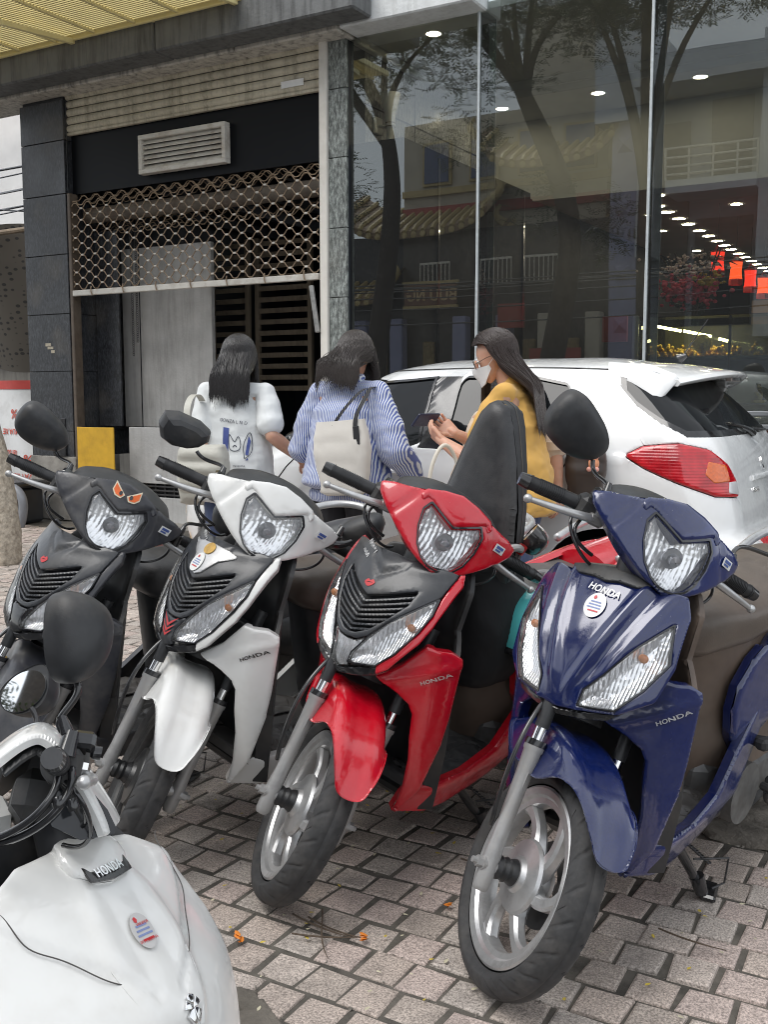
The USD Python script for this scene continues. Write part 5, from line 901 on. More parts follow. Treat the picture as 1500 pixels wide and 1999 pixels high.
class Fig:
    def __init__(s, name, label, pos, yaw, H, bend=0., head=(0, 0), turn=0.):
        s.k = H / 1.56; s.M = T(*pos) @ R(yaw); s.t = thing(name, label, 'person', M=s.M); s.Mi = np.linalg.inv(s.M); s.bend = math.radians(bend); s.head = head; s.turn = turn
        P = {}
        for n, p in dict(pelvis=(0, 0, .86), waist=(0, .0, 1.0), chest=(0, .01, 1.17), neck0=(0, -.015, 1.30), shR=(.160, -.01, 1.275), shL=(-.160, -.01, 1.275)).items(): P[n] = s.up(p)
        P['neck1'] = s.up((0, .005, 1.365)); P['head'] = P['neck1'] + R(0)[:3, :3] @ np.array([0, .03 * s.k + .05 * math.sin(math.radians(head[0])) * s.k, .085 * s.k]); s.P = P
        hm = R(head[1], (0, 0, 1)) @ R(-head[0], (1, 0, 0)); s.hM = T(*P['head']) @ hm @ np.diag([s.k, s.k, s.k, 1])
    def up(s, p):
        p = np.array(p, float) * s.k; o = np.array([0, 0, .95 * s.k]); d = p - o
        if d[2] > 0: c, n = math.cos(s.bend), math.sin(s.bend); d = np.array([d[0], d[1] * c + d[2] * n, -d[1] * n + d[2] * c])
        c, n = math.cos(math.radians(s.turn)), math.sin(math.radians(s.turn))
        if p[2] > 1.0: d = np.array([d[0] * c - d[1] * n, d[0] * n + d[1] * c, d[2]])
        return o + d
    def loc(s, w): return (s.Mi @ np.r_[w, 1])[:3]
    def ldir(s, w): return s.Mi[:3, :3] @ np.asarray(w, float)
    def hp(s, p): return (s.hM @ np.r_[p, 1])[:3]
    def obj(s, n, m, mt, **k): return obj(n, m, mt, s.t, **k)
    def body(s, armR, armL, legs=((.085, .02), (-.085, -.02))):
        """arm = (elbow, wrist, finger direction, palm normal, curl), in world coordinates"""
        k, P, m = s.k, s.P, []
        m += hulls([(P['pelvis'], .12 * k), (P['waist'], .10 * k), (P['chest'], .105 * k), (P['neck0'], .055 * k), (P['neck1'], .047 * k), (P['neck1'] + [0, .01, .03], .045 * k)])
        m += [hull2(sph(P['chest'], .09 * k), sph(P['shR'], .05 * k), sph(P['shL'], .05 * k))]
        hd = lambda c, r: MF.sphere(1.0, 28).scale(tuple(np.array(r) * k)).rotate((-s.head[0], 0, s.head[1])).translate(tuple(s.hp(c)))
        m += [hull2(hd((0, -.012, .03), (.073, .088, .085)), hd((0, .045, -.045), (.048, .035, .04)), hd((0, .062, -.075), (.024, .018, .018))), hull2(hd((0, .088, .022), (.008, .008, .012)), hd((0, .103, -.022), (.013, .011, .009))), hull2(hd((-.016, .086, -.048), (.01, .01, .006)), hd((.016, .086, -.048), (.01, .01, .006)))]
        for sg in (-1, 1): m += [hull2(hd((sg * .075, -.01, .01), (.008, .018, .03)), hd((sg * .079, -.018, .02), (.005, .014, .016)))]
        for sh, arm, th in ((P['shR'], armR, 1), (P['shL'], armL, -1)):
            e, w = s.loc(arm[0]), s.loc(arm[1]); d, pn = s.ldir(arm[2]), s.ldir(arm[3]); m += hulls([(sh, .052 * k), (sh + (e - sh) * .5, .043 * k), (e, .036 * k), (e + (w - e) * .3, .038 * k), (w, .0245 * k), (w + unit(d) * .02, .022 * k)]); m += hand(w, d, pn, arm[4], arm[5] if len(arm) > 5 else -th)
        for x, y in legs:
            hp = np.array([x, 0, .84]) * k; kn = np.array([x * 1.05, y + .02, .45]) * k; an = np.array([x * 1.05, y - .02, .08]) * k; m += hulls([(hp, .095 * k), (kn, .056 * k), ((kn * .65 + an * .35) + [0, -.015, 0], .054 * k), (an, .036 * k)]); m += hulls([(an + [0, -.025, -.035], .036 * k), (an + [0, .13, -.052], .026 * k)])
        s.legs = legs; s.obj('body', fuse(m, .0095, 4), skin, smooth=True)
        for sg in (-1, 1): s.obj('eye', ell(s.hp((sg * .031, .076, .018)), np.array([.013, .008, .008]) * k, 2), surf('eye_white', (.6, .58, .55), .2, .05), smooth=True)
    def trousers(s, mt):
        k = s.k; m = hulls([(s.P['pelvis'] + [0, 0, .05], .125 * k), (s.P['pelvis'], .135 * k)])
        for x, y in s.legs: hp = np.array([x, 0, .83]) * k; kn = np.array([x * 1.1, y + .02, .45]) * k; an = np.array([x * 1.1, y - .02, .1]) * k; m += hulls([(hp, .108 * k), (kn, .075 * k), (an, .065 * k)])
        s.obj('trousers', wrinkle(fuse(m, .016, 4), .008, (6, 6, 14), 3), mt, smooth=True)
        for x, y in s.legs: an = np.array([x * 1.05, y - .02, .0]) * k; s.obj('shoe', fuse(hulls([(an + [0, -.03, .045], .043), (an + [0, .06, .04], .04), (an + [0, .15, .03], .03)]), .012, 3), surf('white_shoe', (.6, .6, .58), .5, .1), smooth=True)
    def shirt(s, mt, armR, armL, hem=.74, wide=.02, sleeve=1.0, flare=.0, amp=.012, name='shirt', seed=1, cuff=.012, inset=0.):
        k, P = s.k, s.P; r = lambda a: (a[0] * k, a[1] * k, .05 * k)
        lv = [(s.up((0, 0, hem)), (.175 + wide + flare, .125 + wide + flare)), (s.up((0, 0, .92)), (.165 + wide + flare * .6, .118 + wide)), (s.up((0, .0, 1.05)), (.155 + wide, .112 + wide * .8)), (s.up((0, .005, 1.18)), (.165 + wide * .8, .115 + wide * .6)), (s.up((0, -.005, 1.265)), (.125, .085))]
        m = [hull2(sph(a, r(ra)), sph(b, r(rb))) for (a, ra), (b, rb) in zip(lv[:-1], lv[1:])] + [hull2(sph(lv[-1][0], r(lv[-1][1])), sph(P['shR'] + [-.012, 0, .0], .054 * k), sph(P['shL'] + [.012, 0, .0], .054 * k)), hull2(sph(lv[-1][0], (.09, .07, .04)), sph(P['neck0'] + [0, 0, .02], .058 * k))]
        for sh, arm in ((P['shR'], armR), (P['shL'], armL)):
            e, w = s.loc(arm[0]), s.loc(arm[1]); fw = w - unit(w - e) * .035
            if sleeve >= 1: m += hulls([(sh, .06 * k), (sh + (e - sh) * .55, .062 * k + wide * .4), (e, .056 * k + wide * .5), (e + (fw - e) * .6, .05 * k + wide * .3), (fw, .036)])
            else: q = sh + (e - sh) * min(sleeve, .98); m += hulls([(sh, .057 * k), (sh + (q - sh) * .6, .058 * k + wide * .5), (q, .058 * k + wide * .6)])
        t = wrinkle(fuse(m, .012, 5), amp, (8, 8, 13), seed); return s.obj(name, t, mt, smooth=True)
    def hair(s, n, zend, color, tip, spread=.0, fall=(0, -1, 0), face=True, seed=0, wave=.004, side=0.):
        rg = np.random.default_rng(seed); k = s.k; cap = ell((0, 0, 0), (.085, .102, .1), 4); V = np.array(cap.vertices)
        keep = ~((V[:, 1] > (.035 if side == 0 else .012)) & (V[:, 2] < .062)) & ~((V[:, 2] < -.06)); cap.update_faces(keep[cap.faces].all(1)); cap.remove_unreferenced_vertices(); cap.apply_translation([0, -.01, .032]); cap.apply_transform(s.hM)
        hm = mat('hair_' + s.t.GetName(), {'h': ('hair_info', {}), 'r': ('rgb_ramp', {'ramp': [(0, color), (.55, color), (1., tip)]}), 'p': ('principled_bsdf', {'roughness': .33, 'specular_ior_level': .6})}, [('h.intercept', 'r.fac'), ('r.color', 'p.base_color')])
        hb = s.obj('hair', cap, surf('hair_base_' + s.t.GetName(), tuple(np.array(color) * .7), .6, .3, 60, spec=.2), smooth=True)
        pts, cnt, wid = [], [], []; up = np.array([0, 0, 1.]); NP = 18
        base_c = s.hp((0, -.01, .032)); ax = s.hM[:3, :3] / k
        while len(cnt) < n:
            a, b = rg.uniform(0, 2 * np.pi), math.acos(rg.uniform(-.45, .985)); d = np.array([math.sin(b) * math.cos(a), math.sin(b) * math.sin(a), math.cos(b)])
            if d[1] > (.42 if side == 0 else .08) and d[2] < .62: continue
            part = np.array([side + rg.normal(0, .02), .25, .95])
            root = np.array([part[0] + (d[0] - part[0]) * .12, d[1] * .5 + .1, 1.0]) if rg.random() < .6 else d
            r0, r1 = unit(root), unit(np.array([d[0], min(d[1], .3 if side == 0 else .03), min(d[2], .15)])); path = []
            for t in np.linspace(0, 1, 9):
                v = unit(r0 * (1 - t) + r1 * t); L = 1.0 + .05 * rg.normal() * .3; path.append(base_c + ax @ (v * np.array([.089, .106, .104]) * k * (1.0 + .04 * t + .035 * rg.random())))
            p = path[-1]; ze = zend + rg.normal(0, .017) + .07 * abs(d[0]) ** 1.5 - .012 * math.sin(d[0] * 9 + seed) ; out = ax @ np.array([r1[0], r1[1], 0]); out[2] = 0; L = max(p[2] - ze, .03); q = []
            ph, am = rg.uniform(0, 6.3), wave * rg.uniform(.4, 1.6)
            for t in np.linspace(0, 1, NP - 8)[1:]:
                z = p[2] - L * t; o = spread * t ** 1.2; w_ = am * math.sin(ph + t * 7); back = s.torso_clear(z)
                c = np.array([p[0] + out[0] * o + w_, p[1] + out[1] * o + w_ * .6, z]); 
                if out[1] < .25: e_ = min(1, t * 1.5); e_ = e_ * e_ * (3 - 2 * e_); c[1] += (min(c[1], back - .004 * rg.random()) - c[1]) * e_
                c[0] += (p[0] * .88 - p[0]) * t * .6
                q.append(c)
            path += q; pts += path; cnt.append(len(path)); wid += list(np.interp(np.linspace(0, 1, len(path)), [0, .8, 1], [.0032, .0026, .0007]))
        cv = UsdGeom.BasisCurves.Define(stage, hb.GetPath().pathString + '/strands'); cv.CreateTypeAttr('linear'); cv.CreatePointsAttr(Vt.Vec3fArray.FromNumpy(np.array(pts, np.float32))); cv.CreateCurveVertexCountsAttr(cnt); cv.CreateWidthsAttr(Vt.FloatArray.FromNumpy(np.array(wid, np.float32))); cv.SetWidthsInterpolation('vertex')
        UsdShade.MaterialBindingAPI.Apply(cv.GetPrim()).Bind(hm); cv.GetPrim().SetCustomDataByKey('kind', 'stuff'); return hb
    def torso_clear(s, z):
        c = s.up((0, 0, z / s.k)); return c[1] - .135 * s.k
def cloth(name, c, var=.08, rough=.85, stripes=None, bump=.0006):
    return surf(name, c, rough, var, 5, bump=bump, bscale=500, sheen=.15)
white_cotton = cloth('white_cotton', (.66, .68, .68)); yellow_knit = cloth('yellow_knit', (.62, .36, .09)); beige_linen = cloth('beige_linen', (.6, .49, .38)); black_cloth = cloth('black_trousers', (.015, .015, .018)); denim = cloth('denim', (.05, .07, .14), .25)
stripe = mat('blue_striped_cotton', {'tc': ('texture_coordinate', {}), 'sp': ('separate_xyz', {}), 'nz': ('noise_texture', {'scale': 6., 'detail': 2.}), 'ax': ('math', {'math_type': 'multiply', 'value2': .012}), 'ad': ('math', {'math_type': 'add'}), 'mu': ('math', {'math_type': 'multiply', 'value2': 92.}), 'fr': ('math', {'math_type': 'fraction'}), 'r': ('rgb_ramp', {'ramp': [(.0, (.62, .66, .72)), (.36, (.62, .66, .72)), (.46, (.07, .105, .32)), (.88, (.085, .12, .36)), (.97, (.62, .66, .72))]}), 'p': ('principled_bsdf', {'roughness': .85, 'sheen_weight': .15})},
    [('tc.object', 'sp.vector'), ('tc.object', 'nz.vector'), ('nz.fac', 'ax.value1'), ('sp.x', 'ad.value1'), ('ax.value', 'ad.value2'), ('ad.value', 'mu.value1'), ('mu.value', 'fr.value1'), ('fr.value', 'r.fac'), ('r.color', 'p.base_color')])
YP = 4.4
# 1: white printed T-shirt, back to us, turned left, hand raised on the left
f1 = Fig('person', 'woman with straight black hair in a white printed T-shirt seen from behind', (-3.50, YP, 0), 22, 1.575, 4, (12, 18))
aR = ((-3.26, 4.40, 1.06), (-3.22, 4.60, .93), (.1, .8, -.3), (-1, 0, 0), .6); aL = ((-3.62, 4.27, 1.0), (-3.735, 4.33, 1.075), (-.35, .35, .8), (.8, .4, 0), .6)
f1.body(aR, aL); f1.trousers(denim); sh1 = f1.shirt(white_cotton, aR, aL, .72, .024, .74, .02, .013, 'tshirt', 4)
f1.hair(2600, 1.235, (.016, .014, .014), (.022, .018, .017), .018, seed=3)
def on_back(f, u, z, off): # back surface by casting from behind
    return np.array([u, f.torso_clear(z) - off, z])
tm1 = trimesh.Trimesh(np.array(UsdGeom.Mesh(sh1).GetPointsAttr().Get()), np.array(UsdGeom.Mesh(sh1).GetFaceVertexIndicesAttr().Get()).reshape(-1, 3), process=False)
def project_back(tm, mesh, off=.0015):
    m = mesh.copy(); V = np.array(m.vertices); T_ = np.array(tm.vertices); F_ = np.array(tm.faces); c = T_[F_]; n = np.cross(c[:, 1] - c[:, 0], c[:, 2] - c[:, 0]); bk = n[:, 1] < 0; cen = c[bk].mean(1)
    from scipy.spatial import cKDTree
    kd = cKDTree(cen[:, [0, 2]]); d, i = kd.query(V[:, [0, 2]], k=6); y = np.min(cen[:, 1][i], axis=1); V[:, 1] += y - off; m.vertices = V; return m
ink = surf('shirt_ink', (.03, .035, .06), .8, .1); inkblue = surf('shirt_blue_print', (.06, .085, .26), .8, .12)
flatM = plane_map((0, 0, 0), (1, 0, 0), (0, 0, 1))
def printed(name, polys, mt, tm, f): f.obj(name, [project_back(tm, patch(p, flatM, h=.012, thick=0, rnd=0, flip=False)) for p in polys], mt)
def word(s, u, z, h, ang=0): m = text(s, h, .0004, False); m.apply_transform(R(ang)); m.apply_transform(R(90, (1, 0, 0))); m.apply_translation([u, 0, z]); return m
f1.obj('print', [project_back(tm1, word('GONZA L N D', .02, 1.135, .017, -8), .003)], ink)
printed('print', [Polygon([(-.035, .985), (-.005, .98), (-.002, 1.10), (-.035, 1.105)])], inkblue, tm1, f1)
printed('print', [Polygon([(.085, .96), (.10, .955), (.112, 1.03), (.10, 1.06)]), Polygon([(.088, .93), (.1, .93), (.1, .945)])], inkblue, tm1, f1)
for pts in ([(.0, 1.0), (.012, 1.05), (.03, 1.03), (.045, 1.055), (.06, 1.02), (.05, .985), (.02, .98), (0, 1.0)], [(.082, .94), (.075, 1.0), (.088, 1.05), (.104, 1.075), (.118, 1.03), (.108, .96), (.082, .94)], [(.02, 1.0), (.03, 1.01), (.04, 1.0)]):
    q = spline([(a, 0, z) for a, z in pts], 40); f1.obj('print', [project_back(tm1, tube(q, .0018, 5), .001)], ink, smooth=True)
f1.obj('print', [project_back(tm1, word(w_, u, z, .010), .003) for w_, u, z in (('INVENTA', .055, .90), ('NZA', .09, .875), ('lorn ipa', .05, .84), ('sint don', .055, .825), ('nova ter', .05, .81))], ink)
# 2: striped shirt
f2 = Fig('person', 'woman with wavy dark bob in a blue and white striped shirt seen from behind', (-2.79, YP, 0), 4, 1.575, 6, (20, 28))
aR2 = ((-2.50, 4.38, 1.0), (-2.47, 4.60, .84), (.0, .8, -.5), (-1, 0, 0), .7); aL2 = ((-3.06, 4.40, 1.0), (-2.98, 4.64, .92), (.3, .9, 0), (1, 0, 0), .7)
f2.body(aR2, aL2); f2.trousers(black_cloth); sh2 = f2.shirt(stripe, aR2, aL2, .83, .045, 1.0, .02, .018, 'striped_shirt', 8)
tr_ = []
rings = []
for z, r_ in ((.80, .155), (.79, .165), (.775, .168), (.755, .165), (.74, .155)):
    a_ = np.linspace(0, 2 * np.pi, 80, endpoint=False); q = 1 + .012 * np.sin(a_ * 34); rings.append(np.stack([(r_ + .035) * q * np.cos(a_), (r_ - .01) * q * np.sin(a_), np.full(80, z)], -1))
f2.obj('shirt_hem', loft(rings, False), stripe, smooth=True)
f2.obj('collar', tube([f2.P['neck0'] + [.07 * math.cos(t), .065 * math.sin(t) - .005, .045 + .01 * math.sin(t)] for t in np.linspace(0, 2 * np.pi, 30)], .019, 8), stripe, smooth=True)
f2.hair(2800, 1.318, (.026, .019, .016), (.04, .027, .021), .03, seed=5, wave=.006)
# 3: yellow top, long hair, mask, phone
f3 = Fig('person', 'woman in a yellow top with long reddish brown hair, glasses and white face mask', (-1.845, YP, 0), 99, 1.555, 9, (26, 12))
aR3 = ((-2.08, 4.60, 1.0), (-2.21, 4.46, 1.09), (-.75, -.1, .5), (.2, -.75, .5), .35); aL3 = ((-2.02, 4.22, .98), (-2.18, 4.27, 1.06), (-.75, .2, .55), (.35, .7, .5), .3)
f3.body(aR3, aL3); f3.trousers(denim); f3.shirt(yellow_knit, aR3, aL3, .76, .03, .55, .02, .022, 'yellow_top', 12)
f3.hair(3200, 1.12, (.028, .018, .015), (.17, .06, .045), .02, seed=9, wave=.004, side=.1)
mk_ = []
ma = lambda u, v: np.stack([.062 * np.sin(u), .030 + .072 * np.cos(u) - .012 * np.abs(np.sin(u)), v + 0 * u], -1)
f3.obj('face_mask', tf(patch(rnd_poly(Polygon([(-1.35, -.035), (-.5, -.085), (.0, -.095), (.5, -.085), (1.35, -.035), (1.3, -.015), (.5, -.006), (0, .006), (-.5, -.006), (-1.3, -.015)]), .003), lambda u, v: ma(u, v) + np.stack([0 * u, .014 * np.exp(-(u / .4) ** 2) + .012 * np.exp(-((v + .02) / .03) ** 2) * np.exp(-(u / .3) ** 2), 0 * u], -1), h=.012, thick=.001, rnd=0, flip=False, back=True, off=.004), f3.hM), cloth('mask_fabric', (.74, .75, .76)), smooth=True)
for sg in (-1, 1):
    f3.obj('ear_loop', tf(tube([(sg * .06, .05, -.02), (sg * .078, .01, .0), (sg * .084, -.012, .02)], .0012, 5), f3.hM), cloth('mask_fabric', (.74, .75, .76)))
    f3.obj('glasses', tf(cat(tf(trimesh.creation.torus(.021, .0016, 24, 6), R(90, (1, 0, 0)), T(sg * .031, .098, .012)), tube([(sg * .052, .096, .016), (sg * .079, .03, .018), (sg * .083, -.02, .012)], .0015, 6), tube([(0, .1, .016), (sg * .012, .1, .014)], .0014, 5)), f3.hM), gloss_black, smooth=True)
# 4: beige shirt, behind the third
f4 = Fig('person', 'person in a beige shirt bending behind the masked woman, bare forearm hanging down', (-2.05, 4.58, 0), 4, 1.5, 44, (38, -6))
aR4 = ((-1.775, 4.66, 1.02), (-1.775, 4.72, .80), (0, .1, -1), (-1, .3, 0), .45); aL4 = ((-2.2, 4.78, 1.02), (-2.15, 4.9, .85), (0, .5, -.8), (1, 0, 0), .5)
f4.body(aR4, aL4); f4.trousers(black_cloth); f4.shirt(beige_linen, aR4, aL4, .78, .055, .8, .02, .014, 'beige_shirt', 17)
f4.obj('sleeve_cuff', tube([f4.loc((-1.775, 4.655, 1.06)), f4.loc((-1.775, 4.66, 1.02))], [.066, .062], 20), beige_linen)
f4.hair(1200, 1.30, (.012, .010, .010), (.02, .014, .012), .01, seed=11)
# ---- things they hold or carry
canvas = cloth('canvas', (.64, .61, .56)); puffer = surf('puffer_fabric', (.43, .42, .37), .5, .06, 8, bump=.002, bscale=40)
def bag_mesh(w, h, d, puff=0., seed=0, n=36):
    rings = []
    for q in np.linspace(0, 1, 20):
        z = -h * q; f = .86 + .14 * math.sin(math.pi * min(1, q * 1.25)) if q < .9 else .97 - .35 * ((q - .9) / .1) ** 2; t = np.linspace(0, 2 * np.pi, n, endpoint=False); c, s_ = np.cos(t), np.sin(t)
        dd = d * (.45 + .7 * math.sin(math.pi * min(1, .15 + q * .75))); r_ = 1 + puff * abs(math.sin(q * math.pi * 3.0)); rings.append(np.stack([w * f * np.sign(c) * np.abs(c) ** .5, dd * r_ * np.sign(s_) * np.abs(s_) ** .6, np.full(n, z)], -1))
    return wrinkle(loft(rings), .012, (10, 10, 12), seed)
tb = thing('tote_bag', 'white canvas tote bag with black straps on the striped shirt woman shoulder', 'bag', M=T(-2.70, 4.20, 1.15) @ R(8) @ R(-4, (0, 1, 0)))
obj('bag_body', bag_mesh(.145, .36, .05, 0, 3), canvas, tb, smooth=50)
st = cloth('black_strap', (.02, .02, .022))
def strap(pts, w, th=.004, n=30): q = spline(pts, n); return loft([np.array([p + [-w, 0, 0], p + [w, 0, 0], p + [w, th, 0], p + [-w, th, 0]]) for p in q])
obj('strap', strap([(.10, -.045, -.08), (.10, -.03, .02), (.115, .05, .10), (.12, .14, .155), (.12, .24, .12), (.10, .28, .0)], .011), st, tb); obj('strap', strap([(-.02, -.04, -.02), (.02, -.02, .04), (.07, .06, .12), (.085, .14, .15), (.09, .22, .13)], .010), st, tb); obj('strap_patch', box(.085, .118, -.053, -.046, -.12, -.03, .003), st, tb)
pb = thing('shoulder_bag', 'pale grey quilted puffer bag on the back of the white T-shirt woman', 'bag', M=T(-3.48, 4.10, 1.02) @ R(16))
obj('bag_body', bag_mesh(.135, .25, .055, .35, 5), puffer, pb, smooth=50); obj('strap', strap([(-.06, -.01, -.02), (-.07, -.02, .08), (-.085, .0, .18), (-.09, .08, .25), (-.09, .2, .22)], .018), puffer, pb)
pb2 = thing('shoulder_bag', 'cream flap of a quilted bag below the raised hand of the T-shirt woman', 'bag', M=T(-3.70, 4.30, .90) @ R(25))
obj('bag_body', bag_mesh(.10, .22, .05, .3, 8), puffer, pb2, smooth=50)
ph = thing('mobile_phone', 'dark blue mobile phone held in both hands of the masked woman', 'phone', M=T(-2.315, 4.36, 1.155) @ R(-15) @ R(-48, (0, 1, 0)))
obj('case', box(-.04, .04, -.075, .075, -.006, .006, .004), surf('navy_case', (.02, .025, .06), .25, .1), ph); obj('screen', box(-.036, .036, -.07, .07, .0062, .0075), mat('phone_screen', {'p': ('principled_bsdf', {'base_color': (.01, .01, .012), 'roughness': .05})}), ph); obj('camera_bump', box(-.03, .0, .035, .065, -.009, -.006, .002), gloss_black, ph)
hb = thing('handbag', 'cream handbag with curved handle in front of the masked woman', 'bag', M=T(-2.09, 4.12, .86) @ R(60))
obj('bag_body', bag_mesh(.11, .20, .05, 0, 9), cloth('cream_leather', (.62, .57, .48), rough=.5), hb, smooth=50); obj('handle', tube([(-.07, 0, -.01), (-.06, 0, .12), (0, 0, .19), (.06, 0, .12), (.07, 0, -.01)], .009, 10, 30), cloth('cream_leather', (.62, .57, .48), rough=.5), hb, smooth=True)
bp = thing('backpack', 'dark brown bag with blue strap hanging beside the beige shirt', 'bag', M=T(-1.66, 4.78, 1.04) @ R(20))
obj('bag_body', bag_mesh(.10, .26, .07, .1, 13), surf('brown_bag', (.05, .038, .032), .45, .2, 10), bp, smooth=50); obj('strap', strap([(-.06, -.07, -.06), (-.02, -.075, .0), (.03, -.05, .06), (.0, .02, .12)], .014), cloth('blue_strap', (.16, .22, .33)), bp)
pk = cloth('pink_plush', (.68, .34, .28)); pl = thing('plush_keychain', 'small pink plush animal keychain hanging from the dark brown bag', 'plush toy', M=T(-1.585, 4.68, 1.0))
obj('head', ell((0, 0, 0), (.034, .028, .03), 3), pk, pl, smooth=True); obj('body', ell((.0, .0, -.048), (.026, .024, .03), 3), cloth('plush_orange', (.68, .3, .16)), pl, smooth=True)
for sg in (-1, 1): obj('ear', ell((sg * .024, 0, .042), (.014, .009, .03), 3, R(sg * 12, (0, 1, 0))), pk, pl, smooth=True); obj('eye', ell((sg * .013, -.026, .004), (.004, .003, .005), 2), gloss_black, pl); obj('foot', ell((sg * .018, -.012, -.075), (.012, .014, .012), 2), pk, pl, smooth=True)
obj('cord', tube([(0, 0, .03), (-.01, .02, .08), (-.04, .05, .09)], .002, 5), gloss_black, pl)
# ------------------------------------------------------------------ left background, parking stop, shop interior, opposite side of the street
white_wall = surf('white_render', (.74, .73, .71), .8, .06, 2, dirt=.3, dirtcol=(.45, .43, .4), dscale=.6, space='pos')
nb = thing('white_house', 'white plastered house beyond the black pillar at the left edge', 'building')
obj('wall', box(-30, -14, 15.0, 15.3, -.3, 12), white_wall, nb); obj('cornice', box(-30, -13.9, 14.8, 15, 4.1, 4.25, .02), white_wall, nb)
obj('window', box(-22.3, -21.4, 14.95, 15.02, 1.5, 3.3), gloss_black, nb)
nb2 = thing('side_house', 'grey concrete wall of the next lot below the awning', 'building')
obj('wall', box(-14, -8.9, 10.2, 10.35, -.3, 1.9), stained('lot_wall', (.2, .19, .17), (.06, .055, .05), .6), nb2); obj('ledge', box(-14, -8.9, 10.1, 10.2, 1.75, 1.85, .01), concrete, nb2)
aw = thing('awning', 'brown patterned tarpaulin awning hanging left of the black pillar', 'awning')
tarp = mat('tarp', {'g': ('geometry', {}), 'mp': ('mapping', {'scale': (9., 9., 16.)}), 'v': ('voronoi_texture', {'scale': 1., 'randomness': .45}), 'r': ('rgb_ramp', {'ramp': [(.25, (.02, .018, .016)), (.34, (.085, .073, .058))]}), 'p': ('principled_bsdf', {'roughness': .7})}, [('g.position', 'mp.vector'), ('mp.vector', 'v.vector'), ('v.distance', 'r.fac'), ('r.color', 'p.base_color')])
uu, vv = np.meshgrid(np.linspace(-13, -8.75, 30), np.linspace(0, 1, 14), indexing='ij'); obj('cover', grid(np.stack([uu, 8.3 + .5 * vv + .06 * np.sin(uu * 5), 3.2 - 1.6 * vv + .05 * np.sin(uu * 3 + vv * 4)], -1)), tarp, aw, smooth=True)
obj('pole', tube([(-10.85, 8.15, 1.9), (-10.85, 8.15, 3.05)], .035, 10), dark_steel, aw); obj('arm', tube([(-12, 8.1, 3.08), (-8.6, 8.1, 3.12)], .03, 8), surf('aged_timber', (.2, .15, .1), .7, .3, 20), aw); obj('bracket', cat(box(-10.75, -10.55, 8.05, 8.2, 3.0, 3.2, .01)), rusty, aw)
bn = thing('advertising_banner', 'white plastic banner with red print hanging upside down beside the pillar', 'banner')
uu, vv = np.meshgrid(np.linspace(-10.6, -9.05, 26), np.linspace(.12, 1.42, 22), indexing='ij'); bm = lambda x, z: np.stack([x, 8.0 + .035 * np.sin(x * 9 + z * 2) + .05 * np.sin(z * 4 + x * 3), z + 0 * x], -1)
obj('sheet', grid(bm(uu.ravel(), vv.ravel()).reshape(*uu.shape, 3)), surf('banner_white', (.62, .63, .63), .5, .06, 3, dirt=.3), bn, smooth=True)
obj('red_band', patch(shapely.box(-10.58, 1.34, -9.08, 1.44), bm, h=.04, thick=0, rnd=0, off=.006), surf('banner_red', (.42, .05, .04), .5, .1), bn); bred = surf('banner_red_text', (.5, .07, .04), .5, .1)
for w_, x, z, h in (('8,5%', -9.45, 1.06, .10), ('VAY MUA XE', -9.5, .86, .06), ('9%', -9.25, .55, .10), ('VAY MUA NHA', -9.5, .36, .06), ('lai suat', -9.6, .62, .06)): obj('lettering', on_map(text(w_, h, .001, True), bm, x, z, 180, .008), bred, bn)
wr = thing('overhead_cables', 'bundle of black overhead cables at the left edge', 'cables')
for k, (z0, z1, s_) in enumerate([(5.6, 5.2, .2), (5.0, 5.15, .1), (4.95, 4.9, .15), (4.85, 4.95, .12), (4.8, 4.7, .3), (5.9, 4.3, .1), (4.6, 4.75, .1)]): obj('cable', tube([(-24 + t * 11, 12.5 + .1 * k, z0 + (z1 - z0) * t - s_ * 4 * t * (1 - t)) for t in np.linspace(0, 1, 16)], .014 + .008 * (k % 3 == 0), 5), gloss_black, wr)
sg_ = thing('red_arch_sign', 'dark red curved sign band at the left edge beyond the pillar', 'sign'); obj('band', tube([(-19.5 + 4.2 * t, 14.0, 7.05 + .35 * math.sin(t * 3)) for t in np.linspace(0, 1, 14)], .16, 8), surf('maroon', (.25, .03, .03), .5, .1), sg_)
ol = thing('lamp_shade', 'small grey outdoor lamp shade hanging at the left edge', 'lamp'); obj('shade', lathe([(.02, .12), (.08, .1), (.25, 0), (.24, -.01)], 24, at=(-15.2, 12.2, 3.95)), surf('grey_shade', (.1, .1, .11), .4, .1), ol); obj('arm', tube([(-15.2, 12.2, 4.05), (-15.6, 12.2, 4.3)], .02, 6), dark_steel, ol)
bark = surf('limewashed_bark', (.42, .37, .3), .9, .4, 30, bump=.012, bscale=25, dirt=.7, dirtcol=(.12, .09, .06), dscale=14, space='pos')
t1 = thing('tree', 'limewashed leaning tree trunk at the left edge behind the black scooter', 'tree')
obj('trunk', wrinkle(tube([(-6.45, 5.2, -.05), (-6.5, 5.24, .5), (-6.75, 5.3, 1.2), (-7.2, 5.4, 2.2), (-7.8, 5.5, 3.4), (-8.6, 5.5, 5.0)], [.16, .13, .12, .11, .1, .08], 22, 60), .02, (6, 6, 20), 3), bark, t1, smooth=True)
ps = thing('parking_stop', 'low concrete block striped yellow and dark red in front of the car', 'wheel stop')
for k in range(7): obj('stripe_segment', box(-5.45, -5.25, 5.42 + k * .16, 5.58 + k * .16, -.01, .14, .012), yellow_paint if k % 2 else surf('stop_maroon', (.12, .03, .025), .6, .2, 8, dirt=.4, space='pos'), ps)
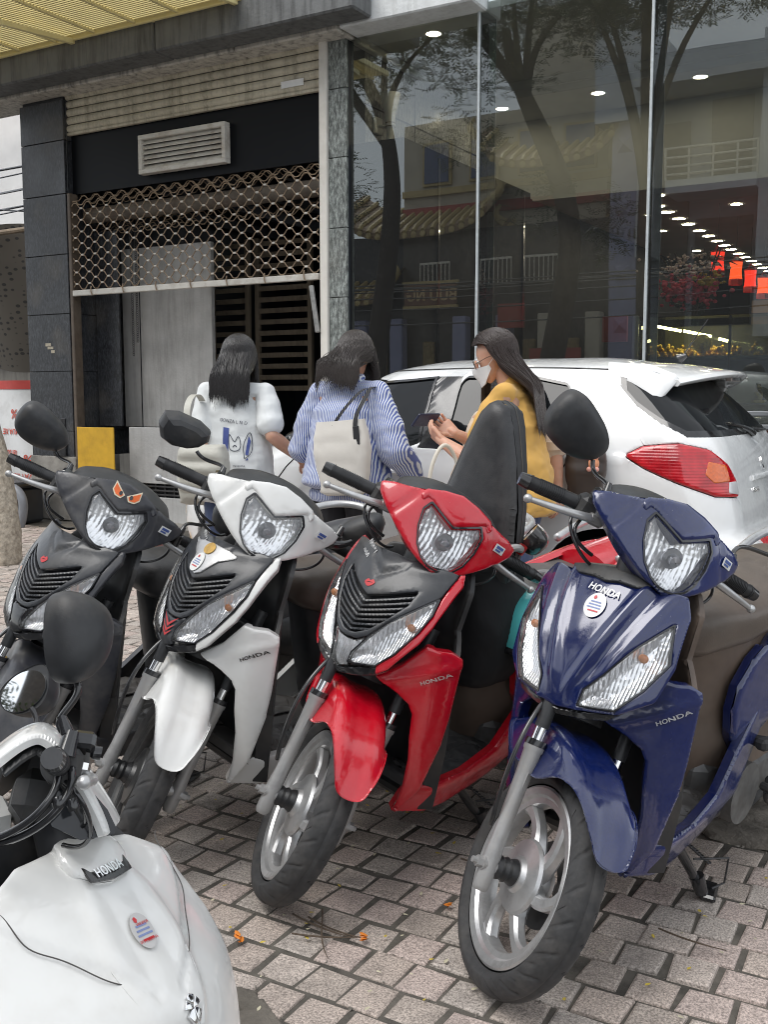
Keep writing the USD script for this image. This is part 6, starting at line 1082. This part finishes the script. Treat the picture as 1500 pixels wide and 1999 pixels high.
bx = thing('plastic_tub', 'dark plastic tub with a grey pipe standing below the pillar', 'tub'); obj('tub', box(-8.75, -8.2, 6.75, 7.2, 0, .36, .03), surf('dark_tub', (.02, .022, .026), .5, .2), bx); obj('lid', box(-8.8, -8.15, 6.7, 7.25, .36, .42, .02), black_plastic, bx); obj('pipe', tube([(-8.05, 6.75, .0), (-8.05, 6.75, .34), (-8.15, 6.75, .38)], .045, 12, 14), surf('grey_pvc', (.2, .21, .23), .45, .1), bx)
# dark bag below the lid of the red scooter, cyan helmet
cb = thing('black_cloth_bag', 'black cloth bag hanging under the upright seat lid of the red scooter', 'bag', M=T(-1.225, 2.62, .80) @ R(-100))
obj('bag_body', bag_mesh(.13, .34, .11, .05, 21), surf('black_nylon', (.008, .008, .009), .75, .3, 10, bump=.002, bscale=30), cb, smooth=50); obj('handle', tube([(-.04, 0, -.02), (0, 0, .07), (.04, 0, -.02)], .008, 8, 16), st, cb)
hm_ = thing('helmet', 'bright cyan helmet with black trim between the red and blue scooters', 'helmet', M=T(-1.06, 2.70, .60) @ R(-60) @ R(-14, (1, 0, 0)))
shell_ = ell((0, 0, 0), (.125, .145, .12), 4); cy = surf('cyan_gloss', (.12, .62, .62), .25, .05, 6, coat=.6)
obj('shell', trimesh.intersections.slice_mesh_plane(shell_, (0, 0, 1), (0, 0, -.055)), cy, hm_, smooth=True); obj('trim', tube([(.112 * math.cos(t), .13 * math.sin(t), -.055) for t in np.linspace(0, 2 * np.pi, 40)], .011, 8), gloss_black, hm_, smooth=True); obj('visor_pivot', tf(trimesh.creation.cylinder(.022, .016, sections=20), R(90, (0, 1, 0)), T(.122, .02, -.01)), gloss_black, hm_); obj('peak', patch(smooth_poly(np.array([(-.09, 0), (-.06, .07), (0, .09), (.06, .07), (.09, 0)])), lambda u, v: np.stack([u, .12 + v, -.03 - .3 * v], -1), h=.02, thick=.004, rnd=.002, back=True), gloss_black, hm_)
# ---- shop interior
lan = emit('lantern_red_glow', (1.0, .045, .02), .75); lan2 = emit('lantern_orange_glow', (1.0, .10, .02), .8); lred = surf('lantern_red', (.5, .03, .02), .5, .1)
for i, (y, dz) in enumerate([(11, 0), (11.9, .0), (12.7, -.01), (13.5, -.02), (14.4, -.02)]):
    L = thing('red_lantern', ['red lantern nearest the flowers, first of the hanging row', 'orange red lantern hanging second in the row from the flowers', 'small red lantern hanging third in the row from the flowers', 'red lantern hanging fourth in the row from the flowers', 'orange lantern at the right edge, last of the hanging row'][i], 'lantern', 'red lanterns hanging in a row in the shop', M=T(-2.46, y, 2.64 + dz) @ np.diag([.82, .82, .85, 1]))
    obj('shade', lathe([(.085, .10), (.078, .05), (.075, -.02), (.082, -.10), (.088, -.115)], 20), lan if i % 2 == 0 else lan2, L, smooth=True); obj('rim', lathe([(.09, .1), (.095, .115), (.08, .12), (.085, .1)], 6), lred, L, smooth=False); obj('skirt', lathe([(.088, -.115), (.094, -.13), (.09, -.19), (.086, -.19)], 6), lred, L, smooth=False)
    for k in range(3): obj('cord', tube([(.08 * math.cos(k * 2.1), .08 * math.sin(k * 2.1), .115), (0, 0, .2)], .003, 4), lred, L)
    obj('hook', tube([(0, 0, .2), (0, 0, .68)], .002, 4), gloss_black, L)
fl_ = thing('flower_arrangement', 'large arrangement of red and pink blossoms in the shop', 'flowers', M=T(-2.35, 9.6, 1.95)); rf = np.random.default_rng(3)
def blobs(n, c, s_, r, seed): g = np.random.default_rng(seed); return [ell(np.array(c) + g.normal(0, 1, 3) * s_, np.array([1, 1, .8]) * r * g.uniform(.6, 1.3), 1) for _ in range(n)]
obj('red_blossom', blobs(220, (-.03, -.06, .27), (.13, .07, .06), .022, 1), surf('blossom_red', (.8, .08, .13), .6, .4, 30), fl_, kind='stuff'); obj('yellow_blossom', blobs(40, (.14, -.08, .33), (.06, .04, .035), .022, 2), surf('blossom_yellow', (.55, .36, .04), .6, .3, 30), fl_, kind='stuff')
obj('pink_blossom', blobs(150, (-.06, .02, .47), (.15, .08, .06), .016, 4), surf('blossom_pink', (.88, .62, .55), .6, .3, 30), fl_, kind='stuff'); obj('foliage', blobs(90, (-.06, .05, .26), (.12, .08, .11), .022, 6), surf('dark_leaf', (.03, .04, .025), .6, .4, 30), fl_, kind='stuff')
for k in range(16): a = rf.uniform(-1, 1); obj('stem', tube([(0, 0, -.02), (a * .15, rf.uniform(-.1, .1), .3), (a * .3, rf.uniform(-.1, .1), .55 + .12 * rf.random())], .006, 5, 10), surf('branch_brown', (.08, .05, .03), .8, .2), fl_)
obj('vase', lathe([(.001, -.35), (.08, -.35), (.12, -.2), (.1, -.02), (.12, .02)], 24), gloss_black, fl_)
dc = thing('display_case', 'glass display counter with gold ornaments and light bars inside the shop', 'display case'); case_glass = pane('case_glass', (.86, .92, .86), 1.5)
for x0, x1, y0, y1, z0, z1 in ((-2.42, -1.73, 8.2, 8.206, .95, 1.88), (-1.72, -.6, 8.2, 8.206, .95, 1.88), (-2.42, -2.414, 8.21, 8.9, .95, 1.88), (-2.42, -.6, 8.2, 8.9, 1.882, 1.888)): obj('pane', box(x0, x1, y0, y1, z0, z1), case_glass, dc)
obj('shelf', box(-2.41, -.6, 8.22, 8.9, 1.56, 1.575), surf('case_shelf', (.1, .09, .07), .3, .1), dc); obj('lower_shelf', box(-2.41, -.6, 8.22, 8.9, 1.2, 1.215), gloss_black, dc); obj('base', box(-2.42, -.6, 8.2, 8.9, .3, .95, .01), surf('case_base', (.07, .03, .025), .4, .2), dc); obj('back_panel', box(-2.41, -.6, 8.9, 8.92, .95, 1.85), surf('case_back', (.16, .14, .09), .5, .3, 6), dc); obj('corner_post', box(-2.47, -2.425, 8.16, 8.2, .3, 1.9, .004), surf('case_post', (.45, .47, .5), .3, .1), dc); obj('mullion', box(-1.73, -1.715, 8.19, 8.215, .95, 1.88), dark_steel, dc)
led = emit('led_warm', (1.0, .8, .35), 9.0)
for p, q in (((-2.40, 8.5, 1.84), (-2.17, 8.5, 1.79)), ((-2.15, 8.5, 1.79), (-1.93, 8.5, 1.74)), ((-1.87, 8.5, 1.72), (-1.80, 8.5, 1.70))): obj('light_bar', tube([p, q], .013, 6), led, dc)
gold = surf('gold_ornament', (.75, .5, .13), .25, .2, 40, metal=.9)
go = thing('gold_ornaments', 'gold figurines and coins crowding the lit shelf of the display case', 'ornaments', kind='stuff'); g = np.random.default_rng(8)
obj('figurine', cat(*[cat(*[ell((x + g.normal(0, .012), 8.4 + g.uniform(0, .25), 1.585 + h * j / 4), (.018, .018, .022), 1) for j in range(4)]) for x, h in zip(g.uniform(-2.38, -1.3, 46), g.uniform(.03, .15, 46))]), gold, go, kind='stuff'); obj('gold_disc', tf(trimesh.creation.cylinder(.075, .012, sections=32), R(90, (1, 0, 0)), T(-1.98, 8.42, 1.68)), gold, go)
lg = thing('gold_figurine', 'single gold figurine on the lower shelf near the right edge', 'figurine'); obj('statue', cat(ell((-1.55, 8.5, 1.27), (.035, .03, .05), 2), ell((-1.55, 8.5, 1.34), (.025, .022, .028), 2), box(-1.6, -1.5, 8.46, 8.54, 1.215, 1.235, .004)), gold, lg)
rp = thing('red_shop_panel', 'blurred red panels deep inside the dark shop', 'panels', kind='stuff'); obj('panel', cat(box(-3.2, -2.7, 13, 13.05, 1.1, 1.5), box(-4.0, -3.7, 12, 12.05, 1.9, 2.2), box(-1.6, -.8, 12, 12.05, 1.2, 1.5)), surf('dim_red_panel', (.16, .03, .025), .5, .2, 6), rp)
pt = thing('shop_plant', 'dark palm leaves behind the flower arrangement', 'plant')
for k in range(14): a = k * .45; obj('leaf', tf(patch(smooth_poly(np.array([(0, 0), (.12, .03), (.32, .02), (.42, 0), (.32, -.02), (.12, -.03)])), lambda u, v: np.stack([u, v, .5 * u - 1.1 * u * u], -1), h=.05, thick=0, rnd=0), R(a * 57), T(-2.4, 10.1, 2.5)), surf('palm_leaf', (.02, .03, .028), .4, .3), pt)
# ---- the other side of the street, seen mirrored in the glass, the paint and the chrome
OY = -12.9
lav = surf('lavender_paint', (.27, .28, .42), .7, .06, 2, space='pos'); cream_w = surf('cream_wall', (.42, .38, .31), .8, .1, 2, space='pos'); goldp = surf('gold_trim', (.4, .31, .14), .5, .15, 6, space='pos'); redb = surf('red_band_paint', (.3, .045, .035), .6, .1, space='pos'); tile_m = surf('roof_tile', (.2, .13, .07), .6, .3, 12, space='pos'); dark_in = surf('dark_shopfront', (.018, .018, .02), .3, .3, 3, space='pos'); grey_w = surf('grey_blue_wall', (.3, .32, .36), .8, .06, 2, space='pos'); pale_w = surf('pale_grey_wall', (.5, .52, .56), .8, .06, 2, space='pos')
tp = thing('temple', 'temple fronted building with curved tiled roofs opposite, mirrored in the glass', 'building'); q_ = lambda n, m, mt: obj(n, cat(m), mt, tp)
q_('wall', [box(-19, -9.25, OY - 6, OY - .6, -.3, 6.2)], dark_in); q_('upper_wall', [box(-16.2, -9.6, OY - 6, OY - 1.2, 6.2, 9.6)], cream_w); q_('top_wall', [box(-12.2, -9.65, OY - 5, OY - 1.6, 9.6, 12.5)], cream_w)
def roof(x0, x1, y, z, dep, lift, n=22):
    xs = np.linspace(x0, x1, n); up_ = lift * np.abs((xs - (x0 + x1) / 2) / ((x1 - x0) / 2)) ** 4; q_('eave', [grid(np.array([np.stack([xs, np.full(n, y + d), z + up_ + dz], -1) for d, dz in ((0, -.2), (0, 0), (-.1, .1), (-dep, dep * .55), (-dep - .02, dep * .55 - .05), (-.1, -.2))]))], tile_m)
    for k in range(int((x1 - x0) / .32)): x = x0 + .16 + k * .32; u_ = lift * abs((x - (x0 + x1) / 2) / ((x1 - x0) / 2)) ** 4; q_('roof_tile', [tube([(x, y + .03, z + u_ - .02), (x, y - .1, z + u_ + .12), (x, y - dep, z + u_ + dep * .55 + .05)], .08, 6), ell((x, y + .03, z + u_ - .12), (.1, .03, .1), 1)], goldp)
    for xx in (x0, x1): q_('roof_finial', [tube([(xx, y - .1, z + lift + .05), (xx + np.sign(xx - (x0 + x1) / 2) * .25, y, z + lift + .3), (xx + np.sign(xx - (x0 + x1) / 2) * .1, y, z + lift + .55)], [.14, .11, .05], 8, 14)], goldp)
roof(-17.9, -12.6, OY, 6.2, 1.6, .7); roof(-13.2, -9.0, OY - .2, 7.9, 1.4, .8); roof(-12.6, -9.2, OY - .8, 5.8, 1.0, .5); roof(-18.4, -15.8, OY + .4, 4.2, 1.2, .5)
q_('red_band', [box(-16.2, -9.5, OY - 1.2, OY - 1.1, 6.75, 7.05)], redb); q_('gold_band', [box(-16.2, -9.5, OY - 1.2, OY - 1.08, 7.4, 7.6)], goldp)
for x in (-15.0, -13.4, -11.8, -10.4): q_('window_frame', [box(x - .5, x + .5, OY - 1.2, OY - 1.1, 7.7, 9.0)], goldp); q_('window', [box(x - .42, x + .42, OY - 1.1, OY - 1.06, 7.78, 8.92)], surf('blue_window', (.05, .07, .14), .15, .2))
for x in (-17.2, -15.9, -13.7, -12.3, -11.0, -9.6): q_('column', [box(x - .22, x + .22, OY - .5, OY - .1, -.3, 3.6, .03)], lav if x < -12 else cream_w)
for x in (-16.6, -14.9, -12.9, -11.6, -10.3): q_('door_figure', [box(x - .2, x + .2, OY - .52, OY - .42, .7, 2.9, .03), *[ell((x, OY - .42, z), (.13, .04, .2), 2) for z in (1.2, 1.7, 2.2, 2.6)]], surf('dull_gold', (.22, .16, .07), .5, .5, 14, space='pos')); 
for x in (-14.6, -12.6, -11.2): q_('balcony_rail', [box(x - .5, x + .5, OY - .3, OY - .26, 5.2, 5.26), *[box(x - .5 + k * .14, x - .48 + k * .14, OY - .3, OY - .26, 4.5, 5.2) for k in range(8)]], pale_metal)
sgn = obj('sign_board', box(-15.5, -13.75, OY - .1, OY + .02, 3.95, 4.6, .02), surf('sign_brown', (.16, .07, .045), .5, .2, 4), tp); obj('sign_frame', cat(box(-15.56, -13.69, OY - .08, OY + .03, 4.6, 4.68), box(-15.56, -13.69, OY - .08, OY + .03, 3.87, 3.95)), goldp, sgn)
obj('lettering', tf(text('BUU NG', .34, .02, True, 0, .95), R(90, (1, 0, 0)), R(180), T(-14.55, OY + .03, 4.27)), surf('sign_gold_letter', (.5, .36, .2), .5, .1), sgn)
q_('red_sign', [box(-12.4, -11.6, OY - .1, OY, 3.2, 3.9), box(-11.4, -9.9, OY - .1, OY, 1.9, 2.6)], redb)
lb = thing('lavender_house', 'lavender painted narrow house opposite with square studs, mirrored in the glass', 'building'); z_ = lambda n, m, mt: obj(n, cat(m), mt, lb)
z_('wall', [box(-9.2, -8.45, OY - 6, OY - .3, -.3, 8.6)], lav); z_('upper_wall', [box(-9.65, -8.3, OY - 6, OY - .1, 8.6, 11.2)], pale_w)
for z in (3.2, 4.6, 6.35, 8.0): z_('stud', [loft([[(-9.05, OY - .3, z - .2), (-8.62, OY - .3, z - .2), (-8.62, OY - .3, z + .22), (-9.05, OY - .3, z + .22)], [(-8.85, OY - .12, z), (-8.83, OY - .12, z), (-8.83, OY - .12, z + .02), (-8.85, OY - .12, z + .02)]])], lav)
ap = thing('apartment_house', 'grey blue apartment house opposite with railed balcony, mirrored in the glass', 'building'); a_ = lambda n, m, mt: obj(n, cat(m), mt, ap)
a_('wall', [box(-8.45, 4, OY - 7, OY - 1.2, -.3, 10.5)], grey_w); a_('frame_wall', [box(-8.45, -8.0, OY - 1.2, OY - .2, 5.0, 9.6), box(-5.3, -4.6, OY - 1.2, OY - .1, 2.8, 10.4), box(-8.45, 4, OY - 1.2, OY + .3, 9.3, 10.0)], pale_w); a_('balcony_slab', [box(-7.6, -5.3, OY - 1.2, OY + .2, 6.5, 6.85)], pale_w)
a_('window', [box(-8.0, -7.3, OY - 1.2, OY - 1.1, 2.5, 8.6), box(-6.75, -5.7, OY - 1.2, OY - 1.15, 6.85, 9.1), box(-7.1, -5.6, OY - 1.2, OY - 1.15, 3.2, 6.0), box(-4, -1, OY - 1.2, OY - 1.15, 6.8, 9), box(-4, 2, OY - 1.2, OY - 1.15, 2.2, 5.6)], dark_in)
for z in (7.0, 7.2, 7.42, 7.65): a_('railing', [tube([(-7.6, OY + .15, z), (-5.3, OY + .15, z)], .03, 6)], pale_metal)
for x in (-7.6, -7.0, -6.4, -5.8, -5.3): a_('railing_post', [tube([(x, OY + .15, 6.85), (x, OY + .15, 7.68)], .03, 6)], pale_metal)
dbark = surf('dark_bark', (.045, .036, .03), .9, .4, 20, space='pos')
leafm = mat('leaf', {'g': ('geometry', {}), 'r': ('rgb_ramp', {'ramp': [(0, (.025, .04, .018)), (1, (.075, .1, .04))]}), 'p': ('principled_bsdf', {'roughness': .5}), 't': ('translucent_bsdf', {'color': (.07, .1, .03)}), 'x': ('mix_closure', {'fac': .3})}, [('g.random_per_island', 'r.fac'), ('r.color', 'p.base_color'), ('p.BSDF', 'x.closure1'), ('t.BSDF', 'x.closure2')], surface='x.closure')
def crown(c, s_, n, seed, gaps=.5):
    g = np.random.default_rng(seed); P = g.uniform(-1, 1, (n * 14, 3)); P = P[(P ** 2).sum(1) < 1]; P = P[meshkit.fbm(P * 2.2 + seed, 3, seed) > gaps][:n]
    P = np.array(P) * s_ + c; V, F = [], []
    n = len(P); d = g.normal(0, 1, (n, 3)) * [1, 1, .4]; d /= np.linalg.norm(d, axis=1, keepdims=True); sd = np.cross(d, [0, 0, 1.]); sd /= np.linalg.norm(sd, axis=1, keepdims=True) + 1e-9; L = g.uniform(.2, .42, (n, 1)); V = []
    for k in range(5):
        for sg in (-1, 1): a = P + d * L * k / 5; b = a + (sd * sg * .9 + d * .5) * .11 - [0, 0, .02]; V.append(np.stack([a, (a + b) / 2 + d * .018, b, (a + b) / 2 - d * .018], 1))
    V = np.concatenate(V).reshape(-1, 3); q = np.arange(0, len(V), 4)[:, None]; F = np.vstack([q + [0, 1, 2], q + [0, 2, 3]])
    return trimesh.Trimesh(V, F, process=False)
for i, (pts, rr, cr, lab) in enumerate([([(-7.9, -5.9, -.3), (-7.95, -5.9, 2.4), (-7.7, -5.9, 4.9), (-8.7, -6, 7.4), (-9.3, -6.2, 9)], [.3, .26, .24, .2, .1], [((-8.6, -6, 9.3), (3.4, 2.2, 1.7), 3200), ((-8.2, -5.6, 5.2), (.8, .6, .7), 90), ((-10.2, -6, 6.9), (1.0, .8, .7), 140)], 'leaning street tree opposite whose dark trunk is mirrored in the middle pane'),
        ([(-6.1, -5.9, -.3), (-6.1, -5.9, 5), (-6.2, -5.9, 9)], [.17, .14, .08], [((-5.4, -6, 9.6), (2.6, 2.0, 1.1), 1400), ((-6.7, -5.5, 4.7), (.5, .5, .8), 90)], 'slim straight street tree opposite mirrored in the right pane'),
        ([(-12.3, -5.9, -.3), (-12.2, -5.9, 3.3), (-12.0, -5.9, 6.8), (-12.8, -6, 8.6)], [.27, .25, .2, .12], [((-13.2, -6, 8.8), (1.8, 1.6, 1.2), 1000), ((-13.2, -5.7, 6.0), (1.0, .8, .8), 140)], 'thick street tree opposite mirrored in the left pane')]):
    tt = thing('tree', lab, 'tree', 'street trees on the opposite pavement'); tk = obj('trunk', tube(pts, rr, 14, 40), dbark, tt, smooth=True)
    for k in range(5): e = np.array(pts[-1]); g = np.random.default_rng(k + i * 9); obj('limb', tube([pts[-2], e * .6 + np.array(pts[-2]) * .4 + [.5 * math.cos(k * 1.3), .2 * math.sin(k), .1], e + [2.0 * math.cos(k * 1.3), .8 * math.sin(k * 1.7), .6 + .2 * k]], [.1, .07, .02], 7, 14), dbark, tk, smooth=True)
    for j, (c_, s_, n) in enumerate(cr): obj('crown', crown(np.array(c_), np.array(s_), n, i * 5 + j + 2, .47), leafm, tt, smooth=False)
w2 = thing('street_cables', 'sagging overhead cables across the street, mirrored in the glass', 'cables')
for k in range(7): obj('cable', tube([(-24 + t * 26, -8.5 - .12 * k, 3.6 + .22 * k - 2.2 * t * (1 - t) + .25 * math.sin(k * 7)) for t in np.linspace(0, 1, 24)], .016, 4), gloss_black, w2)
